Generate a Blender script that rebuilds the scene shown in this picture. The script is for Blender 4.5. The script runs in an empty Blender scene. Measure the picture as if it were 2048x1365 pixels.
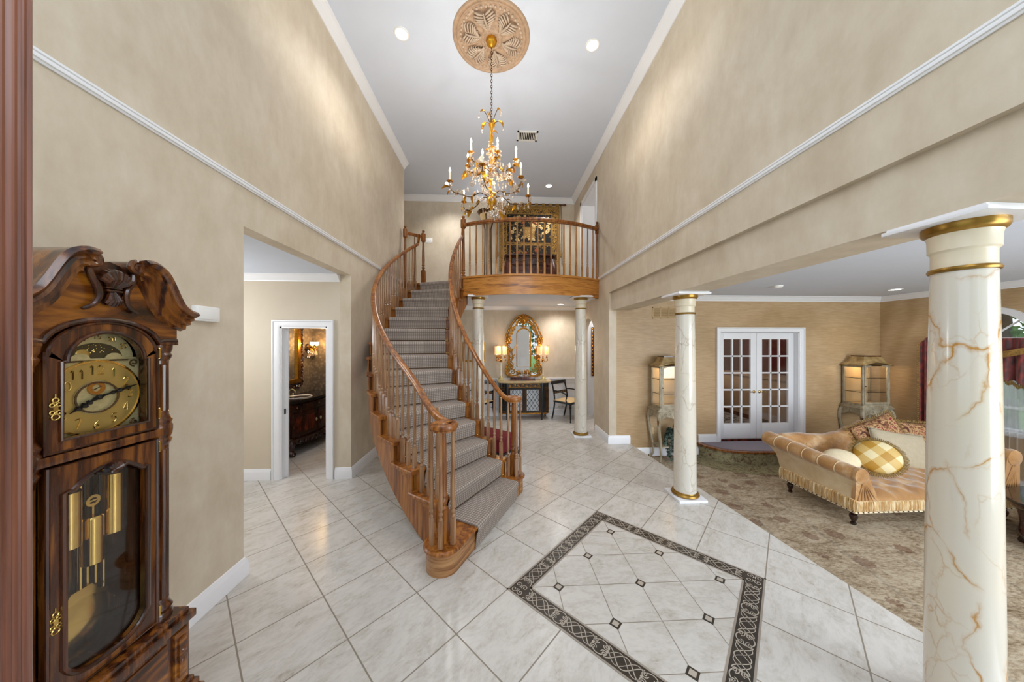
import bpy, bmesh, math, random
from mathutils import Vector, Matrix, noise
random.seed(7)
S = bpy.context.scene
COL = S.collection
pi, sin, cos, rad, hyp = math.pi, math.sin, math.cos, math.radians, math.hypot

# ------------------------------------------------------------------ mesh builder
class MB:
    def __init__(s):
        s.v, s.f, s.uv = [], [], []
    def add(s, vs, fs, uv=None):
        o = len(s.v)
        s.v += [tuple(p) for p in vs]
        s.uv += uv if uv else [(0.0, 0.0)] * len(vs)
        s.f += [[i + o for i in f] for f in fs]
        return s
    def box(s, a, b, ch=0.0):
        x0, y0, z0 = (min(a[i], b[i]) for i in range(3))
        x1, y1, z1 = (max(a[i], b[i]) for i in range(3))
        if ch <= 0:
            v = [(x0,y0,z0),(x1,y0,z0),(x1,y1,z0),(x0,y1,z0),(x0,y0,z1),(x1,y0,z1),(x1,y1,z1),(x0,y1,z1)]
            return s.add(v, [(0,3,2,1),(4,5,6,7),(0,1,5,4),(1,2,6,5),(2,3,7,6),(3,0,4,7)])
        bm = bmesh.new(); bmesh.ops.create_cube(bm, size=1)
        for q in bm.verts:
            q.co = Vector(((x0+x1)/2+q.co.x*(x1-x0), (y0+y1)/2+q.co.y*(y1-y0), (z0+z1)/2+q.co.z*(z1-z0)))
        bmesh.ops.bevel(bm, geom=bm.edges[:], offset=ch, segments=2, affect='EDGES', profile=0.6)
        bm.verts.index_update()
        s.add([q.co[:] for q in bm.verts], [[q.index for q in f.verts] for f in bm.faces]); bm.free()
        return s
    def lathe(s, prof, c=(0,0,0), n=20, axis='z', sq=0, rot=0.0):
        """prof: list of (r, h) from bottom to top"""
        vs = []
        for r, h in prof:
            for i in range(n):
                a = 2*pi*i/n + rot
                x, y = r*cos(a), r*sin(a)
                p = {'z': (x, y, h), 'x': (h, x, y), 'y': (y, h, x)}[axis]
                vs.append((p[0]+c[0], p[1]+c[1], p[2]+c[2]))
        fs = []
        for k in range(len(prof)-1):
            for i in range(n):
                j = (i+1) % n
                fs.append((k*n+i, k*n+j, (k+1)*n+j, (k+1)*n+i))
        fs.append(tuple(range(n))[::-1]); fs.append(tuple((len(prof)-1)*n+i for i in range(n)))
        return s.add(vs, fs)
    def tube(s, pts, r, n=8, closed=False, flat=1.0):
        pts = [Vector(p) for p in pts]; m = len(pts)
        rr = r if isinstance(r, (list, tuple)) else [r]*m
        vs = []; up = None
        for i, p in enumerate(pts):
            if closed: t = pts[(i+1) % m]-pts[i-1]
            else: t = pts[min(i+1, m-1)]-pts[max(i-1, 0)]
            t = t.normalized() if t.length > 1e-9 else Vector((0,0,1))
            if up is None:
                up = Vector((0,0,1)) if abs(t.z) < 0.9 else Vector((1,0,0))
            u = up - t*up.dot(t)
            if u.length < 1e-6: u = t.orthogonal()
            u.normalize(); w = t.cross(u); up = u
            for k in range(n):
                a = 2*pi*k/n
                vs.append(p + u*cos(a)*rr[i]*flat + w*sin(a)*rr[i])
        fs = []
        for i in range(m if closed else m-1):
            j = (i+1) % m
            for k in range(n):
                l = (k+1) % n
                fs.append((i*n+k, i*n+l, j*n+l, j*n+k))
        if not closed:
            fs.append(tuple(range(n))[::-1]); fs.append(tuple((m-1)*n+k for k in range(n)))
        return s.add(vs, fs)
    def ball(s, c, r, n=10, m=6):
        r = r if isinstance(r, (tuple, list)) else (r, r, r)
        prof = [(sin(pi*k/m), -cos(pi*k/m)) for k in range(m+1)]
        vs = []
        for a, h in prof:
            for i in range(n):
                t = 2*pi*i/n
                vs.append((c[0]+r[0]*a*cos(t), c[1]+r[1]*a*sin(t), c[2]+r[2]*h))
        fs = [(k*n+i, k*n+(i+1) % n, (k+1)*n+(i+1) % n, (k+1)*n+i) for k in range(m) for i in range(n)]
        return s.add(vs, fs)
    def prism(s, poly, d0, d1, plane='xy'):
        """extrude a 2D outline: xy->z, xz->y, yz->x"""
        f = {'xy': lambda a, b, d: (a, b, d), 'xz': lambda a, b, d: (a, d, b), 'yz': lambda a, b, d: (d, a, b)}[plane]
        n = len(poly)
        vs = [f(a, b, d0) for a, b in poly] + [f(a, b, d1) for a, b in poly]
        fs = [tuple(range(n))[::-1], tuple(range(n, 2*n))] + [(i, (i+1) % n, n+(i+1) % n, n+i) for i in range(n)]
        return s.add(vs, fs)
    def sweep(s, path, prof, closed=False, capped=True):
        """prof (out, up) closed outline swept along a path in space; out = right-hand side of travel, mitred"""
        P = [Vector(p) for p in path]; m = len(P); n = len(prof); vs = []
        for i in range(m):
            a = P[i]-P[i-1] if (i > 0 or closed) else None
            b = P[(i+1) % m]-P[i] if (i < m-1 or closed) else None
            def nrm(t):
                t = Vector((t.x, t.y, 0)); t.normalize(); return Vector((t.y, -t.x, 0))
            if a is None: o = nrm(b)
            elif b is None: o = nrm(a)
            else:
                na, nb = nrm(a), nrm(b); o = na+nb; o.normalize(); o = o/max(0.25, o.dot(na))
            for u, w in prof: vs.append(P[i]+o*u+Vector((0,0,w)))
        fs = []
        for i in range(m if closed else m-1):
            j = (i+1) % m
            for k in range(n):
                l = (k+1) % n
                fs.append((i*n+k, i*n+l, j*n+l, j*n+k))
        if not closed and capped:
            fs.append(tuple(range(n))[::-1]); fs.append(tuple((m-1)*n+k for k in range(n)))
        return s.add(vs, fs)
    def surf(s, fn, nu, nv, cu=False, cv=False, uvs=None):
        """fn(u,v) with u,v in 0..1"""
        vs, uv = [], []
        for i in range(nu+(0 if cu else 1)):
            for j in range(nv+(0 if cv else 1)):
                vs.append(fn(i/nu, j/nv)); uv.append((i/nu, j/nv) if uvs is None else uvs(i/nu, j/nv))
        a, b = nu+(0 if cu else 1), nv+(0 if cv else 1)
        fs = [(i*b+j, ((i+1) % a)*b+j, ((i+1) % a)*b+(j+1) % b, i*b+(j+1) % b) for i in range(nu) for j in range(nv)]
        return s.add(vs, fs, uv)
    def merge(s, o, M=None):
        vs = [tuple(M @ Vector(p)) for p in o.v] if M is not None else o.v
        return s.add(vs, o.f, o.uv)
    def mesh(s, name, mat, sharp=0.6, off=(0,0,0), smooth=True, dedupe=False):
        me = bpy.data.meshes.new(name)
        me.from_pydata([(p[0]-off[0], p[1]-off[1], p[2]-off[2]) for p in s.v], [], s.f)
        if any(u != (0.0, 0.0) for u in s.uv):
            l = me.uv_layers.new(name='UVMap')
            for lp in me.loops: l.data[lp.index].uv = s.uv[lp.vertex_index]
        bm = bmesh.new(); bm.from_mesh(me)
        if dedupe: bmesh.ops.remove_doubles(bm, verts=bm.verts, dist=1e-4)
        bmesh.ops.recalc_face_normals(bm, faces=bm.faces)
        for f in bm.faces: f.smooth = smooth
        for e in bm.edges:
            if e.calc_face_angle(0) > sharp: e.smooth = False
        bm.to_mesh(me); bm.free()
        me.materials.append(mat)
        return me
    def build(s, name, mat, parent=None, world=False, label=None, **k):
        off = (0, 0, 0)
        if world and parent is not None:
            r = parent
            while r.parent: r = r.parent
            off = r.location
        return link(name, s.mesh(name, mat, off=off, **k), parent, label)

def link(name, me, parent=None, label=None):
    o = bpy.data.objects.new(name, me); COL.objects.link(o)
    if parent is not None: o.parent = parent
    if label: o['label'] = label
    return o
def thing(name, label, cat, loc=(0,0,0), rz=0.0, group=None):
    o = bpy.data.objects.new(name, None); COL.objects.link(o)
    o.location = loc; o.rotation_euler = (0, 0, rz); o.empty_display_size = 0.05
    return tag(o, label, cat, group)
def tag(o, label, cat, group=None, kind='thing'):
    o['label'] = label; o['category'] = cat; o['kind'] = kind
    if group: o['group'] = group
    return o
def struct(o, label, cat):
    o['kind'] = 'structure'; o['label'] = label; o['category'] = cat
    return o
def dup(root, loc, rz=0.0, label=None, group=None, scale=None):
    r = root.copy(); COL.objects.link(r); r.location = loc; r.rotation_euler = (0, 0, rz)
    if scale: r.scale = scale
    if label: r['label'] = label
    if group: r['group'] = group
    for ch in list(root.children):
        c = ch.copy(); COL.objects.link(c); c.parent = r
        for g in ch.children:
            d = g.copy(); COL.objects.link(d); d.parent = c
    return r
def lerp(a, b, t): return a+(b-a)*t
def arc(cx, cy, r, a0, a1, n):
    return [(cx+r*cos(rad(lerp(a0, a1, i/n))), cy+r*sin(rad(lerp(a0, a1, i/n)))) for i in range(n+1)]
def spiral(c, r0, r1, a0, turns, n=24):
    return [(c[0]+lerp(r0, r1, i/n)*cos(a0+turns*2*pi*i/n), c[1]+lerp(r0, r1, i/n)*sin(a0+turns*2*pi*i/n)) for i in range(n+1)]
def smoothpath(pts, n=6):
    """Catmull-Rom through 2D/3D points"""
    P = [Vector(p) for p in pts]; out = []
    for i in range(len(P)-1):
        a, b, c, d = P[max(i-1,0)], P[i], P[i+1], P[min(i+2, len(P)-1)]
        for k in range(n):
            t = k/n
            out.append(0.5*((2*b)+(c-a)*t+(2*a-5*b+4*c-d)*t*t+(3*b-a-3*c+d)*t**3))
    out.append(P[-1]); return out
# ------------------------------------------------------------------ materials
def lin(c):
    return tuple((x/12.92 if x <= 0.04045 else ((x+0.055)/1.055)**2.4) for x in c[:3])+(1.0,)
def hexc(h): return lin(tuple(int(h[i:i+2], 16)/255 for i in (0, 2, 4)))
class NT:
    def __init__(s, name):
        s.m = bpy.data.materials.new(name); s.m.use_nodes = True
        s.t = s.m.node_tree; s.b = s.t.nodes['Principled BSDF']; s.out = s.t.nodes['Material Output']
    def n(s, typ, **k):
        q = s.t.nodes.new(typ)
        for a, b in k.items():
            if hasattr(q, a): setattr(q, a, b)
            else: q.inputs[a.replace('_', ' ')].default_value = b
        return q
    def l(s, a, b): s.t.links.new(a, b)
    def coord(s, scale=(1,1,1), rot=(0,0,0), loc=(0,0,0), kind='Object'):
        c = s.n('ShaderNodeTexCoord'); m = s.n('ShaderNodeMapping')
        m.inputs['Scale'].default_value = scale; m.inputs['Rotation'].default_value = rot; m.inputs['Location'].default_value = loc
        s.l(c.outputs[kind], m.inputs['Vector']); return m.outputs[0]
    def noise(s, vec, scale=5, detail=4, rough=0.5, dist=0.0):
        q = s.n('ShaderNodeTexNoise'); q.inputs['Scale'].default_value = scale; q.inputs['Detail'].default_value = detail
        q.inputs['Roughness'].default_value = rough; q.inputs['Distortion'].default_value = dist
        s.l(vec, q.inputs['Vector']); return q.outputs['Fac']
    def ramp(s, fac, stops, interp='LINEAR'):
        q = s.n('ShaderNodeValToRGB'); q.color_ramp.interpolation = interp
        e = q.color_ramp.elements
        while len(e) < len(stops): e.new(0.5)
        for i, (p, c) in enumerate(stops):
            e[i].position = p; e[i].color = c if len(c) == 4 else tuple(c)+(1,)
        s.l(fac, q.inputs['Fac']); return q.outputs['Color']
    def mix(s, fac, a, b, mode='MIX'):
        q = s.n('ShaderNodeMix', data_type='RGBA', blend_type=mode)
        for x, i in ((fac, 0), (a, 6), (b, 7)):
            if isinstance(x, (int, float)): q.inputs[i].default_value = x
            elif isinstance(x, tuple): q.inputs[i].default_value = x
            else: s.l(x, q.inputs[i])
        return q.outputs[2]
    def math(s, op, a, b=0.0, c=0.0, clamp=False):
        q = s.n('ShaderNodeMath', operation=op, use_clamp=clamp)
        for i, x in enumerate((a, b, c)):
            if isinstance(x, (int, float)): q.inputs[i].default_value = x
            else: s.l(x, q.inputs[i])
        return q.outputs[0]
    def sep(s, vec):
        q = s.n('ShaderNodeSeparateXYZ'); s.l(vec, q.inputs[0]); return q.outputs
    def comb(s, x, y, z):
        q = s.n('ShaderNodeCombineXYZ')
        for i, a in enumerate((x, y, z)):
            if isinstance(a, (int, float)): q.inputs[i].default_value = a
            else: s.l(a, q.inputs[i])
        return q.outputs[0]
    def bump(s, h, strength=0.2, dist=0.01):
        q = s.n('ShaderNodeBump'); q.inputs['Strength'].default_value = strength; q.inputs['Distance'].default_value = dist
        s.l(h, q.inputs['Height']); s.l(q.outputs[0], s.b.inputs['Normal'])
    def done(s, color=None, rough=0.5, metal=0.0, spec=None, coat=0.0, **k):
        if color is not None:
            if isinstance(color, tuple): s.b.inputs['Base Color'].default_value = color
            else: s.l(color, s.b.inputs['Base Color'])
        if isinstance(rough, (int, float)): s.b.inputs['Roughness'].default_value = rough
        else: s.l(rough, s.b.inputs['Roughness'])
        s.b.inputs['Metallic'].default_value = metal
        if spec is not None: s.b.inputs['Specular IOR Level'].default_value = spec
        if coat: s.b.inputs['Coat Weight'].default_value = coat; s.b.inputs['Coat Roughness'].default_value = 0.15
        for a, b in k.items(): s.b.inputs[a.replace('_', ' ')].default_value = b
        return s.m
M = {}
def plain(name, h, rough=0.5, metal=0.0, var=0.06, sc=6, **k):
    n = NT(name); c = hexc(h); f = n.noise(n.coord(), sc, 3)
    d = tuple(x*(1-var) for x in c[:3])+(1,); e = tuple(min(1, x*(1+var)) for x in c[:3])+(1,)
    M[name] = n.done(n.ramp(f, [(0.3, d), (0.7, e)]), rough, metal, **k); return M[name]
def wood(name, dark, mid, light, grain=(40, 40, 3), rough=0.35, coat=0.3, rings=1.0):
    n = NT(name); v = n.coord(grain); a = n.noise(v, 1.0, 6, 0.6, 0.6)
    v2 = n.coord(tuple(g*0.22 for g in grain)); b = n.noise(v2, 1.0, 3, 0.5, 1.2*rings)
    w = n.math('SINE', n.math('MULTIPLY', b, 34*rings)); w = n.math('MULTIPLY_ADD', w, 0.07, n.math('MULTIPLY', a, 1.0))
    c = n.ramp(w, [(0.30, hexc(dark)), (0.47, hexc(mid)), (0.64, hexc(light))])
    n.bump(a, 0.08, 0.002)
    M[name] = n.done(c, rough, coat=coat); return M[name]
def plaster(name, a, b, c, sc=1.6):
    n = NT(name); v = n.coord(); f = n.noise(v, sc, 8, 0.62, 0.5); g = n.noise(n.coord((1,1,0.5)), 7, 6, 0.65)
    h = n.math('MULTIPLY_ADD', g, 0.45, n.math('MULTIPLY', f, 0.55))
    n.bump(g, 0.05, 0.004)
    M[name] = n.done(n.ramp(h, [(0.32, hexc(a)), (0.5, hexc(b)), (0.66, hexc(c))]), 0.62); return M[name]
plaster('plaster', 'BFAF97', 'CDBFA9', 'D8CCB9')
plaster('plaster_hall', 'CABDA8', 'CDC0AB', 'D0C3AE', 0.8)
plain('ceiling_paint', 'D6DDEA', 0.8, var=0.01)
plain('white_trim', 'ECECEE', 0.35, var=0.01)
plain('white_door', 'E8E8EA', 0.3, var=0.01)
plain('white_plastic', 'EFEEEA', 0.4, var=0.01)
wood('oak', '582A08', '8C5019', 'AE702C', (30, 30, 2.5), 0.34, 0.18, 0.35)
wood('oak_flat', '7A4818', 'B4742E', 'CC8C40', (4, 4, 46), 0.36, 0.15, 0.4)
wood('oak_baluster', '80573A', '9C7450', 'B08C68', (34, 34, 3), 0.3, 0.3, 0.3)
wood('walnut', '140703', '4A230C', '86501E', (22, 22, 1.6), 0.25, 0.5, 0.8)
wood('walnut_burl', '1E0C04', '6A3810', 'A8681E', (14, 2.5, 12), 0.25, 0.5, 0.9)
wood('walnut_dark', '140804', '3A1B0C', '5E3216', (18, 18, 2.2), 0.25, 0.5, 0.8)
wood('mahogany', '1A0906', '44190F', '6A2C1A', (14, 14, 2.5), 0.22, 0.5)
wood('espresso', '0E0706', '2C1510', '452318', (14, 14, 2.5), 0.22, 0.4)
wood('entry_wood', '4A2416', '7A4630', '92583E', (60, 60, 1.5), 0.35, 0.3)
plain('gold', 'C08A32', 0.28, 1.0, var=0.25, sc=30)
plain('gold_leaf', 'D9A032', 0.32, 0.9, var=0.25, sc=40)
plain('gold_paint', '9A7634', 0.3, 0.75, var=0.25, sc=14)
plain('antique_gold', 'B88034', 0.25, 0.9, var=0.45, sc=45)
plain('brass', 'D8B668', 0.16, 1.0, var=0.05)
plain('brass_dial', 'B89C58', 0.3, 0.55, var=0.12, sc=9)
plain('brass_pale', 'C0B484', 0.32, 0.4, var=0.12, sc=60)
plain('dial_gold', 'B8803A', 0.3, 0.8, var=0.12)
plain('bronze', '5A4026', 0.4, 0.7, var=0.2)
plain('dark_metal', '2A2622', 0.35, 0.6)
plain('black_lacquer', '15181B', 0.18, var=0.15)
plain('silver_silk', 'B9BEC4', 0.35, 0.3, var=0.2, sc=9)
plain('cream_silk', 'DDBE8C', 0.55, var=0.06)
plain('cream_paint', 'E3D6BC', 0.3, var=0.05)
plain('red_velvet', '6E0418', 0.75, var=0.2)
plain('candle', 'FFF4DC', 0.5, var=0.02)
plain('medallion', 'B4967A', 0.5, var=0.16, sc=22)
plain('beige_marble', 'CDB68E', 0.2, var=0.12, sc=9)
plain('leaf_green', '4E6156', 0.55, var=0.35, sc=40)
plain('tree_green', '4F7A2C', 0.6, var=0.6, sc=3)
plain('tree_bark', '4A3A2A', 0.8, var=0.3)
plain('lawn', '5E8A34', 0.8, var=0.3)
plain('beige_fabric', 'B9AB90', 0.8, var=0.06, sc=30)
plain('cream_fabric', 'E6D6B4', 0.8, var=0.05, sc=30)
plain('olive_fringe', '8A6E3A', 0.8, var=0.3, sc=60)
plain('red_wall', '5A1A16', 0.5, var=0.1)
plain('taupe_panel', 'B59A80', 0.45, var=0.05)
plain('stone_dark', '3A3430', 0.25, var=0.2)
plain('grey_carpet', '8A8078', 0.9, var=0.12, sc=120)
plain('step_carpet', '8C8590', 0.9, var=0.08, sc=120)
plain('white_satin', 'EDEDF0', 0.25, var=0.01)
plain('star_sky', '4A4028', 0.4, 0.3, var=0.1)
plain('black', '0A0A0A', 0.4)
def glass(name, tint=(1,1,1,1), rough=0.0, alpha=0.12):
    n = NT(name); t = n.n('ShaderNodeBsdfTransparent'); t.inputs[0].default_value = tint
    g = n.n('ShaderNodeBsdfGlossy'); g.inputs['Roughness'].default_value = rough
    fr = n.n('ShaderNodeLayerWeight'); fr.inputs[0].default_value = 0.5
    fc = n.math('MULTIPLY_ADD', n.math('POWER', fr.outputs['Facing'], 4.5), 0.9, 0.035)
    f2 = n.n('ShaderNodeTexNoise'); f2.inputs['Scale'].default_value = 2
    f = n.math('ADD', fc, n.math('MULTIPLY', f2.outputs['Fac'], alpha), clamp=True)
    x = n.n('ShaderNodeMixShader'); n.l(f, x.inputs[0]); n.l(t.outputs[0], x.inputs[1]); n.l(g.outputs[0], x.inputs[2])
    n.l(x.outputs[0], n.out.inputs[0]); M[name] = n.m
glass('glass', alpha=0.02); glass('crystal', (1, 0.97, 0.93, 1), 0.05, 0.75); glass('dial_glass', alpha=0.03)
n = NT('mirror_glass'); f = n.noise(n.coord(), 1.5, 2); M['mirror_glass'] = n.done(n.ramp(f, [(0, (0.82,0.84,0.83,1)), (1, (0.88,0.89,0.88,1))]), 0.02, 1.0)
n = NT('black_glass'); f = n.noise(n.coord(), 3, 2); M['black_glass'] = n.done(n.ramp(f, [(0, (0.012,0.01,0.01,1)), (1, (0.02,0.016,0.015,1))]), 0.06)
def emit(name, col, strength):
    n = NT(name); f = n.noise(n.coord(), 4, 1); c = n.ramp(f, [(0, tuple(x*0.95 for x in col)), (1, col)])
    n.b.inputs['Emission Strength'].default_value = strength; n.l(c, n.b.inputs['Emission Color'])
    M[name] = n.done(c, 0.5)
emit('bulb', (1.0, 0.82, 0.55), 14); emit('downlight_lens', (1.0, 0.97, 0.92), 9); emit('amber_shade', (1.0, 0.58, 0.25), 0.6)
emit('sconce_glow', (1.0, 0.62, 0.22), 9)
# --- floor tile: 0.454 m tiles laid on the diagonal
def tile(name, pitch, ang, ox, oy, grout=0.004):
    n = NT(name); c = n.n('ShaderNodeTexCoord'); x, y, z = n.sep(c.outputs['Object'])
    ca, sa = cos(ang), sin(ang)
    def proj(a, b):
        return n.math('DIVIDE', n.math('ADD', n.math('MULTIPLY', n.math('SUBTRACT', x, ox), a), n.math('MULTIPLY', n.math('SUBTRACT', y, oy), b)), pitch)
    u, w = proj(ca, sa), proj(-sa, ca)
    def line(q):
        fr = n.math('FRACT', q); d = n.math('ABSOLUTE', n.math('SUBTRACT', fr, 0.5))
        return n.math('GREATER_THAN', d, 0.5-grout/pitch)
    g = n.math('MAXIMUM', line(u), line(w))
    cell = n.comb(n.math('FLOOR', u), n.math('FLOOR', w), 0.0)
    wn = n.n('ShaderNodeTexWhiteNoise', noise_dimensions='3D'); n.l(cell, wn.inputs['Vector'])
    off = n.n('ShaderNodeVectorMath', operation='SCALE'); n.l(wn.outputs['Color'], off.inputs[0]); off.inputs['Scale'].default_value = 20
    ad = n.n('ShaderNodeVectorMath', operation='ADD'); n.l(n.comb(n.math('MULTIPLY', u, pitch), n.math('MULTIPLY', w, pitch*1.9), 0.0), ad.inputs[0]); n.l(off.outputs[0], ad.inputs[1])
    a = n.noise(ad.outputs[0], 5.5, 9, 0.66, 0.7); b = n.noise(ad.outputs[0], 26, 5, 0.7, 0.3)
    h = n.math('MULTIPLY_ADD', b, 0.35, n.math('MULTIPLY', a, 0.65))
    body = n.ramp(h, [(0.30, hexc('9E9484')), (0.42, hexc('C2BDB4')), (0.54, hexc('D0CCC6')), (0.72, hexc('D8D3CA'))])
    body = n.mix(n.math('MULTIPLY', wn.outputs['Value'], 0.10), body, hexc('B9AFA2'))
    col = n.mix(g, body, hexc('8E8476'))
    n.bump(n.math('SUBTRACT', 1.0, g), 0.35, 0.002)
    M[name] = n.done(col, n.math('MULTIPLY_ADD', g, 0.4, 0.24), spec=0.45)
tile('floor_tile', 0.4537, rad(45), 0.0625, 2.1721)
tile('panel_tile', 0.304, 0.0, 1.035, 2.178, 0.0028)
# --- carpets
n = NT('runner_carpet'); v = n.coord((1,1,1), kind='UV')
u_, v_, _ = n.sep(v)
def cellw(q, s):
    return n.math('ABSOLUTE', n.math('SINE', n.math('MULTIPLY', q, pi/s)))
g = n.math('MULTIPLY', cellw(u_, 0.030), cellw(v_, 0.022))
ns = n.noise(n.comb(u_, v_, 0.0), 160, 4, 0.7)
h = n.math('MULTIPLY_ADD', ns, 0.5, n.math('MULTIPLY', g, 0.62))
n.bump(h, 0.5, 0.006)
M['runner_carpet'] = n.done(n.ramp(h, [(0.22, hexc('7C7067')), (0.5, hexc('9C9086')), (0.78, hexc('B6ABA1'))]), 0.95, spec=0.1)
n = NT('living_carpet'); v = n.coord((1,1,1), (0,0,0.0))
x, y, z = n.sep(v)
big = n.noise(n.coord((1.0,2.2,1)), 2.6, 6, 0.7, 1.2); fine = n.noise(n.coord((1,2.5,1)), 26, 6, 0.75)
vor = n.n('ShaderNodeTexVoronoi', feature='F1'); vor.inputs['Scale'].default_value = 3.2; n.l(v, vor.inputs['Vector'])
blot = n.math('LESS_THAN', n.math('ADD', vor.outputs['Distance'], n.math('MULTIPLY', fine, 0.30)), 0.40)
base = n.ramp(n.math('MULTIPLY_ADD', fine, 0.55, n.math('MULTIPLY', big, 0.45)), [(0.36, hexc('66543E')), (0.46, hexc('9A8870')), (0.54, hexc('B8A890')), (0.64, hexc('C4B8A2'))])
col = n.mix(n.math('MULTIPLY', blot, 0.55), base, hexc('6E4A3A'))
st = n.math('GREATER_THAN', n.math('ABSOLUTE', n.math('SUBTRACT', n.math('FRACT', n.math('DIVIDE', n.math('SUBTRACT', x, n.math('MULTIPLY', y, 0.25)), 0.52)), 0.5)), 0.475)
col = n.mix(n.math('MULTIPLY', st, 0.2), col, hexc('5C6468'))
n.bump(fine, 0.4, 0.006)
M['living_carpet'] = n.done(col, 0.95, spec=0.08)
n = NT('border_carpet'); v = n.coord(); f = n.noise(v, 9, 6, 0.7, 2.0)
M['border_carpet'] = n.done(n.ramp(f, [(0.36, hexc('6E5242')), (0.47, hexc('8A8264')), (0.56, hexc('A39A78')), (0.68, hexc('7A7A60'))]), 0.95, spec=0.08)
n = NT('rug'); f = n.noise(n.coord(), 7, 6, 0.7, 2.5)
M['rug'] = n.done(n.ramp(f, [(0.40, hexc('1E2228')), (0.5, hexc('8C8A8A')), (0.6, hexc('B8B2AC'))]), 0.95, spec=0.08)
# --- silk wallpaper
n = NT('wallpaper'); w = n.n('ShaderNodeTexWave', wave_type='RINGS'); v = n.coord((1,1,0.8)); w.inputs['Scale'].default_value = 1.1; w.inputs['Distortion'].default_value = 6; w.inputs['Detail'].default_value = 3; n.l(v, w.inputs['Vector'])
f = n.noise(n.coord((6,6,90)), 1.0, 3, 0.6)
h = n.math('MULTIPLY_ADD', w.outputs['Fac'], 0.2, n.math('MULTIPLY', f, 0.8))
M['wallpaper'] = n.done(n.ramp(h, [(0.3, hexc('A88A62')), (0.5, hexc('B59770')), (0.7, hexc('C0A37E'))]), 0.42, spec=0.4)
n = NT('damask_dark'); w = n.n('ShaderNodeTexVoronoi', feature='SMOOTH_F1'); w.inputs['Scale'].default_value = 22; n.l(n.coord(), w.inputs['Vector'])
M['damask_dark'] = n.done(n.ramp(w.outputs['Distance'], [(0.15, hexc('8C8172')), (0.5, hexc('6C6258'))]), 0.35, 0.25)
# --- cream marble with gold veins
def marble(name, base, vein, sc, width, amt):
    n = NT(name); v = n.coord((1.0, 1.0, 0.62), (0.5, 0.35, 0.2)); ns = n.n('ShaderNodeTexNoise'); ns.inputs['Scale'].default_value = 3.0; ns.inputs['Detail'].default_value = 6; n.l(v, ns.inputs['Vector'])
    sc1 = n.n('ShaderNodeVectorMath', operation='SCALE'); n.l(ns.outputs['Color'], sc1.inputs[0]); sc1.inputs['Scale'].default_value = 0.42
    ad = n.n('ShaderNodeVectorMath', operation='ADD'); n.l(v, ad.inputs[0]); n.l(sc1.outputs[0], ad.inputs[1])
    vo = n.n('ShaderNodeTexVoronoi', feature='DISTANCE_TO_EDGE'); vo.inputs['Scale'].default_value = sc; n.l(ad.outputs[0], vo.inputs['Vector'])
    line = n.ramp(vo.outputs['Distance'], [(0.0, (1,1,1,1)), (width, (0.35,0.35,0.35,1)), (width*3, (0,0,0,1))])
    brk = n.ramp(n.noise(v, 5.0, 4), [(0.42, (0,0,0,1)), (0.62, (1,1,1,1))])
    k = n.math('MULTIPLY', n.math('MULTIPLY', line, brk), amt, clamp=True)
    vo2 = n.n('ShaderNodeTexVoronoi', feature='DISTANCE_TO_EDGE'); vo2.inputs['Scale'].default_value = sc*1.7; ad2 = n.n('ShaderNodeVectorMath', operation='ADD'); ad2.inputs[1].default_value = (3.3,1.7,5.1); n.l(ad.outputs[0], ad2.inputs[0]); n.l(ad2.outputs[0], vo2.inputs['Vector'])
    line2 = n.ramp(vo2.outputs['Distance'], [(0.0, (0.7,0.7,0.7,1)), (width*1.2, (0.1,0.1,0.1,1)), (width*3, (0,0,0,1))])
    brk2 = n.ramp(n.noise(v, 4.0, 3), [(0.30, (1,1,1,1)), (0.52, (0,0,0,1))])
    k = n.math('MAXIMUM', k, n.math('MULTIPLY', n.math('MULTIPLY', line2, brk2), amt*0.6, clamp=True))
    cloud = n.ramp(n.noise(v, 2.2, 5), [(0.35, hexc(base)), (0.65, hexc('D2CCC0'))])
    M[name] = n.done(n.mix(k, cloud, hexc(vein)), 0.16, coat=0.3)
marble('column_marble', 'D8CDB8', 'B88640', 4.4, 0.02, 1.5)
marble('column_marble_soft', 'E0D6C4', 'B0A08A', 6.0, 0.02, 0.9)
# --- velvet etc.
n = NT('velvet'); f = n.noise(n.coord(), 5, 4, 0.6, 0.6)
M['velvet'] = n.done(n.ramp(f, [(0.3, hexc('96652C')), (0.55, hexc('AE7F48')), (0.75, hexc('CDAF88'))]), 0.55, spec=0.3, Sheen_Weight=0.6)
n = NT('velvet_pale'); f = n.noise(n.coord(), 5, 4, 0.6, 0.6)
M['velvet_pale'] = n.done(n.ramp(f, [(0.3, hexc('C9A878')), (0.7, hexc('E0CBA6'))]), 0.6, spec=0.3, Sheen_Weight=0.5)
n = NT('floral'); f = n.noise(n.coord(), 11, 5, 0.6, 3.0)
M['floral'] = n.done(n.ramp(f, [(0.36, hexc('4A1E16')), (0.46, hexc('8A5A34')), (0.54, hexc('C9A878')), (0.6, hexc('8C1E22')), (0.7, hexc('5A2A1A'))]), 0.8)
n = NT('plaid'); x, y, z = n.sep(n.coord((1,1,1)))
def chk(q, s): return n.math('GREATER_THAN', n.math('FRACT', n.math('DIVIDE', q, s)), 0.5)
k = n.math('MULTIPLY', n.math('ADD', chk(n.math('ADD', x, z), 0.25), chk(n.math('SUBTRACT', x, z), 0.25)), 0.5)
M['plaid'] = n.done(n.ramp(k, [(0.2, hexc('B8892E')), (0.5, hexc('D2B068')), (0.8, hexc('E6D6A8'))]), 0.55)
n = NT('drape_red'); f = n.noise(n.coord((1,14,3)), 3, 4)
M['drape_red'] = n.done(n.ramp(f, [(0.35, hexc('3A0E0C')), (0.6, hexc('7A2018')), (0.75, hexc('9A3A24'))]), 0.6, Sheen_Weight=0.3)
n = NT('tapestry_ground'); f = n.noise(n.coord(), 9, 6, 0.6, 2.2)
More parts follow.
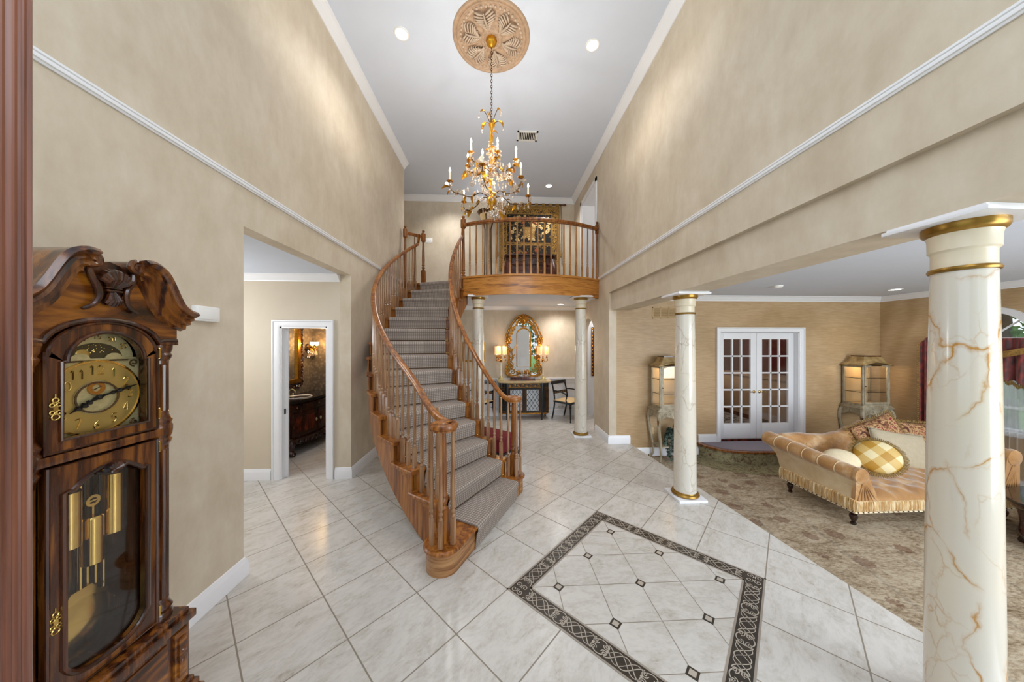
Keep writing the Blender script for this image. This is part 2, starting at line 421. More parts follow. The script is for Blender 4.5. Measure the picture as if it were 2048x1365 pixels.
M['tapestry_ground'] = n.done(n.ramp(f, [(0.53, hexc('14120F')), (0.58, hexc('5E4420')), (0.64, hexc('A27C3C')), (0.74, hexc('7A5A30'))]), 0.9)
n = NT('tapestry_border'); f = n.noise(n.coord(), 16, 5, 0.6, 2.5)
M['tapestry_border'] = n.done(n.ramp(f, [(0.44, hexc('1E1810')), (0.5, hexc('8A6628')), (0.62, hexc('B88C40'))]), 0.9)
n = NT('tapestry_gold'); f = n.noise(n.coord(), 40, 3)
M['tapestry_gold'] = n.done(n.ramp(f, [(0.4, hexc('7E5E2C')), (0.6, hexc('A07A3C'))]), 0.9)
n = NT('sage_paint'); f = n.noise(n.coord((1,1,0.4)), 14, 6, 0.7)
M['sage_paint'] = n.done(n.ramp(f, [(0.30, hexc('75664C')), (0.48, hexc('A0937A')), (0.64, hexc('B5AB93'))]), 0.45, 0.0)

n = NT('ruche'); f = n.noise(n.coord((1,1,0.05)), 95, 2, 0.5)
M['ruche'] = n.done(n.ramp(f, [(0.36, hexc('B48648')), (0.5, hexc('D2B07A')), (0.62, hexc('E4D0A8'))]), 0.6, spec=0.3, Sheen_Weight=0.4)
n = NT('roof_gilt'); f = n.noise(n.coord(), 12, 4)
M['roof_gilt'] = n.done(n.ramp(f, [(0.35, hexc('8E7448')), (0.65, hexc('BBA273'))]), 0.3, 0.3)
wood('oak_gold', '7A4C1C', 'A87232', 'C08A44', (34, 34, 3), 0.3, 0.3, 0.3)
wood('oak_riser', '5A3416', '96663A', 'B08456', (3, 3, 40), 0.36, 0.15, 0.5)
# ------------------------------------------------------------------ the setting
XL, XR, ZC = -1.93, 1.925, 5.42
def sbox(name, boxes, m, label, cat):
    b = MB()
    for a, c in boxes: b.box(a, c)
    return struct(b.build(name, M[m]), label, cat)
EDGE = [(2.80,-0.9), (2.576,1.734), (2.463,3.19), (2.29,5.22)]
poly = [(-5.2,-0.9)] + EDGE + [(1.925,5.22), (1.925,7.6), (-5.2,7.6)]
floor = MB().prism(poly, -0.30, 0.0).build('floor', M['floor_tile'])
struct(floor, 'pale beige ceramic floor tiles laid on the diagonal in the foyer', 'floor')
# inlaid square: dark border with scrolls, tile field inside, accent tiles
PC = (1.025, 2.172); H0, H1 = 0.682, 0.558
def q2(a, b, z=0.0):   # border frame -> world
    r = math.sqrt(0.5)
    return (PC[0]+(a+b)*r, PC[1]+(a-b)*r, z)
def qbox(mb, a0, b0, a1, b1, z0, z1):
    v = [q2(a0,b0,z0), q2(a1,b0,z0), q2(a1,b1,z0), q2(a0,b1,z0), q2(a0,b0,z1), q2(a1,b0,z1), q2(a1,b1,z1), q2(a0,b1,z1)]
    mb.add(v, [(0,3,2,1),(4,5,6,7),(0,1,5,4),(1,2,6,5),(2,3,7,6),(3,0,4,7)])
pn = MB(); qbox(pn, -H1, -H1, H1, H1, -0.01, 0.0012); pn.build('tile_field', M['panel_tile'], floor)
bd = MB(); tr = MB()
for s in (-1, 1):
    qbox(bd, -H0, s*H1, H0, s*H0, -0.01, 0.0014); qbox(bd, s*H1, -H1, s*H0, H1, -0.01, 0.0014)
    for w0, w1 in ((H1-0.004, H1+0.008), (H0-0.008, H0+0.004)):
        qbox(tr, -w1, s*w0, w1, s*w1, -0.01, 0.0022); qbox(tr, s*w0, -w1, s*w1, w1, -0.01, 0.0022)
n = NT('border_dark'); f = n.noise(n.coord(), 30, 4); M['border_dark'] = n.done(n.ramp(f, [(0.3, hexc('2E2822')), (0.7, hexc('3E362E'))]), 0.3)
plain('border_line', 'B4AA9C', 0.4); plain('border_pencil', '9A9084', 0.35)
bd.build('tile_border', M['border_dark'], floor); tr.build('pencil_edge', M['border_pencil'], floor)
sc = MB()
def ribbon(pts, w=0.0055):
    z = 0.0024; P = [Vector((p[0], p[1], 0)) for p in pts]; vs = []
    for i, p in enumerate(P):
        t = (P[min(i+1, len(P)-1)]-P[max(i-1, 0)]); t.normalize(); o = Vector((t.y, -t.x, 0))*w/2
        for e in (p-o, p+o): vs.append(q2(e.x, e.y, z))
    sc.add(vs, [(2*i, 2*i+1, 2*i+3, 2*i+2) for i in range(len(P)-1)])
mid = (H0+H1)/2; hw = 0.05; unit = 2*H1/4
def motif(place):
    """one repeat of wrought scrollwork, s along 0..unit, t across -hw..hw"""
    def R(pts, w=0.0055): ribbon([place(s, t) for s, t in pts], w)
    u = unit
    for a in (-1, 1):
        R([(0.14*u+0.72*u*k/16, a*hw*0.8*cos(2*pi*k/16)) for k in range(17)])
        R([(0.14*u+0.72*u*k/16, a*hw*0.8*sin(2*pi*k/16+pi/2+pi/3)) for k in range(17)], 0.004)
        R([(0.0, a*hw*0.9)]+[(0.0+0.16*u*k/6, a*hw*(0.9-0.5*(k/6)**2)) for k in range(1, 7)])
        R([(u, a*hw*0.9)]+[(u-0.16*u*k/6, a*hw*(0.9-0.5*(k/6)**2)) for k in range(1, 7)])
        for s0, d in ((0.0, 1), (u, -1)):
            R([(s0+d*(0.034+p[0]), a*(0.022+p[1])) for p in spiral((0,0), 0.020, 0.004, pi, 1.4, 22)], 0.005)
    for s0, d in ((0.14*u, 1), (0.86*u, -1)):
        R([(s0, 0), (s0+d*0.012, 0)], 0.012)
for s in (-1, 1):
    for k in range(4):
        o = -H1+k*unit
        motif(lambda a, t, o=o, s=s: (o+a, s*mid+t)); motif(lambda a, t, o=o, s=s: (s*mid+t, o+a))
    for e in (-1, 1):
        for sx in (-1, 1):
            for sy in (-1, 1):
                ribbon([(s*mid+sx*(0.026+p[0]), e*mid+sy*(0.026+p[1])) for p in spiral((0,0), 0.024, 0.004, pi*1.25, 1.3, 22)], 0.005)
sc.build('scroll_inlay', M['border_line'], floor)
for i in (-1, 0, 1):
    for j in (-1, 0, 1):
        a, b = 0.012+0.432*i, 0.006+0.426*j
        t = MB(); qbox(t, a-0.03, b-0.03, a+0.03, b+0.03, -0.01, 0.002); t = t.build('accent_tile', M['border_dark'], floor)
        t2 = MB(); qbox(t2, a-0.018, b-0.018, a+0.018, b+0.018, -0.01, 0.003); t2.build('accent_centre', M['border_line'], t)
# sunken living room floor + step platform
lv = MB().prism([(2.80,-0.9)]+[(p[0]+0.0, p[1]) for p in EDGE[1:]]+[(2.29,5.24),(7.1,5.24),(7.1,-0.9)], -0.30, -0.22)
struct(lv.build('floor_living', M['living_carpet']), 'worn floral patterned tan carpet of the sunken living room', 'floor')
sp = [(5.95,5.22),(5.95,4.85),(5.85,4.74),(5.7,4.70),(4.35,4.70),(4.1,4.71),(3.86,4.76),(3.7,4.85),(3.58,5.0),(3.53,5.14),(3.53,5.22)]
step = MB().prism(sp, -0.22, -0.025).build('floor_step', M['border_carpet'])
struct(step, 'raised carpeted step platform below the french doors', 'step')
sp2 = [(x+(0.02 if x > 5.5 else (-0.02 if x < 4.0 else 0)), y-(0.02 if y < 5.2 else 0)) for x, y in sp]
MB().prism(sp2, -0.03, -0.002).build('step_nosing', M['oak'], step)
sp3 = [(lerp(4.7, x, 0.955), min(5.219, y+0.035)) for x, y in sp]
MB().prism(sp3, -0.01, 0.006).build('step_top', M['step_carpet'], step)
bc = [(5.95,4.72),(5.95,4.36),(5.5,4.30),(4.3,4.30),(3.8,4.38),(3.42,4.56),(3.22,4.86),(3.2,5.22),(3.53,5.22),(3.56,5.0),(3.70,4.84),(3.88,4.75),(4.12,4.70),(4.4,4.69)]
struct(MB().prism(bc, -0.25, -0.214).build('floor_border', M['border_carpet']), 'olive floral carpet border band around the step platform', 'carpet border')
struct(MB().box((3.2,5.34,-0.3),(6.6,9.2,0.0)).build('floor_library', M['rug']), 'black and white patterned rug floor behind the french doors', 'floor')
struct(MB().box((1.925,5.345,-0.3),(3.25,7.6,0.0)).build('floor_passage', M['floor_tile']), 'tiled passage floor beyond the arched opening', 'floor')
# walls
sbox('wall_left', [((-2.07,0.55,0),(XL,2.388,ZC)), ((-2.07,2.388,2.65),(XL,4.055,ZC)), ((-2.07,4.055,0),(XL,6.27,ZC))], 'plaster', 'tall sponged beige foyer wall with the hall opening', 'wall')
sbox('wall_right', [((XR,0.3,2.65),(2.30,5.95,ZC)), ((XR,5.95,2.65),(2.30,6.95,2.97)), ((XR,5.95,4.96),(2.30,6.95,ZC)), ((XR,6.95,2.65),(2.30,7.65,ZC))], 'plaster', 'tall sponged beige wall above the column beam', 'wall')
sbox('wall_beam', [((1.968,-0.6,2.335),(2.30,5.22,2.65))], 'plaster', 'boxed plaster beam carried by the marble columns', 'beam')
sbox('wall_pier', [((XR,5.22,0),(2.06,5.95,2.65))], 'plaster', 'narrow sponged plaster pier right of the balcony', 'wall')
ap = [(5.95,2.65),(5.95,0.0),(6.05,0.0),(6.05,1.95)]+[(6.5-0.45*cos(rad(a)), 1.95+0.34*sin(rad(a))) for a in range(10, 180, 10)]+[(6.95,1.95),(6.95,0.0),(7.35,0.0),(7.35,2.65)]
struct(MB().prism(ap, XR, 2.06, 'yz').build('wall_arch', M['plaster']), 'plaster wall with an arched passage opening behind the balcony column', 'wall')
sbox('wall_living_back', [((2.06,5.22,-0.25),(3.946,5.34,2.65)), ((3.946,5.22,1.95),(5.414,5.34,2.65)), ((5.414,5.22,-0.25),(7.1,5.34,2.65))], 'wallpaper', 'living room wall with gold silk damask wallpaper around the french doors', 'wall')
cn = [(4.0-0.38*cos(rad(a)), 1.82+0.38*sin(rad(a))) for a in range(0, 181, 12)]
wr = MB()
wr.box((6.97,-0.9,-0.25),(7.1,3.62,2.65)); wr.box((6.97,4.38,-0.25),(7.1,5.34,2.65)); wr.box((6.97,3.62,-0.25),(7.1,4.38,0.56))
wr.prism([(3.62,2.65)]+cn+[(4.38,2.65)], 6.97, 7.1, 'yz')
struct(wr.build('wall_living_right', M['wallpaper']), 'living room wall with gold silk wallpaper around the arched window', 'wall')
sbox('wall_back_lower', [((-5.2,7.35,0),(2.06,7.5,2.65))], 'plaster', 'beige lower back wall behind the gilded mirror', 'wall')
sbox('wall_back_upper', [((-2.75,7.65,2.97),(2.3,7.8,ZC))], 'plaster', 'beige upper back wall behind the tapestry', 'wall')
sbox('wall_landing_left', [((-2.75,6.27,2.97),(-2.6,7.65,ZC)), ((-2.75,6.20,2.97),(-2.07,6.27,ZC))], 'plaster', 'return wall at the left end of the upper landing', 'wall')
sbox('wall_hall', [((-5.2,4.055,0),(-2.826,4.175,2.65)), ((-2.826,4.055,1.975),(-2.229,4.175,2.65)), ((-2.229,4.055,0),(-2.07,4.175,2.65)), ((-5.2,1.9,0),(-2.07,2.02,2.65)), ((-5.2,2.02,0),(-5.1,4.055,2.65))], 'plaster_hall', 'smooth tan side hall wall around the powder room door', 'wall')
sbox('wall_powder', [((-3.70,4.175,0),(-3.58,6.12,2.5)), ((-3.58,6.0,0),(-2.07,6.12,2.5)), ((-2.20,4.175,0),(-2.08,6.0,2.5))], 'damask_dark', 'dark pewter damask walls of the powder room', 'wall')
sbox('ceiling_powder', [((-3.7,4.175,2.5),(-2.07,6.12,2.6))], 'ceiling_paint', 'white powder room ceiling', 'ceiling')
sbox('wall_passage', [((3.2,5.34,0),(3.3,7.6,2.65)), ((2.06,7.35,0),(3.3,7.5,2.65))], 'white_trim', 'white panelled wall beyond the arched opening', 'wall')
sbox('ceiling', [((-2.75,0.3,ZC),(2.3,7.8,ZC+0.12))], 'ceiling_paint', 'high white foyer ceiling', 'ceiling')
sbox('ceiling_hall', [((-5.2,1.9,2.65),(-2.07,4.055,2.77))], 'ceiling_paint', 'low white side hall ceiling', 'ceiling')
sbox('ceiling_living', [((2.30,-0.9,2.60),(7.1,5.22,2.72))], 'ceiling_paint', 'white living room ceiling', 'ceiling')
sbox('ceiling_library', [((3.2,5.34,2.65),(6.6,9.2,2.75)), ((2.06,5.34,2.65),(3.2,7.6,2.75))], 'ceiling_paint', 'ceiling of the rooms behind', 'ceiling')
sbox('wall_library', [((6.5,5.34,0),(6.6,9.2,2.65)), ((3.3,9.1,0),(6.6,9.2,2.65)), ((3.3,7.5,0),(3.4,9.1,2.65))], 'red_wall', 'dark red library walls seen through the french doors', 'wall')
# front wall behind the viewer, with a tall doorway and a transom window
sbox('wall_front', [((-2.07,0.55,0),(-1.93,0.6,ZC)), ((-2.07,-0.9,3.0),(-1.5,-0.75,ZC)), ((1.5,-0.9,3.0),(2.3,-0.75,ZC)), ((-2.07,-0.9,5.0),(2.3,-0.75,ZC))], 'plaster', 'front wall around the entry and its transom window', 'wall')
sbox('ceiling_front', [((-2.75,-0.9,ZC),(2.3,0.3,ZC+0.12))], 'ceiling_paint', 'white ceiling above the entry', 'ceiling')
# landing slab
LP = [(1.925,7.65),(1.925,5.80)]
B0, B1, SAG = (-0.65,5.70), (1.925,5.80), 0.37
def balc(t, d=0.0):
    """balcony front line, t 0..1 from the stair newel to the right wall; d pushes outwards"""
    x = lerp(B0[0], B1[0], t); y = lerp(B0[1], B1[1], t)-SAG*(1-(2*t-1)**2)-d
    return (x, y)
LP += [balc(1-i/20) for i in range(1, 21)] + [(-0.58,5.83),(-1.68,6.30),(-1.93,6.30),(-2.6,6.27),(-2.6,7.65)]
struct(MB().prism(LP, 2.65, 2.90).build('ceiling_landing', M['ceiling_paint']), 'white ceiling under the upper landing', 'ceiling')
LP2 = [(1.925,7.65)]+[balc(1-i/20, -0.02) for i in range(0, 21)] + [(-0.58,5.83),(-1.68,6.30),(-1.93,6.30),(-2.6,6.27),(-2.6,7.65)]
struct(MB().prism(LP2, 2.90, 2.975).build('floor_landing', M['grey_carpet']), 'grey carpeted floor of the upper landing', 'floor')
fa = MB()
fa.surf(lambda u, v: (*balc(u, [0.005,0.03,0.03,0.005][v]), [2.63,2.63,2.985,2.985][v]) if False else (0,0,0), 1, 1) if False else None
path = [(*balc(i/32), 0) for i in range(33)]
fa.sweep(path, [(0.0,2.63),(0.032,2.63),(0.032,2.95),(0.05,2.955),(0.055,2.97),(0.05,2.99),(-0.06,2.99),(-0.06,2.976),(0.0,2.976)])
struct(fa.build('trim_balcony', M['oak_flat']), 'curved oak fascia board along the balcony edge', 'fascia')
# mouldings
CR = [(0,-0.125),(0.012,-0.125),(0.018,-0.105),(0.03,-0.095),(0.05,-0.06),(0.075,-0.03),(0.085,-0.02),(0.10,-0.012),(0.10,0.0),(0,0)]
CS = [(u*0.8, w*0.72) for u, w in CR]
BB = [(0,0),(0.022,0),(0.022,0.10),(0.017,0.112),(0.014,0.122),(0.008,0.138),(0,0.142)]
PM = [(0,-0.024),(0.008,-0.024),(0.012,-0.015),(0.018,-0.012),(0.020,-0.003),(0.017,0.006),(0.022,0.010),(0.022,0.021),(0,0.021)]
def mould(name, path, prof, label, cat='moulding', m='white_trim'):
    o = MB().sweep(path, prof).build(name, M[m]); return struct(o, label, cat)
z = ZC
mould('trim_1', [(XL,0.3,z),(XL,6.27,z)], CR, 'white crown moulding along the top of the left foyer wall')
mould('trim_2', [(XR,7.65,z),(XR,0.3,z)], CR, 'white crown moulding along the top of the right foyer wall')
mould('trim_3', [(-2.6,7.65,z),(XR,7.65,z)], CR, 'white crown moulding on the upper back wall')
mould('trim_4', [(XL,0.6,2.967),(XL,6.27,2.967)], PM, 'white picture moulding crossing the left foyer wall', )
mould('trim_5', [(XR,5.80,3.0),(XR,0.3,3.0)], PM, 'white picture moulding crossing the right upper wall')
mould('trim_6', [(-5.1,4.055,2.65),(-2.07,4.055,2.65)], CS, 'white crown moulding over the side hall')
mould('trim_7', [(2.30,5.22,2.60),(6.97,5.22,2.60),(6.97,-0.5,2.60)], CS, 'white crown moulding around the living room')
mould('trim_8', [(-4,7.35,2.65),(XR,7.35,2.65),(XR,7.0,2.65)], CS, 'white crown moulding behind the balcony columns')
mould('baseboard_left', [(XL,0.6,0),(XL,2.388,0),(-2.07,2.388,0)], BB, 'white baseboard beside the grandfather clock', 'baseboard')
mould('baseboard_hall', [(-5.1,4.055,0),(-2.93,4.055,0)], BB, 'white baseboard left of the powder room door', 'baseboard')
mould('baseboard_stair', [(-2.13,4.055,0),(XL,4.055,0),(XL,6.27,0)], BB, 'white baseboard turning the corner left of the staircase', 'baseboard')
mould('baseboard_pier', [(XR,5.95,0),(XR,5.22,0),(2.30,5.22,0)], BB, 'white baseboard around the plaster pier', 'baseboard')
mould('baseboard_living', [(2.30,5.22,-0.22),(3.53,5.22,-0.22)], BB, 'white baseboard behind the left display cabinet', 'baseboard')
mould('baseboard_step', [(3.53,5.22,0),(3.86,5.22,0)], BB, 'white baseboard left of the french doors', 'baseboard')
mould('baseboard_right', [(5.51,5.22,-0.22),(6.97,5.22,-0.22),(6.97,-0.5,-0.22)], BB, 'white baseboard behind the right display cabinet', 'baseboard')
# wainscot of the back wall
ws = MB(); ws.box((-4,7.32,0),(XR,7.352,0.90)); ws.box((-4,7.29,0.88),(XR,7.352,0.915)); ws.box((-4,7.305,0),(XR,7.352,0.14))
for k in range(9):
    x0 = -1.9+k*0.43
    ws.box((x0,7.312,0.2),(x0+0.36,7.33,0.225)); ws.box((x0,7.312,0.8),(x0+0.36,7.33,0.825)); ws.box((x0,7.312,0.2),(x0+0.025,7.33,0.825)); ws.box((x0+0.335,7.312,0.2),(x0+0.36,7.33,0.825))
struct(ws.build('trim_9', M['white_trim']), 'white panelled wainscot along the lower back wall', 'wainscot')
ws = MB(); ws.box((3.16,5.4,0.86),(3.21,7.35,0.91)); ws.box((3.17,5.4,0),(3.21,7.35,0.14))
for k in range(9):
    y0 = 5.5+k*0.2; ws.box((3.18,y0,0.2),(3.21,y0+0.02,0.8)); ws.box((3.18,y0,1.0),(3.21,y0+0.02,2.2))
struct(ws.build('trim_10', M['white_trim']), 'white chair rail and panel strips beyond the arched opening', 'wainscot')
# door casings
def casing(mb, x0, x1, zt, yf, w=0.085, d=0.022, z0=0.0):
    pr = [(0,0),(0.012,0),(d*0.8,0.012),(d,0.03),(d,w-0.024),(d+0.012,w-0.016),(d+0.012,w),(0,w)]   # (depth, outwards)
    def corner(x, z, dx, dz): return [(x+dx*o, yf-q, z+dz*o) for q, o in pr]
    rows = [corner(x0, z0, -1, 0), corner(x0, zt, -1, 1), corner(x1, zt, 1, 1), corner(x1, z0, 1, 0)]
    m = len(pr); vs = [p for r in rows for p in r]
    mb.add(vs, [(i*m+k, i*m+(k+1) % m, (i+1)*m+(k+1) % m, (i+1)*m+k) for i in range(3) for k in range(m)])
c = MB(); casing(c, -2.826, -2.229, 1.975, 4.055); c.box((-2.83,4.055,0),(-2.805,4.19,1.98)); c.box((-2.25,4.055,0),(-2.228,4.20,1.98)); c.box((-2.826,4.055,1.955),(-2.229,4.20,1.98)); c.box((-2.805,4.13,0),(-2.775,4.15,1.955))
d1 = struct(c.build('door_1', M['white_trim']), 'white cased doorway opening into the powder room', 'doorway')
MB().box((-2.807,4.10,0.83),(-2.803,4.13,0.90)).build('strike_plate', M['dark_metal'], d1)
# french doors
c = MB(); casing(c, 3.946, 5.414, 1.955, 5.22, 0.085, 0.025)
c.box((3.946,5.22,0),(3.958,5.38,1.955)); c.box((5.402,5.22,0),(5.414,5.38,1.955)); c.box((3.946,5.22,1.943),(5.414,5.38,1.955))
d2 = struct(c.build('door_2', M['white_trim']), 'white fifteen light french doors in a white casing on the gold wall', 'french doors')
MB().box((3.958,5.26,-0.01),(5.402,5.38,0.03)).build('threshold', M['mahogany'], d2)
for k, (xa, xb) in enumerate(((3.960,4.682),(4.688,5.400))):
    lf = MB(); y0, y1 = 5.30, 5.34; st = 0.105
    gx0, gx1, gz0, gz1 = xa+st, xb-st, 0.30, 1.83
    lf.box((xa,y0,0.03),(gx0,y1,1.943),0.003); lf.box((gx1,y0,0.03),(xb,y1,1.943),0.003); lf.box((gx0,y0,0.03),(gx1,y1,gz0),0.003); lf.box((gx0,y0,gz1),(gx1,y1,1.943),0.003)
    cw = (gx1-gx0)/3; rh = (gz1-gz0)/5
    for i in (1,2): lf.box((gx0+i*cw-0.012,y0+0.004,gz0),(gx0+i*cw+0.012,y1-0.004,gz1))
    for i in (1,2,3,4): lf.box((gx0,y0+0.004,gz0+i*rh-0.012),(gx1,y1-0.004,gz0+i*rh+0.012))
    leaf = lf.build('door_leaf', M['white_door'], d2)
    MB().box((gx0,5.316,gz0),(gx1,5.322,gz1)).build('glass_panes', M['glass'], leaf)
    hx, s = (xb-0.05, -1) if k == 0 else (xa+0.05, 1)
    h = MB().lathe([(0.0,5.296),(0.024,5.298),(0.026,5.30)], (hx,0,0.875), 14, 'y') if False else MB()
    h.ball((hx,5.292,0.875),(0.027,0.012,0.027),12,8); h.tube([(hx,5.30,0.875),(hx,5.262,0.875)],0.009,8); h.tube([(hx,5.262,0.875),(hx+s*0.05,5.258,0.878),(hx+s*0.1,5.264,0.872)],[0.009,0.010,0.007],8)
    h.build('door_handle', M['brass'], leaf)
# upstairs door on the right wall
c = MB()
for y in (5.93,6.95): c.box((XR-0.02,y-(0.0 if y < 6 else 0.0),2.975),(XR,y+0.08,5.04)) if y > 6 else c.box((XR-0.02,5.87,2.975),(XR,5.95,5.04))
c.box((XR-0.02,5.87,4.96),(XR,7.03,5.04)); c.box((XR,6.93,2.975),(2.30,6.952,4.96)); c.box((XR,5.948,2.975),(2.30,5.97,4.96)); c.box((XR,5.95,4.94),(2.30,6.95,4.962))
d3 = struct(c.build('door_3', M['white_trim']), 'white cased upstairs doorway at the right end of the landing', 'doorway')
lf = MB(); lf.box((2.33,6.90,2.99),(3.05,6.935,4.94))
for z0, z1 in ((3.15,3.7),(3.85,4.3),(4.42,4.82)):
    for x0 in (2.41,2.72): lf.box((x0,6.892,z0),(x0+0.25,6.905,z1),0.004)
lf = lf.build('door_leaf', M['white_door'], d3)
for z0 in (3.2,3.9,4.6): MB().box((2.302,6.885,z0),(2.33,6.90,z0+0.1)).build('hinge', M['dark_metal'], d3)
sbox('wall_bedroom', [((2.3,7.6,2.9),(3.8,7.7,5.1)), ((3.7,5.2,2.9),(3.8,7.7,5.1)), ((2.3,5.2,2.9),(3.8,5.3,5.1))], 'plaster_hall', 'dim tan room wall beyond the upstairs door', 'wall')
sbox('ceiling_bedroom', [((2.3,5.2,5.1),(3.8,7.7,5.2))], 'ceiling_paint', 'ceiling of the upstairs room', 'ceiling')
sbox('floor_bedroom', [((2.3,5.2,2.76),(3.8,7.7,2.975))], 'grey_carpet', 'grey carpet of the upstairs room', 'floor')
# living room window
w = MB()
for y0, y1 in ((3.54,3.62),(4.38,4.46)): w.box((6.935,y0,0.50),(6.97,y1,1.82))
w.box((6.90,3.50,0.50),(7.0,4.50,0.56)); w.box((6.95,3.62,1.80),(7.05,4.38,1.84))
ao = [(4.0-0.46*cos(rad(a)), 1.82+0.46*sin(rad(a))) for a in range(0, 181, 9)]
ai = [(4.0-0.38*cos(rad(a)), 1.82+0.38*sin(rad(a))) for a in range(180, -1, -9)]
for k in range(20):
    w.prism([ao[k], ao[k+1], ai[19-k], ai[20-k]], 6.935, 6.97, 'yz')
win = struct(w.build('window_1', M['white_trim']), 'arched white living room window with garden view', 'window')
f = MB()
for y in (3.62,4.36,3.99): f.box((7.0,y,0.56),(7.03,y+0.025,1.80))
for z0 in (0.56,0.86,1.78): f.box((7.0,3.62,z0),(7.03,4.38,z0+0.03))
for a in (45,90,135): f.tube([(7.015,4.0,1.84),(7.015,4.0-0.38*cos(rad(a)),1.82+0.38*sin(rad(a)))], 0.012, 6)
f.build('window_frame', M['white_trim'], win)
MB().prism([(3.62,0.56)]+[(4.0-0.38*cos(rad(a)), 1.82+0.38*sin(rad(a))) for a in range(180,-1,-12)][::1]+[(4.38,0.56)][::1], 7.012, 7.018, 'yz').build('window_glass', M['glass'], win) if False else MB().box((7.012,3.62,0.56),(7.018,4.38,2.2)).build('window_glass', M['glass'], win)
# ------------------------------------------------------------------ curved staircase
SX, SY, RI, RO = 1.047, 5.133, 1.918, 2.824
RISE, T0, DT = 0.1975, 244.09, 6.11
R_IN, R_OUT = 1.775, 2.985           # ends of the wooden treads
RB_IN, RB_OUT = 1.84, 2.90           # baluster lines
def sp_(r, deg, z=0.0): return (SX+r*cos(rad(deg)), SY+r*sin(rad(deg)), z)
def ang(k): return T0-(k-1)*DT        # angle of the nosing of tread k
NT_ = 15                              # landing is level 15
st = thing('staircase', 'curved oak staircase with turned balusters sweeping up to the balcony', 'staircase', sp_(2.4, 240, 0))
NLC, NRC = (-0.440, 2.425), (0.174, 3.625)   # starting newels
def sector(mb, r0, r1, a0, a1, z0, z1, n=4):
    vs = []
    for i in range(n+1):
        a = lerp(a0, a1, i/n)
        for r, z in ((r0,z0),(r1,z0),(r1,z1),(r0,z1)): vs.append(sp_(r, a, z))
    fs = [(i*4+k, i*4+(k+1) % 4, (i+1)*4+(k+1) % 4, (i+1)*4+k) for i in range(n) for k in range(4)]
    fs += [(0,1,2,3), tuple(n*4+k for k in (3,2,1,0))]
    mb.add(vs, fs)
# starting step with rounded ends
def start_outline(off):
    pts = []
    a0 = T0+0.5-(0 if off > -0.005 else 0.0)
    fr = lambda r: Vector(sp_(r, T0)[:2])
    d = Vector((cos(rad(T0-90)), sin(rad(T0-90))))     # upstairs direction
    p = fr(1.80)-d*off; pts.append(p); pts.append(fr(2.85)-d*off)
    c = Vector(NLC)
    for a in range(330, 60, -13):
        pts.append(c+Vector((cos(rad(a)), sin(rad(a))))*(0.155+off))
    pts.append(Vector(sp_(2.88, ang(2)-1.2)[:2])); pts.append(Vector(sp_(1.86, ang(2)-1.2)[:2]))
    c = Vector(NRC)
    for a in range(110, -80, -15):
        pts.append(c+Vector((cos(rad(a)), sin(rad(a))))*(0.135+off))
    return [(q.x, q.y) for q in pts]
MB().prism(start_outline(-0.022), 0.0, RISE-0.03).build('starting_riser', M['oak_riser'], st, world=True)
so = start_outline(0.0); si = start_outline(-0.012)
t = MB(); n = len(so)
vs = [(*p, RISE-0.034) for p in si]+[(*p, RISE-0.026) for p in so]+[(*p, RISE-0.010) for p in so]+[(*p, RISE) for p in si]
t.add(vs, [tuple(range(n))[::-1], tuple(range(3*n, 4*n))]+[(k*n+i, k*n+(i+1) % n, (k+1)*n+(i+1) % n, (k+1)*n+i) for k in range(3) for i in range(n)])
t.build('tread', M['oak'], st, world=True)
for k in range(2, NT_):
    z = k*RISE; a0, a1 = ang(k)+0.0, ang(k+1)-1.0
    t = MB(); n = 5; prof = [(-0.034,0.010),(-0.028,0.0),(-0.008,0.0),(0.0,0.010)]
    vs = []
    for i in range(n+1):
        a = lerp(a0, a1, i/n)
        for r, zz in ((R_IN+0.008,z-0.034),(R_OUT-0.008,z-0.034),(R_OUT,z-0.027),(R_OUT,z-0.008),(R_OUT-0.008,z),(R_IN+0.008,z),(R_IN,z-0.008),(R_IN,z-0.027)):
            vs.append(sp_(r, a, zz))
    fs = [(i*8+q, i*8+(q+1) % 8, (i+1)*8+(q+1) % 8, (i+1)*8+q) for i in range(n) for q in range(8)]+[tuple(range(8)), tuple(n*8+q for q in range(7,-1,-1))]
    t.add(vs, fs).build('tread', M['oak'], st, world=True)
    r_ = MB(); sector(r_, R_IN+0.03, R_OUT-0.03, ang(k)-0.6, ang(k)-1.0, z-RISE, z-0.03, 1); r_.build('riser', M['oak'], st, world=True)
r_ = MB(); sector(r_, R_IN+0.03, R_OUT-0.03, ang(NT_)-0.6, ang(NT_)-1.0, NT_*RISE-RISE, NT_*RISE-0.03, 1); r_.build('riser', M['oak'], st, world=True)
t = MB(); sector(t, R_IN, R_OUT, ang(NT_), ang(NT_)-2.2, NT_*RISE-0.034, NT_*RISE+0.004, 2); t.build('tread', M['oak'], st, world=True)
# cut strings: top follows the steps, bottom follows the flight
def string(name, r0, r1, drop):
    s = MB(); cols = []
    for k in range(1, NT_+1):
        n = 4
        for i in range(n+1):
            a = lerp(ang(k)-0.6, ang(k+1)-0.6, i/n); q = k+i/n
            if k == NT_ and i > 1: break
            top = k*RISE-0.033; bot = max(0.0, q*RISE-drop)
            cols.append((a, bot, top))
    vs = []
    for a, b, t_ in cols:
        for r, z in ((r0,b),(r1,b),(r1,t_),(r0,t_)): vs.append(sp_(r, a, z))
    fs = [(i*4+k, i*4+(k+1) % 4, (i+1)*4+(k+1) % 4, (i+1)*4+k) for i in range(len(cols)-1) for k in range(4)]
    fs += [(0,1,2,3), tuple((len(cols)-1)*4+k for k in (3,2,1,0))]
    s.add(vs, fs); return s.build(name, M['oak'], st, world=True)
string('outer_string', 2.925, 2.955, 0.50); string('inner_string', 1.80, 1.83, 0.50)
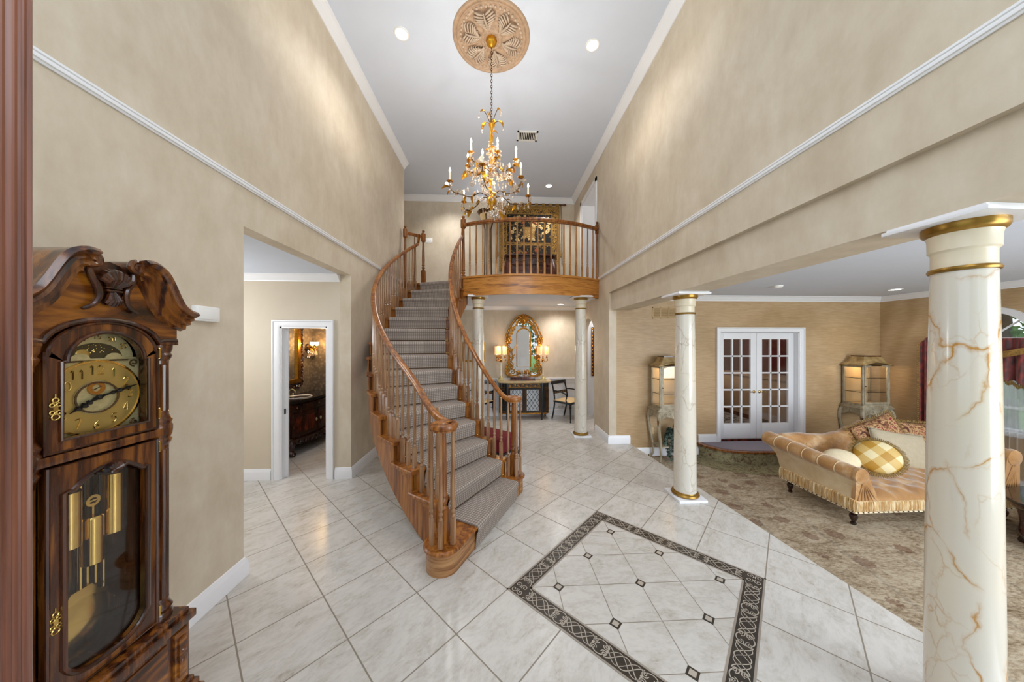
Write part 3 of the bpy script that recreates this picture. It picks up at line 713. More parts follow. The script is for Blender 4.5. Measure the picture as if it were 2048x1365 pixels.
# plastered soffit
s = MB(); n = 48; vs = []
for i in range(n+1):
    q = lerp(2.4, NT_+0.3, i/n); a = ang(q)-0.6; z = max(0.0, q*RISE-0.47)
    for r, zz in ((1.83,z),(2.925,z),(2.925,z+0.02),(1.83,z+0.02)): vs.append(sp_(r, a, zz))
s.add(vs, [(i*4+k, i*4+(k+1) % 4, (i+1)*4+(k+1) % 4, (i+1)*4+k) for i in range(n) for k in range(4)]+[(0,1,2,3), tuple(n*4+k for k in (3,2,1,0))])
s.build('soffit', M['plaster_hall'], st, world=True)
# scroll brackets under the outer tread ends
br0 = None
for k in range(2, NT_):
    b = MB(); z = k*RISE-0.035; vs = []
    prof = [(0.10,0),(0.2,-0.012),(0.42,-0.02),(0.5,-0.045),(0.62,-0.035),(0.74,-0.05),(0.86,-0.085),(0.95,-0.14),(1.0,-0.145)]
    up, dn = [], []
    for u, d in prof:
        a = lerp(ang(k)-0.4, ang(k+1)-0.4, 1-u)
        up.append((a, z)); dn.append((a, z+d))
    ring = up+dn[::-1]; m = len(ring)
    vs = [sp_(2.953, a, zz) for a, zz in ring]+[sp_(2.965, a, zz) for a, zz in ring]
    mm = len(up)
    fs = []
    for i in range(mm-1):
        fs.append((i, i+1, m-2-i, m-1-i)); fs.append((m+i, m+m-1-i, m+m-2-i, m+i+1))
    fs += [(i, (i+1) % m, m+(i+1) % m, m+i) for i in range(m)]
    b.add(vs, fs).build('tread_bracket', M['oak'], st, world=True)
# balusters
def baluster_mb(x, y, z0, z1, rot=0.0, block=0.20, s=1.0, h=0.014):
    b = MB(); w = 0.0165*s
    b.lathe([(w*1.38, z0), (w*1.38, z0+block), (w*1.1, z0+block+0.012)], (x, y, 0), 4, rot=rot+pi/4)
    zb = z0+block
    b.lathe([(w*0.95,zb+0.010),(w*1.15,zb+0.022),(w*0.8,zb+0.032),(w*0.62,zb+0.04),(w*1.05,zb+0.055),(w*1.1,zb+0.065),(w*0.72,zb+0.078),
             (w*1.0,zb+0.10),(w*0.98,zb+0.22),(w*0.8,lerp(zb,z1,0.6)),(w*0.62,z1)], (x, y, 0), 8)
    return b
def rail_z(side, deg):
    d = rad(T0-deg); return 0.98+1.85*d if side == 'out' else 0.86+2.0*d
for k in range(2, NT_):
    for f_ in (0.2, 0.53, 0.86):
        a = lerp(ang(k), ang(k+1), f_); p = sp_(RB_OUT, a)
        baluster_mb(p[0], p[1], k*RISE-0.002, rail_z('out', a)-0.02, rad(a), 0.175+0.06*f_).build('baluster', M['oak_baluster'], st, world=True)
    for f_ in (0.28, 0.78):
        a = lerp(ang(k), ang(k+1), f_); p = sp_(RB_IN, a)
        baluster_mb(p[0], p[1], k*RISE-0.002, rail_z('in', a)-0.02, rad(a), 0.17+0.06*f_).build('baluster', M['oak_baluster'], st, world=True)
# handrails with easings, volutes and goosenecks
RP = [(0.030*cos(rad(a))*(1.0 if sin(rad(a)) > -0.3 else 0.8), 0.028*sin(rad(a))+0.002) for a in range(0, 360, 30)]
RP = [(0.031,0.006),(0.026,0.022),(0.012,0.030),(-0.012,0.030),(-0.026,0.022),(-0.031,0.006),(-0.029,-0.008),(-0.019,-0.018),(-0.019,-0.028),(0.019,-0.028),(0.019,-0.018),(0.029,-0.008)]
def rail(name, side, r, c, zv, rv, a_end, neck):
    path = []
    # volute: from the eye outwards, then tangent into the flight
    A1 = math.degrees(math.atan2(c[1]-SY, c[0]-SX)) % 360
    sg = 1 if side == 'out' else -1
    R1 = hyp(c[0]-SX, c[1]-SY)-sg*rv
    tang = Vector(sp_(R1, A1)[:2]); base = tang-Vector(c); rr = base.length; b0 = math.atan2(base.y, base.x)
    sgn = -1 if side == 'out' else 1      # direction travelled when descending
    vol = []
    turns = 1.12
    for i in range(40):
        u = i/39; q = b0+sgn*turns*2*pi*u
        R_ = lerp(rr, rr*0.72, u)
        vol.append((c[0]+R_*cos(q), c[1]+R_*sin(q), zv))
    path += vol[::-1][:-1]
    n = 90
    for i in range(n+1):
        a = lerp(A1, a_end, i/n); z = rail_z(side, a)
        q = (A1-a)/9.0
        if q < 1: z = lerp(zv, rail_z(side, A1-9.0), q*q*(3-2*q)*0.35+q*q*0.65) if q < 1 else z
        w_ = max(0.0, 1-(A1-a)/14.0); w_ = w_*w_*(3-2*w_)
        path.append((*sp_(lerp(r, R1, w_), a)[:2], z))
    if neck:
        p = Vector(path[-1]); q = Vector(path[-2]); d = (p-q).normalized()
        dh = Vector((d.x, d.y, 0)).normalized()
        for i in range(1, 9):
            t_ = i/8
            path.append((p.x+dh.x*0.05*sin(t_*pi/2), p.y+dh.y*0.05*sin(t_*pi/2), p.z+neck*t_**1.6))
    o = MB().sweep(path, RP); o = o.build(name, M['oak'], st, world=True)
    e = MB().lathe([(0.0,zv-0.026),(rr*0.55,zv-0.026),(rr*0.62,zv),(rr*0.5,zv+0.026),(rr*0.2,zv+0.034),(0.0,zv+0.034)], (c[0],c[1],0), 18)
    e.build('volute_eye', M['oak'], o, world=True)
rail('handrail', 'out', RB_OUT, NLC, 1.105, 0.09, ang(15.05), 0.20)
rail('handrail', 'in', RB_IN, NRC, 1.095, 0.075, ang(14.55), 0.22)
# starting newels and the balusters ringed around them
def newel_mb(x, y, z0, z1, s=1.0, block=0.26, rot=0.0):
    b = MB(); w = 0.036*s
    b.lathe([(w*1.38,z0),(w*1.38,z0+block),(w*1.15,z0+block+0.02)], (x,y,0), 4, rot=rot+pi/4)
    zb = z0+block
    b.lathe([(w*1.0,zb+0.012),(w*1.1,zb+0.022),(w*0.82,zb+0.032),(w*0.62,zb+0.045),(w*0.95,zb+0.065),(w*1.0,zb+0.08),(w*0.7,zb+0.095),(w*0.66,zb+0.11),(w*0.98,zb+0.118),(w*0.98,zb+0.126),
             (w*0.8,zb+0.14),(w*0.86,zb+0.25),(w*0.62,z1)], (x,y,0), 12)
    return b
newel_mb(*NLC, RISE, 1.09, 0.95, 0.24, rad(-30)).build('newel_post', M['oak'], st, world=True)
newel_mb(*NRC, RISE, 1.08, 0.95, 0.22, rad(-30)).build('newel_post', M['oak'], st, world=True)
for a in (205, 268, 335, 50):
    baluster_mb(NLC[0]+0.092*cos(rad(a)), NLC[1]+0.092*sin(rad(a)), RISE-0.002, 1.085, rad(a)).build('baluster', M['oak_baluster'], st, world=True)
for a in (215, 290, 350, 60):
    baluster_mb(NRC[0]+0.08*cos(rad(a)), NRC[1]+0.08*sin(rad(a)), RISE-0.002, 1.075, rad(a)).build('baluster', M['oak_baluster'], st, world=True)
# upper newels of the outer side with a short level rail to the wall
def top_newel(x, y, z0, ztop, rot=0.0, s=1.0):
    b = newel_mb(x, y, z0, ztop-0.25, s, 0.30, rot)
    w = 0.036*s
    b.lathe([(w*0.74,ztop-0.25),(w*1.0,ztop-0.235),(w*1.35,ztop-0.225),(w*1.35,ztop-0.075),(w*0.9,ztop-0.06)], (x,y,0), 4 if False else 8, rot=rot+pi/8)
    b.lathe([(w*0.5,ztop-0.065),(w*0.9,ztop-0.055),(w*0.4,ztop-0.045),(w*0.85,ztop-0.028),(w*0.85,ztop-0.012),(w*0.3,ztop)], (x,y,0), 10)
    return b
LZ = NT_*RISE
NU1, NU2 = (-1.565, 6.365), (-1.865, 6.13)
top_newel(*NU1, LZ-0.02, 4.10, rad(-25)).build('newel_post', M['oak'], st, world=True)
top_newel(*NU2, LZ-0.3, 4.10, rad(-25), 0.9).build('newel_post', M['oak'], st, world=True)
MB().sweep([(*NU2, 3.96),(*NU1, 3.96)], RP).build('level_rail', M['oak'], st, world=True)
m_ = ((NU1[0]+NU2[0])/2, (NU1[1]+NU2[1])/2)
baluster_mb(*m_, LZ-0.02, 3.94).build('baluster', M['oak_baluster'], st, world=True)
# ------------------------------------------------------------------ runner carpet and its rods
rn = thing('stair_runner', 'grey brown woven carpet runner laid down the curved stairs', 'carpet runner', sp_(2.37, 246.5, 0))
c = MB(); rows = []; TH = 0.012
def prow(a_deg, z, nx=0.0): rows.append((a_deg, z))
L_ = 0.0
seq = []      # (angle, z) down the flight, from the landing to the floor
dpm = 1/rad(1)/2.37
for k in range(NT_, 0, -1):
    z = k*RISE; a = ang(k)
    if k == NT_: seq += [(a-5.5, z+TH+0.006), (a-0.5, z+TH+0.006)]
    else: seq += [(ang(k+1)-0.62, z+TH*2), (ang(k+1)-0.2, z+TH), (a-0.45, z+TH)]
    seq += [(a+0.12, z+TH-0.004), (a+0.36, z-0.012), (a+0.36, z-0.034), (a+0.10, z-0.05), (a-0.28, z-RISE+TH*2.5 if k > 1 else 0.004)]
arcs = [0.0]
for i in range(1, len(seq)):
    arcs.append(arcs[-1]+hyp(rad(seq[i][0]-seq[i-1][0])*2.37, seq[i][1]-seq[i-1][1]))
NR = 10; vs, uv = [], []
for (a, z), l in zip(seq, arcs):
    for j in range(NR+1):
        r = lerp(RI, RO, j/NR); vs.append(sp_(r, a, z)); uv.append((r, l))
m = len(seq); fs = [(i*(NR+1)+j, i*(NR+1)+j+1, (i+1)*(NR+1)+j+1, (i+1)*(NR+1)+j) for i in range(m-1) for j in range(NR)]
# underside gives it thickness at the edges
vs2 = [sp_(lerp(RI, RO, j/NR), a-0.15, z-0.011) for (a, z) in seq for j in range(NR+1)]
o = len(vs); vs += vs2; uv += uv
fs += [tuple(o+x for x in reversed(f)) for f in fs[:]]
for i in range(m-1):
    for j in (0, NR):
        fs.append((i*(NR+1)+j, (i+1)*(NR+1)+j, o+(i+1)*(NR+1)+j, o+i*(NR+1)+j))
c.add(vs, fs, uv).build('carpet', M['runner_carpet'], rn, world=True)
for k in range(1, NT_):
    a = ang(k+1)-0.25; z = k*RISE+0.028
    p, q = Vector(sp_(RI-0.03, a, z)), Vector(sp_(RO+0.03, a, z)); d = (q-p).normalized()
    rd = MB().tube([p, q], 0.0045, 8).build('stair_rod', M['bronze'], rn, world=True)
    for e, s_ in ((p, -1), (q, 1)):
        MB().ball(e+d*s_*0.012, 0.011, 8, 6).tube([e, e+d*s_*-0.03], 0.007, 8).build('rod_finial', M['brass'], rd, world=True)
# ------------------------------------------------------------------ balcony railing
bl = thing('balcony_railing', 'curved oak balcony railing with straight turned balusters above the fascia', 'railing', (0.62, 5.36, 2.99))
FZ = 2.99
top_newel(-0.672, 5.76, LZ-0.25, 4.165, rad(20), 1.05).build('newel_post', M['oak'], bl, world=True)
hn = top_newel(1.90, 5.795, 2.62, 4.12, 0, 0.8); hn.build('newel_post', M['oak'], bl, world=True)
MB().sweep([(*balc(0.0+i/36, 0.005), 3.965) for i in range(37)], [(u*1.05, w*1.15) for u, w in RP]).build('handrail', M['oak'], bl, world=True)
for i in range(20):
    x, y = balc((i+0.9)/20.9, -0.005)
    baluster_mb(x, y, FZ-0.002, 3.945, 0.0, 0.20, 1.05).build('baluster', M['oak_gold'], bl, world=True)
# ------------------------------------------------------------------ marble columns
def column(loc, H, r, label, mat, group=None):
    t = thing('marble_column', label, 'column', loc, 0, 'marble columns with gold bands')
    MB().box((-r*1.42,-r*1.42,0),(r*1.42,r*1.42,0.028),0.003).build('plinth', M['white_satin'], t)
    MB().lathe([(r*1.0,0.028),(r*1.22,0.030),(r*1.30,0.045),(r*1.22,0.062),(r*1.08,0.066),(r*1.05,0.075),(r*1.0,0.078)], n=36).build('base_ring', M['gold_paint'], t)
    zt = H-0.03
    MB().lathe([(r*1.04,0.07),(r*1.035,0.2),(r*1.02,0.5),(r*0.98,1.1),(r*0.93,1.6),(r*0.86,zt-0.215)], n=40).build('shaft', M[mat], t)
    zb = zt-0.215
    MB().lathe([(r*0.86,zb-0.002),(r*0.93,zb),(r*0.96,zb+0.009),(r*0.93,zb+0.018),(r*0.86,zb+0.02)], n=36).build('neck_band', M['gold_paint'], t)
    MB().lathe([(r*0.85,zb+0.019),(r*0.85,zb+0.085),(r*0.87,zb+0.09),(r*0.94,zb+0.098),(r*0.94,zb+0.11),(r*0.95,zb+0.155),(r*0.99,zb+0.172)], n=36).build('capital', M['cream_paint'], t)
    MB().lathe([(r*0.99,zb+0.171),(r*1.08,zb+0.178),(r*1.14,zb+0.19),(r*1.14,zb+0.214)], n=36).build('top_band', M['gold_paint'], t)
    MB().box((-r*1.62,-r*1.62,H-0.031),(r*1.62,r*1.62,H-0.012),0.004).box((-r*1.5,-r*1.5,H-0.014),(r*1.5,r*1.5,H-0.001)).build('abacus', M['white_satin'], t)
    return t
column((2.118,1.285,0), 2.335, 0.105, 'large cream marble column with gold veins nearest the viewer at right', 'column_marble')
column((2.14,3.39,0), 2.335, 0.113, 'pale marble column at the living room edge before the french doors', 'column_marble_soft')
column((-0.39,5.75,0), 2.65, 0.115, 'slim marble column under the balcony behind the stair rail', 'column_marble_soft')
column((1.56,5.72,0), 2.65, 0.115, 'slim marble column under the right end of the balcony', 'column_marble_soft')

# ------------------------------------------------------------------ grandfather clock (local: x to the front, y along the wall, z up)
ck = thing('grandfather_clock', 'tall carved walnut grandfather clock with brass dial against the left wall', 'clock', (-1.925,1.268,0))
D = 0.40                                             # front of the case
def cb(name, m, boxes, ch=0.004, parent=ck, label=None):
    b = MB()
    for a, c in boxes: b.box(a, c, ch)
    return b.build(name, M[m], parent, label=label)
base = cb('base', 'walnut', [((0.0,-0.27,0.04),(D+0.03,0.27,0.46)), ((0.0,-0.30,0.0),(D+0.075,0.30,0.10)), ((0.0,-0.29,0.10),(D+0.06,0.29,0.135)), ((0.0,-0.28,0.135),(D+0.045,0.28,0.155)), ((0.0,-0.285,0.44),(D+0.05,0.285,0.475)), ((0.0,-0.265,0.475),(D+0.035,0.265,0.50))])
p = MB(); p.box((D+0.02,-0.17,0.19),(D+0.038,0.17,0.41),0.006)
for y in (-0.225,0.225):
    p.box((D+0.02,y-0.03,0.18),(D+0.04,y+0.03,0.42),0.005); p.box((D+0.036,y-0.018,0.21),(D+0.05,y+0.018,0.39),0.006)
    p.lathe([(0.0,D+0.035),(0.016,D+0.045),(0.008,D+0.055),(0.0,D+0.058)], (0,y,0.33), 10, 'x')
for z in (0.25,): p.ball((D+0.045,0.225,0.27),(0.01,0.014,0.03)); p.ball((D+0.045,-0.225,0.27),(0.01,0.014,0.03))
p.build('base_panel', M['walnut_burl'], base)
for x0, x1 in ((0.08,0.34),): MB().box((x0,0.27,0.18),(x1,0.282,0.42),0.005).build('side_panel', M['walnut_burl'], base)
# waist and hood carcass: back, sides, rails
cb('trunk', 'walnut_dark', [((0.0,-0.215,0.50),(0.02,0.215,1.93)), ((0.0,-0.215,0.50),(D-0.045,-0.20,1.85)), ((0.0,0.20,0.50),(D-0.045,0.215,1.85)), ((0.0,-0.21,0.50),(D-0.02,0.21,0.52)), ((0.02,-0.205,1.345),(D-0.03,0.205,1.365))], 0.002)
cb('mid_rail', 'walnut', [((D-0.06,-0.21,1.345),(D,0.21,1.378)), ((0.0,-0.222,1.35),(D+0.0,-0.2,1.372)), ((0.0,0.2,1.35),(D,0.222,1.372))])
# fluted corner columns, two stages each
for s in (-1, 1):
    y = s*0.205
    for z0, z1 in ((0.50,1.365),(1.365,1.755)):
        c = MB(); vs = []; n = 32; r0 = 0.038
        prof = [(1.25,z0),(1.25,z0+0.02),(1.12,z0+0.03),(1.25,z0+0.045),(1.05,z0+0.06),(0.92,z0+0.07)]
        prof += [(0.92,z0+0.085)]+[(0.9,lerp(z0+0.09,z1-0.09,q/8)) for q in range(9)]+[(0.92,z1-0.085)]
        prof += [(0.92,z1-0.07),(1.08,z1-0.06),(1.2,z1-0.045),(1.05,z1-0.035),(1.2,z1-0.02),(1.25,z1)]
        for k, (r, z) in enumerate(prof):
            fl = 7 <= k <= 15
            for i in range(n):
                q = r0*r*(1-(0.10 if (fl and i % 2) else 0.0)); a = 2*pi*i/n
                vs.append((D-0.045+q*cos(a), y+q*sin(a), z))
        c.add(vs, [(k*n+i, k*n+(i+1) % n, (k+1)*n+(i+1) % n, (k+1)*n+i) for k in range(len(prof)-1) for i in range(n)]+[tuple(range(n)), tuple((len(prof)-1)*n+i for i in range(n))])
        c.build('corner_column', M['walnut'], ck, sharp=0.5)
# lower door: frame with a shaped opening, applied moulding, glass
def frame(outer, inner, x0, x1, mb=None):
    """ring between two outlines with the same number of points, in the yz plane"""
    mb = mb or MB(); n = len(outer)
    vs = [(x0,*p) for p in outer]+[(x1,*p) for p in outer]+[(x0,*p) for p in inner]+[(x1,*p) for p in inner]
    fs = []
    for i in range(n):
        j = (i+1) % n
        fs += [(n+i,n+j,3*n+j,3*n+i), (i,j,2*n+j,2*n+i), (i,j,n+j,n+i), (2*n+i,2*n+j,3*n+j,3*n+i)]
    return mb.add(vs, fs)
dy0, dy1, dz0, dz1 = -0.165, 0.165, 0.515, 1.335
g0, g1, gt, gb = -0.128, 0.128, 1.235, 0.60
inn, out = [], []
for i in range(24):                                   # top edge, left to right
    u = i/23; y = lerp(g0, g1, u); q = abs(2*u-1)
    z = gt+0.055*max(0.0, cos(q*pi*0.62))**0.8 if q < 0.78 else gt
    inn.append((y, z)); out.append((lerp(dy0, dy1, u), dz1))
for i in range(24):                                   # bottom edge, right to left, belly curve
    u = i/23; y = lerp(g1, g0, u); q = abs(2*u-1)
    z = gb-0.05*(1-q**3)+0.02*(q**8)
    inn.append((y, z)); out.append((lerp(dy1, dy0, u), dz0))
ld = frame(out, inn, D-0.035, D-0.005).build('trunk_door', M['walnut'], ck)
MB().tube([(D-0.004,y,z) for y, z in inn], 0.009, 8, True).build('door_moulding', M['walnut_dark'], ld)
MB().tube([(D-0.006,y,z) for y, z in ((dy0,dz0),(dy0,dz1),(dy1,dz1),(dy1,dz0))], 0.006, 6, True).build('edge_bead', M['walnut_dark'], ld)
MB().box((D-0.024,g0-0.01,0.54),(D-0.020,g1+0.01,1.31)).build('door_glass', M['glass'], ld)
sh = MB()
for k in range(7):
    a = rad(lerp(20,160,k/6)); sh.tube([(D+0.004,0,1.265),(D+0.014,0.028*cos(a),1.265+0.034*sin(a))],[0.005,0.010],7)
sh.ball((D+0.006,0,1.26),(0.012,0.016,0.012)); sh.tube([(D+0.004,-0.05,1.275),(D+0.008,-0.02,1.262),(D+0.008,0.02,1.262),(D+0.004,0.05,1.275)],0.006,6)
sh.build('carved_shell', M['walnut_dark'], ld)
# hood door with arched dial opening
hz0, hz1 = 1.385, 1.735; ax = 0.107
o2, i2 = [], []
zsp = 1.70; n = 20; ax = 0.118
for i in range(n+1):
    a = rad(180-180*i/n)
    i2.append((ax*cos(a), zsp+0.108*sin(a))); o2.append(((ax+0.045)*cos(a), zsp+0.02+0.125*sin(a)))
i2 = [(-0.132,1.425),(-0.132,zsp),(-ax-0.004,zsp)]+i2+[(ax+0.004,zsp),(0.132,zsp),(0.132,1.425)]
o2 = [(-0.168,hz0),(-0.168,hz1),(-0.155,hz1)]+o2+[(0.155,hz1),(0.168,hz1),(0.168,hz0)]
hd = frame(o2, i2, D-0.04, D-0.008).build('hood_door', M['walnut'], ck)
MB().tube([(D-0.006,y,z) for y, z in i2], 0.007, 8, True).build('door_moulding', M['walnut_dark'], hd)
MB().tube([(D-0.008,y,z) for y, z in o2], 0.006, 6, True).build('edge_bead', M['walnut_dark'], hd)
# dial
X0 = D-0.058
dl = MB(); da = [(-0.145,1.405),(-0.145,1.702),(-0.122,1.702)]+[(0.122*cos(rad(180-9*i)), 1.702+0.116*sin(rad(180-9*i))) for i in range(21)]+[(0.122,1.702),(0.145,1.702),(0.145,1.405)]
dl = dl.prism(da, X0-0.01, X0, 'yz').build('dial', M['brass_pale'], ck)
DZ = 1.553
def disc(x0, x1, r0, r1, z=DZ, y=0.0, n=40, sy=1.0):
    vs = []
    for i in range(n):
        a = 2*pi*i/n
        for x, r in ((x0,r0),(x1,r0),(x1,r1),(x0,r1)): vs.append((x, y+r*sy*cos(a), z+r*sin(a)))
    return MB().add(vs, [(i*4+k, i*4+(k+1) % 4, ((i+1) % n)*4+(k+1) % 4, ((i+1) % n)*4+k) for i in range(n) for k in range(4)])
disc(X0, X0+0.004, 0.066, 0.142).build('chapter_ring', M['brass_dial'], dl)
disc(X0, X0+0.008, 0.139, 0.146).build('bezel', M['brass'], dl)
rg = MB()
for a in range(0, 360, 5): rg.ball((X0+0.009, 0.064*cos(rad(a)), DZ+0.058*sin(rad(a))), 0.0035, 6, 4)
rg.build('inner_scroll', M['bronze'], dl)
disc(X0, X0+0.006, 0.014, 0.026, DZ+0.036).build('seconds_ring', M['dial_gold'], dl)
MB().tube([(X0+0.008,-0.012,DZ+0.03),(X0+0.008,0.012,DZ+0.042)],[0.002,0.001],6).build('seconds_hand', M['dark_metal'], dl)
# arabic numerals as raised brass strokes
G = {'0': [[(0,.2),(0,.8),(.25,1),(.5,.8),(.5,.2),(.25,0),(0,.2)]], '1': [[(.05,.8),(.25,1),(.25,0)]],
     '2': [[(0,.75),(.2,1),(.5,.85),(.45,.55),(0,0),(.5,0)]], '3': [[(0,.9),(.25,1),(.5,.8),(.2,.55),(.5,.3),(.25,0),(0,.12)]],
     '4': [[(.4,0),(.4,1),(0,.3),(.55,.3)]], '5': [[(.5,1),(.08,1),(.05,.6),(.3,.65),(.5,.35),(.25,0),(0,.1)]],
     '6': [[(.45,.95),(.1,.6),(0,.25),(.25,0),(.5,.25),(.25,.5),(.02,.3)]], '7': [[(0,1),(.5,1),(.15,0)]],
     '8': [[(.25,.52),(.02,.75),(.25,1),(.48,.75),(.25,.52),(0,.25),(.25,0),(.5,.25),(.25,.52)]], '9': [[(.05,.05),(.4,.4),(.5,.75),(.25,1),(0,.75),(.25,.5),(.48,.7)]]}
def num(mb, txt, y, z, h, x, r=0.0018):
    w = h*0.72; tot = w*len(txt)-h*0.2
    for i, ch in enumerate(txt):
        for st_ in G[ch]:
            pts = smoothpath([(x, y-tot/2+i*w+q[0]*h*0.9, z+(q[1]-0.5)*h) for q in st_], 3)
            mb.tube(pts, r, 5)
for k in range(1, 13):
    a = pi/2-2*pi*k/12; b = MB(); num(b, str(k), 0.107*cos(a), DZ+0.107*sin(a), 0.034, X0+0.006)
    b.build('numeral', M['brass'], dl)
for y, z, tx, l in ((0,1.790,'15',None),(0.046,1.781,'20',None),(-0.046,1.781,'10',None),(0.084,1.754,'25',None),(-0.084,1.754,'5',None)):
    b = MB(); num(b, tx, y, z, 0.018, X0+0.006, 0.0012); b.build('moon_numeral', M['brass'], dl)
MB().prism([(0.082*cos(rad(a)),1.704+0.062*sin(rad(a))) for a in range(0,181,9)], X0, X0+0.003, 'yz').build('moon_disc', M['star_sky'], dl)
s_ = MB(); random.seed(3)
for k in range(34):
    a, r = rad(random.uniform(35,145)), random.uniform(0.02,0.055); s_.ball((X0+0.004, r*cos(a)*1.2, 1.71+r*sin(a)), 0.0018, 5, 4)
s_ = s_.build('star_field', M['brass'], dl); s_['kind'] = 'stuff'
MB().ball((X0+0.002,-0.04,1.722),(0.005,0.022,0.022),16,8).build('moon_face', M['brass_dial'], dl)
for y in (-0.05,0.05): MB().prism([(y+0.028*cos(rad(a)),1.702+0.024*sin(rad(a))) for a in range(0,181,12)], X0+0.005, X0+0.009, 'yz').build('hemisphere', M['brass_pale'], dl)
for sy in (-1,1):
    for z, sz in ((1.425,1),(1.682,-1)):
        ca_ = MB()
        for sp0 in (0.0,):
            ca_.tube([(X0+0.004, sy*(0.122+p_[0]), z+sz*(0.0+p_[1])) for p_ in spiral((0,0),0.016,0.004,pi/2,1.2,16)],0.003,5)
            ca_.tube([(X0+0.004,sy*0.14,z+sz*0.02),(X0+0.004,sy*0.141,z+sz*0.08)],0.003,5); ca_.tube([(X0+0.004,sy*0.10,z-sz*0.012),(X0+0.004,sy*0.04,z-sz*0.014)],0.003,5)
        ca_.build('corner_scroll', M['bronze'], dl)
MB().tube([(X0+0.004,-0.143,1.702),(X0+0.004,0.143,1.702)],0.004,6).build('dial_bar', M['brass_pale'], dl)
def hand(mb, ang_, L, w):
    c_, s__ = cos(ang_), sin(ang_); x = X0+0.012
    mb.tube([(x, q*L*c_, DZ+q*L*s__) for q in (-0.12,0,0.25,0.32,0.42,0.5,0.6,0.7,0.8,1.0)], [w*q for q in (0.6,1.2,0.5,1.4,0.6,1.6,0.6,1.3,0.5,0.15)], 6)
b = MB(); hand(b, rad(15), 0.138, 0.006); b.build('minute_hand', M['dark_metal'], dl)
b = MB(); hand(b, rad(210), 0.095, 0.008); b.ball((X0+0.014,0,DZ),0.010,8,6); b.build('hour_hand', M['dark_metal'], dl)
# swan neck pediment
hood = MB()
hood.box((0.0,-0.255,1.755),(D-0.07,0.255,1.776),0.003).box((D-0.08,-0.255,1.755),(D-0.004,-0.176,1.776),0.003).box((D-0.08,0.176,1.755),(D-0.004,0.255,1.776),0.003); hood.box((0.0,-0.24,1.775),(D-0.07,0.24,1.91),0.003)
hood.build('hood', M['walnut'], ck)
def ogee(u):        # outline of the pediment, u 0 (outer end) .. 1 (centre scroll)
    pts = [(0.29,1.902),(0.255,1.912),(0.225,1.938),(0.20,1.982),(0.178,2.035),(0.15,2.08),(0.112,2.105),(0.075,2.10)]
    q = u*(len(pts)-1); i = min(int(q), len(pts)-2); t_ = q-i
    return (lerp(pts[i][0],pts[i+1][0],t_), lerp(pts[i][1],pts[i+1][1],t_))
arch_ = [(0.178*cos(rad(a)), 1.752+0.105*sin(rad(a))) for a in range(0, 181, 10)]
fr_ = [(-0.2549,1.775)]+[(-min(0.2549,ogee(i/16)[0]*0.93)+i*1e-5, ogee(i/16)[1]-0.012) for i in range(17)]+[(-0.03,2.06),(0.03,2.06)]+[(min(0.2549,ogee(1-i/16)[0]*0.93)-(16-i)*1e-5, ogee(1-i/16)[1]-0.012) for i in range(17)]+[(0.2549,1.775),(0.19,1.775)]+arch_[1:-1]+[(-0.19,1.775)]
MB().prism(fr_, D-0.06, D-0.012, 'yz').build('tympanum', M['walnut_burl'], ck)
MB().tube([(D-0.010,y,z) for y, z in [(-0.25,1.776),(-0.195,1.776)]+arch_[::-1][1:-1]+[(0.195,1.776),(0.25,1.776)]], 0.010, 8).build('arch_moulding', M['walnut_dark'], ck)
for sgn in (-1, 1):
    m_ = MB()
    P = smoothpath([Vector((0, sgn*ogee(i/10)[0], ogee(i/10)[1])) for i in range(11)], 3)
    prof = [(-0.30,0.004),(0.0,0.006),(0.05,0.013),(0.064,0.0),(0.050,-0.013),(0.038,-0.016),(0.044,-0.028),(0.026,-0.034),(0.030,-0.050),(0.010,-0.056),(0.012,-0.072),(-0.012,-0.082),(-0.05,-0.05),(-0.30,-0.018)]
    vs = []; npf = len(prof)
    for i, p_ in enumerate(P):
        t_ = (P[min(i+1,len(P)-1)]-P[max(i-1,0)]).normalized(); nn = Vector((0, -t_.z, t_.y))*(1 if sgn < 0 else -1)
        if nn.z < 0 and abs(nn.z) > 0.01: nn = -nn
        for u, w in prof:
            q = p_+nn*w; vs.append((D+u, q.y, q.z))
    m_.add(vs, [(i*npf+k, i*npf+(k+1) % npf, (i+1)*npf+(k+1) % npf, (i+1)*npf+k) for i in range(len(P)-1) for k in range(npf)]+[tuple(range(npf)), tuple((len(P)-1)*npf+k for k in range(npf))])
    sc_ = [(D+0.016, sgn*(0.070+p_[0]), 2.078+p_[1]) for p_ in spiral((0,0),0.024,0.005,pi/2,-1.4 if False else 1.4,24)]
    m_.tube(sc_, 0.012, 8); m_.lathe([(0.027,D-0.30),(0.027,D+0.018)], (0,sgn*0.070,2.076), 16, 'x')
    o = m_.build('swan_neck', M['walnut'], ck)
    cb('cornice_return', 'walnut', [((0.0,sgn*0.245,1.895),(D+0.04,sgn*0.285,1.908)), ((0.0,sgn*0.245,1.875),(D+0.02,sgn*0.268,1.895))], 0.003)
    f_ = MB().lathe([(0.012,1.908),(0.016,1.915),(0.007,1.925),(0.019,1.945),(0.02,1.958),(0.008,1.972),(0.011,1.985),(0.012,1.992),(0.004,2.005),(0.0,2.01)], (D-0.11,sgn*0.225,0), 14)
    f_.build('finial', M['bronze'], ck)
cr = MB(); cr.prism([(-0.062,2.045),(-0.05,1.985),(-0.03,1.93),(-0.018,1.915),(0.018,1.915),(0.03,1.93),(0.05,1.985),(0.062,2.045),(0.03,2.075),(0,2.085),(-0.03,2.075)], D-0.04, D-0.004, 'yz')
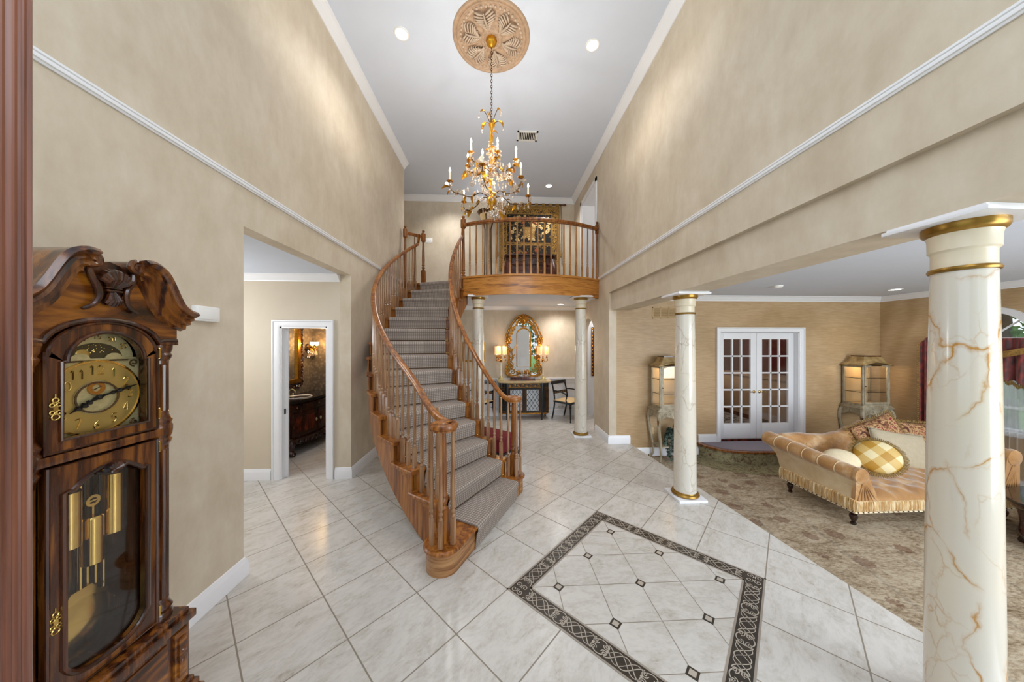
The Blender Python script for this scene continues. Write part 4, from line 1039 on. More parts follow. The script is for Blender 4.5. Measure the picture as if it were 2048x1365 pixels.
for k in range(9):
    a = rad(lerp(28,152,k/8)); cr.tube([(D+0.0,0.010*cos(a),1.978),(D+0.024,0.034*cos(a),1.99+0.028*sin(a)),(D+0.020,0.05*cos(a),1.988+0.055*sin(a)),(D+0.008,0.058*cos(a),1.985+0.068*sin(a))],[0.006,0.010,0.011,0.006],7)
for k in range(5):
    a = rad(lerp(235,305,k/4)); cr.tube([(D+0.004,0.006*cos(a),1.968),(D+0.012,0.028*cos(a),1.968+0.04*sin(a)),(D+0.004,0.034*cos(a),1.97+0.058*sin(a))],[0.007,0.011,0.008],7)
cr.box((D-0.005,-0.026,1.966),(D+0.016,0.026,1.974),0.003); cr.box((D-0.005,-0.026,1.978),(D+0.014,0.026,1.985),0.003)
for sgn in (-1,1):
    P = smoothpath([(D,sgn*0.052,2.065),(D+0.004,sgn*0.068,2.05),(D+0.008,sgn*0.062,2.015),(D+0.008,sgn*0.046,1.98),(D+0.008,sgn*0.042,1.945),(D+0.004,sgn*0.056,1.912),(D+0.002,sgn*0.085,1.893)],4)
    cr.tube(P,[lerp(0.006,0.010,sin(pi*i/(len(P)-1))) for i in range(len(P))],8)
cr.build('carved_crest', M['walnut_dark'], ck)
# works behind the glass
for y, z0, z1 in ((-0.060,0.995,1.215),(0.004,0.895,1.085),(0.068,0.98,1.235)):
    w_ = MB().lathe([(0.0,z0),(0.024,z0+0.003),(0.029,z0+0.007),(0.029,z1-0.007),(0.024,z1),(0.0,z1)], (0.325,y,0), 24); w_ = w_.build('weight', M['brass'], ck)
    p_ = disc(0.321,0.329,0.012,0.022,z1+0.06,y,24); p_.box((0.322,y-0.022,z1+0.057),(0.328,y+0.022,z1+0.063)); p_.box((0.322,y-0.003,z1),(0.328,y+0.003,z1+0.05)); p_.build('pulley', M['brass'], w_)
    for e in (-0.022, 0.022): MB().tube([(0.325,y+e,z1+0.06),(0.325,y+e,1.36)],0.0015,5).build('cable', M['dark_metal'], w_)
for k in range(9):
    MB().tube([(0.245,-0.10+k*0.025,0.80-0.012*k),(0.245,-0.10+k*0.025,1.33)], 0.008, 10).build('chime_rod', M['brass'], ck)
pe = MB(); pe.tube([(0.285,0,0.80),(0.285,0,1.33)],0.006,8)
pe.prism([(-0.03,0.80),(-0.055,0.76),(-0.10,0.74),(-0.085,0.715),(-0.105,0.69),(-0.07,0.665),(0.07,0.665),(0.105,0.69),(0.085,0.715),(0.10,0.74),(0.055,0.76),(0.03,0.80)],0.279,0.291,'yz')
pe.lathe([(0.0,0.275),(0.06,0.277),(0.106,0.283),(0.106,0.291),(0.07,0.297),(0.0,0.299)], (0,0,0.655), 36, 'x')
pe.build('pendulum', M['brass'], ck)
for z in (1.30,0.56,1.72,1.45):
    MB().box((D-0.012,0.166,z-0.022),(D+0.002,0.174,z+0.022)).tube([(D-0.002,0.17,z-0.024),(D-0.002,0.17,z+0.024)],0.004,6).build('hinge', M['brass'], ck)
for z in (0.80,1.54):
    e = MB()
    for y, zz, r in ((0,0.028,0.008),(0,-0.03,0.010),(0.008,0.012,0.006),(-0.008,0.012,0.006),(0.008,-0.014,0.006),(-0.008,-0.014,0.006)):
        e.tube([(D-0.004, -0.147+y+r*cos(rad(q)), z+zz+r*sin(rad(q))) for q in range(0,360,45)], 0.0025, 5, True)
    e.box((D-0.007,-0.153,z-0.012),(D-0.003,-0.141,z+0.012)); e.tube([(D-0.004,-0.147,z+0.036),(D-0.004,-0.147,z+0.05)],0.002,5)
    e.build('keyhole_plate', M['brass'], ck)
# ------------------------------------------------------------------ chime box, ceiling fittings
t = thing('chime_box', 'white rounded doorbell chime box mounted above the clock side on left wall', 'chime box', (XL,2.075,1.955))
MB().box((0.0,-0.085,-0.05),(0.035,0.085,0.05),0.012).build('cover', M['white_plastic'], t)
MB().box((0.033,-0.07,-0.036),(0.038,0.07,0.036),0.004).build('front_panel', M['white_plastic'], t)
def downlight(x, y, z, label, r=0.085):
    t = thing('downlight', label, 'recessed light', (x,y,z), 0, 'recessed ceiling downlights')
    MB().lathe([(r*0.78,0.0),(r*0.8,-0.004),(r,-0.006),(r,0.0)][::-1], n=28).build('trim_ring', M['white_plastic'], t) if False else None
    ring = [(r*0.74,-0.003),(r*0.8,-0.010),(r*0.97,-0.008),(r,-0.001),(r,0.001),(r*0.74,0.001)]
    n = 32; vs = []
    for i in range(n):
        a = 2*pi*i/n
        for q, h in ring: vs.append((q*cos(a), q*sin(a), h))
    m = len(ring)
    MB().add(vs, [(i*m+k, i*m+(k+1) % m, ((i+1) % n)*m+(k+1) % m, ((i+1) % n)*m+k) for i in range(n) for k in range(m)]).build('trim_ring', M['white_plastic'], t)
    MB().lathe([(0.0,-0.004),(r*0.72,-0.003),(r*0.72,0.001)], n=28).build('lens', M['downlight_lens'], t)
downlight(-1.149,3.636,ZC,'bright recessed downlight in foyer ceiling left of the medallion')
downlight(1.146,3.664,ZC,'bright recessed downlight in foyer ceiling right of the medallion')
downlight(1.159,7.0,ZC,'recessed downlight at the far right of the high ceiling near the upstairs door')
downlight(-1.165,7.0,ZC,'recessed downlight at the far left of the high ceiling behind the chandelier')
downlight(1.417,6.9,2.65,'recessed downlight in the low ceiling under the balcony')
downlight(6.16,4.43,2.60,'recessed downlight in the living room ceiling')
t = thing('smoke_detector', 'small round white smoke detector on the living room ceiling', 'smoke detector', (4.07,4.24,2.60))
MB().lathe([(0.0,-0.034),(0.045,-0.032),(0.058,-0.02),(0.065,-0.008),(0.065,0.0)], n=24).build('housing', M['white_plastic'], t)
MB().lathe([(0.0,-0.038),(0.018,-0.036),(0.02,-0.03)], n=16).build('test_button', M['white_trim'], t)
def vent(name, loc, label, ax, W_, H_, n_, m, md, rz=0):
    t = thing(name, label, 'vent', loc, rz)
    b = MB()
    if ax == 'ceil':
        b.box((-W_/2,-H_/2,-0.012),(W_/2,-H_/2+0.035,0)).box((-W_/2,H_/2-0.035,-0.012),(W_/2,H_/2,0)).box((-W_/2,-H_/2,-0.012),(-W_/2+0.03,H_/2,0)).box((W_/2-0.03,-H_/2,-0.012),(W_/2,H_/2,0)); b.build('frame', M[m], t)
        MB().box((-W_/2+0.02,-H_/2+0.02,-0.003),(W_/2-0.02,H_/2-0.02,-0.001)).build('duct_back', M[md], t)
        for k in range(n_):
            x = lerp(-W_/2+0.045, W_/2-0.045, k/(n_-1)); MB().box((x-0.004,-H_/2+0.03,-0.012),(x+0.004,H_/2-0.03,-0.002)).build('louvre', M[m], t)
    else:
        b.box((-W_/2,-0.012,-H_/2),(W_/2,0,-H_/2+0.014)).box((-W_/2,-0.012,H_/2-0.014),(W_/2,0,H_/2)).box((-W_/2,-0.012,-H_/2),(-W_/2+0.014,0,H_/2)).box((W_/2-0.014,-0.012,-H_/2),(W_/2,0,H_/2))
        for q in (-1/6, 1/6): b.box((q*W_-0.006,-0.012,-H_/2),(q*W_+0.006,0,H_/2))
        b.build('frame', M[m], t)
        MB().box((-W_/2+0.01,-0.003,-H_/2+0.01),(W_/2-0.01,-0.001,H_/2-0.01)).build('duct_back', M[md], t)
        for k in range(n_):
            z = lerp(-H_/2+0.022, H_/2-0.022, k/(n_-1)); MB().box((-W_/2+0.012,-0.010,z-0.003),(W_/2-0.012,-0.003,z+0.003)).build('louvre', M[m], t)
vent('ceiling_vent', (0.50,5.33,ZC), 'white louvred air vent in the high foyer ceiling', 'ceil', 0.36, 0.26, 10, 'white_plastic', 'stone_dark')
plain('vent_tan', 'C8A878', 0.5); plain('vent_dark', '8C7040', 0.6)
vent('wall_vent', (2.92,5.22,2.295), 'tan return air grille high on the gold wall', 'wall', 0.44, 0.20, 9, 'vent_tan', 'vent_dark')
def plate(name, loc, w, h, label, n_, col='white_plastic', part='toggle'):
    t = thing(name, label, 'wall plate', loc)
    MB().box((-w/2,-0.008,-h/2),(w/2,0,h/2),0.003).build('plate', M[col], t)
    for k in range(n_):
        x = (k-(n_-1)/2)*0.046 if part == 'toggle' else 0; z = 0 if part == 'toggle' else (k-0.5)*0.04
        MB().box((x-0.010,-0.013,z-0.017),(x+0.010,-0.007,z+0.017),0.002).build(part, M[col], t)
plate('light_switch', (-1.74,7.65,4.32), 0.165, 0.115, 'white triple light switch on the upper back wall', 3)
plain('almond', 'D8B98A', 0.4)
plate('wall_outlet', (2.69,5.22,0.215), 0.07, 0.115, 'almond electrical outlet low on the gold wall beside left cabinet leg', 2, 'almond', 'socket')
# ------------------------------------------------------------------ ceiling medallion
md = thing('ceiling_medallion', 'round carved tan plaster medallion around the chandelier mount', 'ceiling medallion', (-0.089,3.64,ZC))
n = 72
def med(u, v):
    a = 2*pi*u; r = 0.46*(1-v)
    k = r/0.46
    h = 0.0
    prof = [(1.0,0.0),(0.985,0.018),(0.95,0.024),(0.92,0.014),(0.90,0.010),(0.885,0.022),(0.86,0.022),(0.845,0.010),(0.80,0.012),(0.77,0.016),(0.72,0.010),(0.66,0.008),(0.3,0.014),(0.26,0.03),(0.22,0.032),(0.18,0.02),(0.0,0.02)]
    for i in range(len(prof)-1):
        if prof[i][0] >= k >= prof[i+1][0]:
            h = lerp(prof[i][1], prof[i+1][1], (prof[i][0]-k)/max(1e-6, prof[i][0]-prof[i+1][0]))
    if 0.74 < k < 0.82: h += 0.012*max(0, sin(a*30))*sin(pi*(k-0.74)/0.08)
    if 0.3 < k < 0.72:
        q = (k-0.3)/0.42; p6 = ((a*6/(2*pi)+0.5) % 1.0)-0.5; wd = 0.36*(sin(pi*min(1,q*0.85+0.12))**0.6)*(1-0.25*abs(sin(q*13))); e = max(0.0, 1-(p6/wd)**2) if wd > 0.02 else 0.0
        h += 0.020*e**0.6*(0.55+0.45*q)*(1-max(0,q-0.9)*6)*(0.72+0.28*abs(sin(p6*34+q*4*(1 if p6 > 0 else -1)))); h += 0.006*sin(a*36)*sin(pi*q)*(1-e)
    if 0.86 < k < 0.95: h += 0.003*sin(a*90)
    return (r*cos(a), r*sin(a), -h)
MB().surf(med, 240, 60, cu=True).build('rosette', M['medallion'], md, sharp=1.2)
plain('medallion_highlight', 'C2AC96', 0.45, var=0.1, sc=30)  # paler than the rosette: highlights of the raised relief put into the colour
for k in range(6):
    c0 = 2*pi*k/6+0.26; lf_ = MB()
    def pol(r, t, h): return (r*cos(c0+t), r*sin(c0+t), -h)
    lf_.tube([pol(0.125,0,0.024), pol(0.20,0,0.044), pol(0.27,0,0.052), pol(0.315,0,0.040)], [0.016,0.013,0.011,0.006], 6)
    for s in (-1, 1):
        for j in range(7):
            r0 = 0.130+0.026*j; dt = s*(0.20+0.17*sin(pi*(j+0.6)/7)); ro = r0+0.060
            lf_.tube([pol(r0,s*0.02,0.030), pol(lerp(r0,ro,0.5),dt*0.45,0.048), pol(ro-0.01,dt*0.85,0.046), pol(ro+0.004,dt*1.12,0.034), pol(ro-0.008,dt*1.25,0.026)], [0.005,0.010,0.011,0.009,0.004], 6)
    lf_.build('acanthus_leaf', M['medallion_highlight'], md, sharp=1.2)
egg = MB().ball((0,0,0),(0.016,0.016,0.013),7,5).mesh('egg_bead', M['medallion_highlight'])
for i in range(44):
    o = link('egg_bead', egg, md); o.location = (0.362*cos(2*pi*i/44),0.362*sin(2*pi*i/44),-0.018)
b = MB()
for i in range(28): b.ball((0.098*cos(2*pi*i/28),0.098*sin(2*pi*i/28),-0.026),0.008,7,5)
b.build('bead_ring', M['medallion_highlight'], md)
# ------------------------------------------------------------------ chandelier
n = NT('crystal'); tb = n.n('ShaderNodeBsdfTransparent'); gl = n.n('ShaderNodeBsdfGlossy'); gl.inputs['Roughness'].default_value = 0.06; df = n.n('ShaderNodeBsdfDiffuse')
nz = n.n('ShaderNodeTexNoise'); nz.inputs['Scale'].default_value = 25; cr_ = n.ramp(nz.outputs['Fac'], [(0.3, hexc('D9B080')), (0.7, hexc('F2DEC6'))]); n.l(cr_, df.inputs[0])
m1 = n.n('ShaderNodeMixShader'); m1.inputs[0].default_value = 0.5; n.l(gl.outputs[0], m1.inputs[1]); n.l(df.outputs[0], m1.inputs[2])
m2 = n.n('ShaderNodeMixShader'); m2.inputs[0].default_value = 0.5; n.l(tb.outputs[0], m2.inputs[1]); n.l(m1.outputs[0], m2.inputs[2]); n.l(m2.outputs[0], n.out.inputs[0]); M['crystal'] = n.m
ch = thing('chandelier', 'gilded leaf and crystal candle chandelier hanging on a long chain from the medallion', 'chandelier', (-0.089,3.64,3.2))
CZ = 3.2
can = MB(); nn_ = 24; vs = []
prof = [(0.066,5.40),(0.07,5.385),(0.062,5.362),(0.045,5.335),(0.02,5.318),(0.008,5.312),(0.006,5.29)]
for r, z in prof:
    for i in range(nn_): vs.append((r*(1-0.08*(i % 2))*cos(2*pi*i/nn_), r*(1-0.08*(i % 2))*sin(2*pi*i/nn_), z-CZ))
can.add(vs, [(k*nn_+i, k*nn_+(i+1) % nn_, (k+1)*nn_+(i+1) % nn_, (k+1)*nn_+i) for k in range(len(prof)-1) for i in range(nn_)]); can.build('canopy', M['gold_leaf'], ch)
lk = MB(); z = 5.30
i = 0
while z > 4.44:
    L_ = 0.021; pts = []
    for q in range(12):
        a = 2*pi*q/12; u, w = 0.0085*cos(a), L_*sin(a)
        pts.append((u if i % 2 else 0.0, 0.0 if i % 2 else u, z-L_+w-CZ))
    lk.tube(pts, 0.0036, 5, True); z -= 0.034; i += 1
lk.build('chain', M['bronze'], ch)
MB().lathe([(0.006,4.44),(0.02,4.42),(0.035,4.38),(0.018,4.34),(0.014,4.28),(0.022,4.22),(0.012,4.15),(0.010,3.95),(0.020,3.90),(0.026,3.86),(0.012,3.80),(0.011,3.55),(0.03,3.52),(0.062,3.475),(0.064,3.46),(0.045,3.43),(0.022,3.40),(0.014,3.385),(0.02,3.37),(0.008,3.35)], (0,0,-CZ), 16).build('stem', M['gold_leaf'], ch)
random.seed(11)
def leaf_mesh(L_, w, bend):
    m = MB(); rows = 5; vs = []
    for k in range(rows+1):
        u = k/rows; hw_ = w*sin(pi*min(1, u*0.92+0.08))**0.8*(1 if u < 1 else 0.1); x = L_*u*cos(bend*u*0.8); z_ = -L_*u*sin(bend*u*0.8)
        vs += [(x,-hw_,z_+hw_*0.35),(x,0,z_),(x,hw_,z_+hw_*0.35),(x,0,z_-0.0015)]
    m.add(vs, [(k*4+q, k*4+(q+1) % 4, (k+1)*4+(q+1) % 4, (k+1)*4+q) for k in range(rows) for q in range(4)]); return m
LM = [leaf_mesh(0.075,0.019,1.0).mesh('gilded_leaf', M['gold_leaf'], sharp=1.0), leaf_mesh(0.055,0.016,1.6).mesh('gilded_leaf', M['gold_leaf'], sharp=1.0), leaf_mesh(0.10,0.022,1.4).mesh('gilded_leaf', M['gold_leaf'], sharp=1.0)]
DROP = MB().lathe([(0.0,-0.058),(0.008,-0.052),(0.0115,-0.042),(0.009,-0.03),(0.004,-0.014),(0.0015,-0.004),(0.001,0.0)], n=7).mesh('crystal_drop', M['crystal'], sharp=0.2)
fl = MB()
for k in range(5):
    a = 2*pi*k/5; fl.ball((0.019*cos(a),0.019*sin(a),0.003),(0.014,0.014,0.008),6,4)
fl.ball((0,0,0.006),0.007,6,4); FLW = fl.mesh('crystal_blossom', M['crystal'], sharp=0.5)
def put(name, me, p, rx=0.0, ry=0.0, rz=0.0, s=1.0, par=None):
    o = link(name, me, par or ch); o.location = p; o.rotation_euler = (rx, ry, rz); o.scale = (s, s, s); return o
nd = 0
DR, FL, LF = [], [], []
PAN = MB().lathe([(0.0,-0.012),(0.012,-0.010),(0.034,0.0),(0.036,0.006),(0.030,0.004),(0.014,0.0),(0.014,0.016),(0.010,0.018)], n=18).mesh('drip_pan', M['antique_gold'])
CAN = MB().lathe([(0.0105,0.012),(0.0105,0.10),(0.009,0.104),(0.004,0.108)], n=12).mesh('candle_sleeve', M['candle'])
BUL = MB().lathe([(0.004,0.104),(0.010,0.120),(0.011,0.130),(0.007,0.148),(0.0015,0.165)], n=10).mesh('candle_bulb', M['bulb'])
tips = []
for tier, R_, zc_, phase, zs in (('low',0.49,3.60,-45,3.50),('up',0.30,3.90,-75,3.82)):
    for k in range(6):
        a = rad(phase+60*k+(6 if tier == 'low' and k % 2 else 0)); R = R_*(1+0.05*((k*7) % 3-1)); zz = zc_+0.02*((k*5) % 3-1)
        sag = 0.13 if tier == 'low' else 0.09
        prof = [(0.015,zs),(R*0.28,zs+0.045),(R*0.5,zs-0.02),(R*0.72,zz-sag),(R*0.9,zz-sag+0.015),(R,zz-sag*0.55),(R,zz)]
        P = smoothpath([(r*cos(a), r*sin(a), z-CZ) for r, z in prof], 6)
        arm = MB().tube(P, 0.0055, 7).build('arm', M['bronze'], ch)
        e = Vector((R*cos(a), R*sin(a), zz-CZ)); tips.append(e)
        for nm, me in (('drip_pan',PAN),('candle_sleeve',CAN),('candle_bulb',BUL)): put(nm, me, e, par=arm)
        for u in (0.25,0.42,0.6,0.74,0.86):
            q = P[int(u*(len(P)-1))]; LF.append((q, random.uniform(-0.6,0.6), random.uniform(-0.9,0.4), a+random.uniform(-1.6,1.6)))
        for u in (0.3,0.5,0.66,0.8,0.9,1.0):
            q = P[int(u*(len(P)-1))]; DR.append(q+Vector((random.uniform(-0.012,0.012), random.uniform(-0.012,0.012), -0.006)))
            if u in (0.5,0.66,0.9): FL.append(q+Vector((random.uniform(-0.03,0.03), random.uniform(-0.03,0.03), 0.012)))
# crown of fronds at the top
for k in range(6):
    a = rad(20+60*k); hi = 0.09 if k % 2 else 0.02
    P = smoothpath([(0.01*cos(a),0.01*sin(a),4.37-CZ),(0.05*cos(a),0.05*sin(a),4.41+hi*0.6-CZ),(0.09*cos(a),0.09*sin(a),4.43+hi-CZ)], 6)
    MB().tube(P, 0.004, 6).build('crown_stem', M['bronze'], ch)
    put('gilded_leaf', LM[2], P[-1], 0, -0.2, a, 1.0); DR.append(P[-1]+Vector((0.06*cos(a),0.06*sin(a),-0.05)))
for k in range(14):
    a = random.uniform(0, 2*pi); z = random.choice((4.36,4.30,4.08,4.0,3.86,3.72,3.56,3.46)); LF.append((Vector((0.015*cos(a),0.015*sin(a),z-CZ)), 0, random.uniform(-0.8,0.2), a))
# strands through the body and the bottom cluster
for k in range(46):
    z = random.uniform(3.42,4.15); rmax = 0.05+0.24*max(0.0, 1-abs(z-3.68)/0.42); a = random.uniform(0,2*pi); r = rmax*random.uniform(0.3,1); DR.append(Vector((r*cos(a), r*sin(a), z-CZ)))
for k in range(40):
    z = random.uniform(3.40,4.10); rmax = 0.05+0.26*max(0.0, 1-abs(z-3.66)/0.45); a = random.uniform(0,2*pi); r = rmax*random.uniform(0.25,1); FL.append(Vector((r*cos(a), r*sin(a), z-CZ)))
for k in range(16):
    a = random.uniform(0,2*pi); r = random.uniform(0.0,0.075); DR.append(Vector((r*cos(a)+0.02, r*sin(a), random.uniform(3.27,3.37)-CZ)))
for k in range(8):
    a = random.uniform(0,2*pi); r = random.uniform(0.02,0.07); FL.append(Vector((r*cos(a)+0.02, r*sin(a), random.uniform(3.26,3.36)-CZ)))
for i, (p, rx, ry, rz) in enumerate(LF[:94]): put('gilded_leaf', LM[i % 3], p, rx, ry, rz, random.uniform(0.9,1.4))
random.shuffle(DR)
for p in DR[:99]: put('crystal_drop', DROP, p, random.uniform(-0.2,0.2), random.uniform(-0.2,0.2), 0, random.uniform(0.8,1.15))
rest = MB()
for p in DR[99:]: rest.lathe([(0.0,-0.05),(0.010,-0.04),(0.004,-0.012),(0.001,0.0)], tuple(p), 6)
for p in DR: rest.ball((p.x,p.y,p.z+0.012),0.006,6,4)
for k in range(150):
    z = random.uniform(3.38,4.0); rmax = 0.06+0.30*max(0.0, 1-abs(z-3.64)/0.42); a = random.uniform(0,2*pi); r = rmax*random.uniform(0.3,1)
    rest.lathe([(0.0,-0.045),(0.009,-0.036),(0.004,-0.012),(0.001,0.0)], (r*cos(a),r*sin(a),z-CZ), 6)
rest = rest.build('crystal_beads', M['crystal'], ch); rest['kind'] = 'stuff'
for p in FL[:95]: put('crystal_blossom', FLW, p, random.uniform(-1.2,1.2), random.uniform(-1.2,1.2), random.uniform(0,3), random.uniform(0.9,1.35))
# ------------------------------------------------------------------ tufted velvet sofa (world coordinates)
LF_ = -0.22
sf = thing('tufted_sofa', 'gold velvet tufted sofa with rolled arms and ruched skirt on the living room carpet', 'sofa', (4.7,3.5,LF_))
X0s, X1s, Y0s, Y1s = 3.80, 5.72, 3.06, 3.92
def ruched(mb, p0, p1, z0, z1, out, n):
    """gathered band between two ground points, out = outward normal"""
    vs = []
    for i in range(n+1):
        u = i/n; w = 0.006*sin(i*2.4)+0.004*sin(i*5.1+1)
        for z, o in ((z0,0.0),(z0+0.01,0.012+w),((z0+z1)/2,0.016+w*1.6),(z1-0.01,0.012+w),(z1,0.0),(z1,-0.05),(z0,-0.05)):
            vs.append((lerp(p0[0],p1[0],u)+out[0]*o, lerp(p0[1],p1[1],u)+out[1]*o, z))
    m = 7
    mb.add(vs, [(i*m+k, i*m+(k+1) % m, (i+1)*m+(k+1) % m, (i+1)*m+k) for i in range(n) for k in range(m)]+[tuple(range(m)), tuple(n*m+k for k in range(m-1,-1,-1))])
fb = MB().box((X0s+0.02,Y0s+0.02,-0.055),(X1s-0.02,Y1s-0.02,0.07),0.01); fb.build('frame', M['velvet_pale'], sf, world=True)
rb = MB(); ruched(rb,(X0s,Y0s),(X1s,Y0s),-0.045,0.075,(0,-1),230); rb.build('front_skirt', M['ruche'], sf, world=True)
rb = MB(); ruched(rb,(X0s,Y1s),(X0s,Y0s),-0.045,0.09,(-1,0),110); rb.build('side_skirt', M['ruche'], sf, world=True)
rb = MB(); ruched(rb,(X1s,Y0s),(X1s,Y1s),-0.045,0.09,(1,0),110); rb.build('side_skirt', M['velvet_pale'], sf, world=True)
tp = MB(); tp.tube([(X0s-0.008,Y1s,-0.05),(X0s-0.008,Y0s-0.008,-0.05),(X1s+0.008,Y0s-0.008,-0.05),(X1s+0.008,Y1s,-0.05)],0.008,6); tp.build('gimp_trim', M['cream_fabric'], sf, world=True)
nh = MB()
for i in range(34): nh.ball((lerp(X0s+0.02,X1s-0.02,i/33),Y0s-0.018,-0.044),0.0065,6,4)
for i in range(17): nh.ball((X0s-0.018,lerp(Y0s+0.01,Y1s-0.02,i/16),-0.044),0.0065,6,4)
nh = nh.build('nailhead_row', M['espresso'], sf, world=True); nh['kind'] = 'stuff'
for x, y in ((X0s+0.07,Y0s+0.07),(X0s+0.07,Y1s-0.07),(X1s-0.07,Y0s+0.07),(X1s-0.07,Y1s-0.07)):
    MB().lathe([(0.018,LF_),(0.024,LF_+0.008),(0.026,LF_+0.02),(0.015,LF_+0.03),(0.018,LF_+0.038),(0.03,LF_+0.065),(0.036,LF_+0.09),(0.032,LF_+0.11),(0.02,LF_+0.118),(0.036,LF_+0.13),(0.036,LF_+0.17)],(x,y,0),14).build('leg', M['espresso'], sf, world=True)
def tuft(u, v, nu, nv):
    a, b = u*nu, v*nv
    d = 1e9
    for q in (0, 1):
        da = (a+0.5*q) % 1.0; db = (b+0.5*q) % 1.0
        d = min(d, hyp(min(da,1-da), min(db,1-db)))
    return min(1.0, d*2.1)**0.7
def seat(u, v):
    e = min(1.0, min(u,1-u)*18, v*8 if v < 0.5 else 1)**0.5
    return (lerp(X0s+0.14,X1s-0.14,u), lerp(Y0s-0.012,Y1s-0.12,v), 0.075+0.055*e+0.10*min(1,v*1.6)-0.0+0.032*(tuft(u,v,7,4)-0.6)*e)
s_ = MB().surf(seat, 112, 56); s_.box((X0s+0.14,Y0s+0.01,0.03),(X1s-0.14,Y1s-0.1,0.085)); s_.build('seat_cushion', M['velvet'], sf, world=True, sharp=1.5)
def back_top(x):
    pts = [(3.62,0.50),(3.80,0.56),(4.0,0.565),(4.2,0.545),(4.36,0.54),(4.55,0.57),(4.75,0.645),(4.92,0.715),(5.05,0.73),(5.2,0.715),(5.4,0.66),(5.6,0.60),(5.78,0.56)]
    for a, b in zip(pts, pts[1:]):
        if a[0] <= x <= b[0]:
            t_ = (x-a[0])/(b[0]-a[0]); t_ = t_*t_*(3-2*t_); return lerp(a[1], b[1], t_)
    return pts[-1][1]
def backf(u, v):
    x = lerp(3.72, 5.76, u); zt = back_top(x)
    def pin(x, z):
        k = 1-min(1, max(0, (z-0.12)/0.34)); return max(x, 3.70+0.14*k) if x < 4.7 else min(x, 5.80-0.12*k)
    if v < 0.62:
        q = v/0.62; z = lerp(0.06, zt-0.05, q); tf = tuft(u, q, 9, 3); return (pin(x, z), Y1s-0.16+0.05*q-0.035*(tf-0.5)*min(1,(1-q)*5+0.15), z)
    q = (v-0.62)/0.38
    if q < 0.55:
        a = pi*(q/0.55); r = 0.065
        return (x, Y1s-0.11+r-r*cos(a)-0.0, zt-0.05+0.05*sin(a))
    q2_ = (q-0.55)/0.45
    z = lerp(zt-0.05, -0.04, q2_); return (pin(x, z), Y1s+0.02, z)
MB().surf(backf, 120, 60).build('backrest', M['velvet'], sf, world=True, sharp=1.5)
tb_ = MB()
for j, v in enumerate((0.167,0.333,0.5,0.667,0.833)):
    for i in range(10):
        u = (i+(0.5 if j % 2 == 0 else 0.0))/9
        if u < 0.95: p = backf(min(u,1), v*0.62); tb_.ball((p[0],p[1]-0.004,p[2]),0.010,6,4)
tb_ = tb_.build('tuft_buttons', M['velvet'], sf, world=True); tb_['kind'] = 'stuff'
def arm(sgn, front, back):
    """rolled arm: flat outer panel, big roll with stitched channels, scroll front"""
    (xf, zf, rf), (xb, zb, rb_) = front, back
    def f(u, v):
        y = lerp(Y0s+0.02, Y1s+0.04, v); x, z, r = lerp(xf,xb,v), lerp(zf,zb,v), lerp(rf,rb_,v)
        r *= 1-0.05*abs(cos(pi*v*6))**12
        a = 2*pi*u; return (x+sgn*r*cos(a), y, z+r*sin(a)*0.9)
    m = MB().surf(f, 28, 96, cu=True); k = len(m.v)
    roll = m.build('arm_roll', M['velvet'], sf, world=True, sharp=1.5)
    for k in range(1, 6):
        v = k/6; y = lerp(Y0s+0.02,Y1s+0.04,v); x, z, r = lerp(xf,xb,v), lerp(zf,zb,v), lerp(rf,rb_,v)*0.965
        MB().tube([(x+r*cos(2*pi*i/24), y, z+r*sin(2*pi*i/24)*0.9) for i in range(24)],0.004,5,True).build('roll_seam', M['velvet_pale'], roll, world=True)
    p = MB(); n = 12; vs = []
    for i in range(n+1):
        y = lerp(Y0s+0.02,Y1s,i/n); x, z, r = lerp(xf,xb,i/n), lerp(zf,zb,i/n), lerp(rf,rb_,i/n)
        xe = X0s if sgn < 0 else X1s
        for q in ((xe,0.08),(lerp(xe,x,0.5)-sgn*0.01,lerp(0.08,z-r*0.5,0.55)),(x+sgn*r*0.55,z-r*0.6),(x-sgn*r*0.9,z),(xe-sgn*0.15,z-0.0),(xe-sgn*0.17,0.08)): vs.append((q[0],y,q[1]))
    m6 = 6
    p.add(vs, [(i*m6+k, i*m6+(k+1) % m6, (i+1)*m6+(k+1) % m6, (i+1)*m6+k) for i in range(n) for k in range(m6)]+[tuple(range(m6)), tuple(n*m6+k for k in range(m6-1,-1,-1))])
    p.build('arm_panel', M['velvet_pale'], sf, world=True)
    s = MB(); yv = Y0s-0.004
    s.lathe([(0.0,yv-0.016),(rf*0.6,yv-0.014),(rf*0.95,yv-0.004),(rf*1.02,yv+0.02),(rf*1.0,yv+0.04)], (xf,0,zf), 24, 'y')
    xe = X0s if sgn < 0 else X1s
    out = [(xf+sgn*rf*0.7,zf-rf*0.5),(xe,0.09),(xe-sgn*0.02,0.065),(xe-sgn*0.27,0.07),(xe-sgn*0.235,0.16),(xe-sgn*0.19,0.25),(xf-sgn*rf*0.98,zf+rf*0.1),(xf,zf)]
    vs2 = []
    s.prism(out, yv+0.002, yv+0.04, 'xz')
    for k in range(6):
        t_ = k/5; s.tube([(xf-sgn*rf*0.2,yv-0.004,zf-rf*0.6),(lerp(xe-sgn*0.03,xe-sgn*0.24,t_),yv-0.002,0.075)],0.006,6)
    s.build('arm_front', M['velvet'], sf, world=True)
arm(-1, (3.875,0.335,0.085), (3.665,0.475,0.10)); arm(1, (5.655,0.50,0.09), (5.86,0.52,0.10))
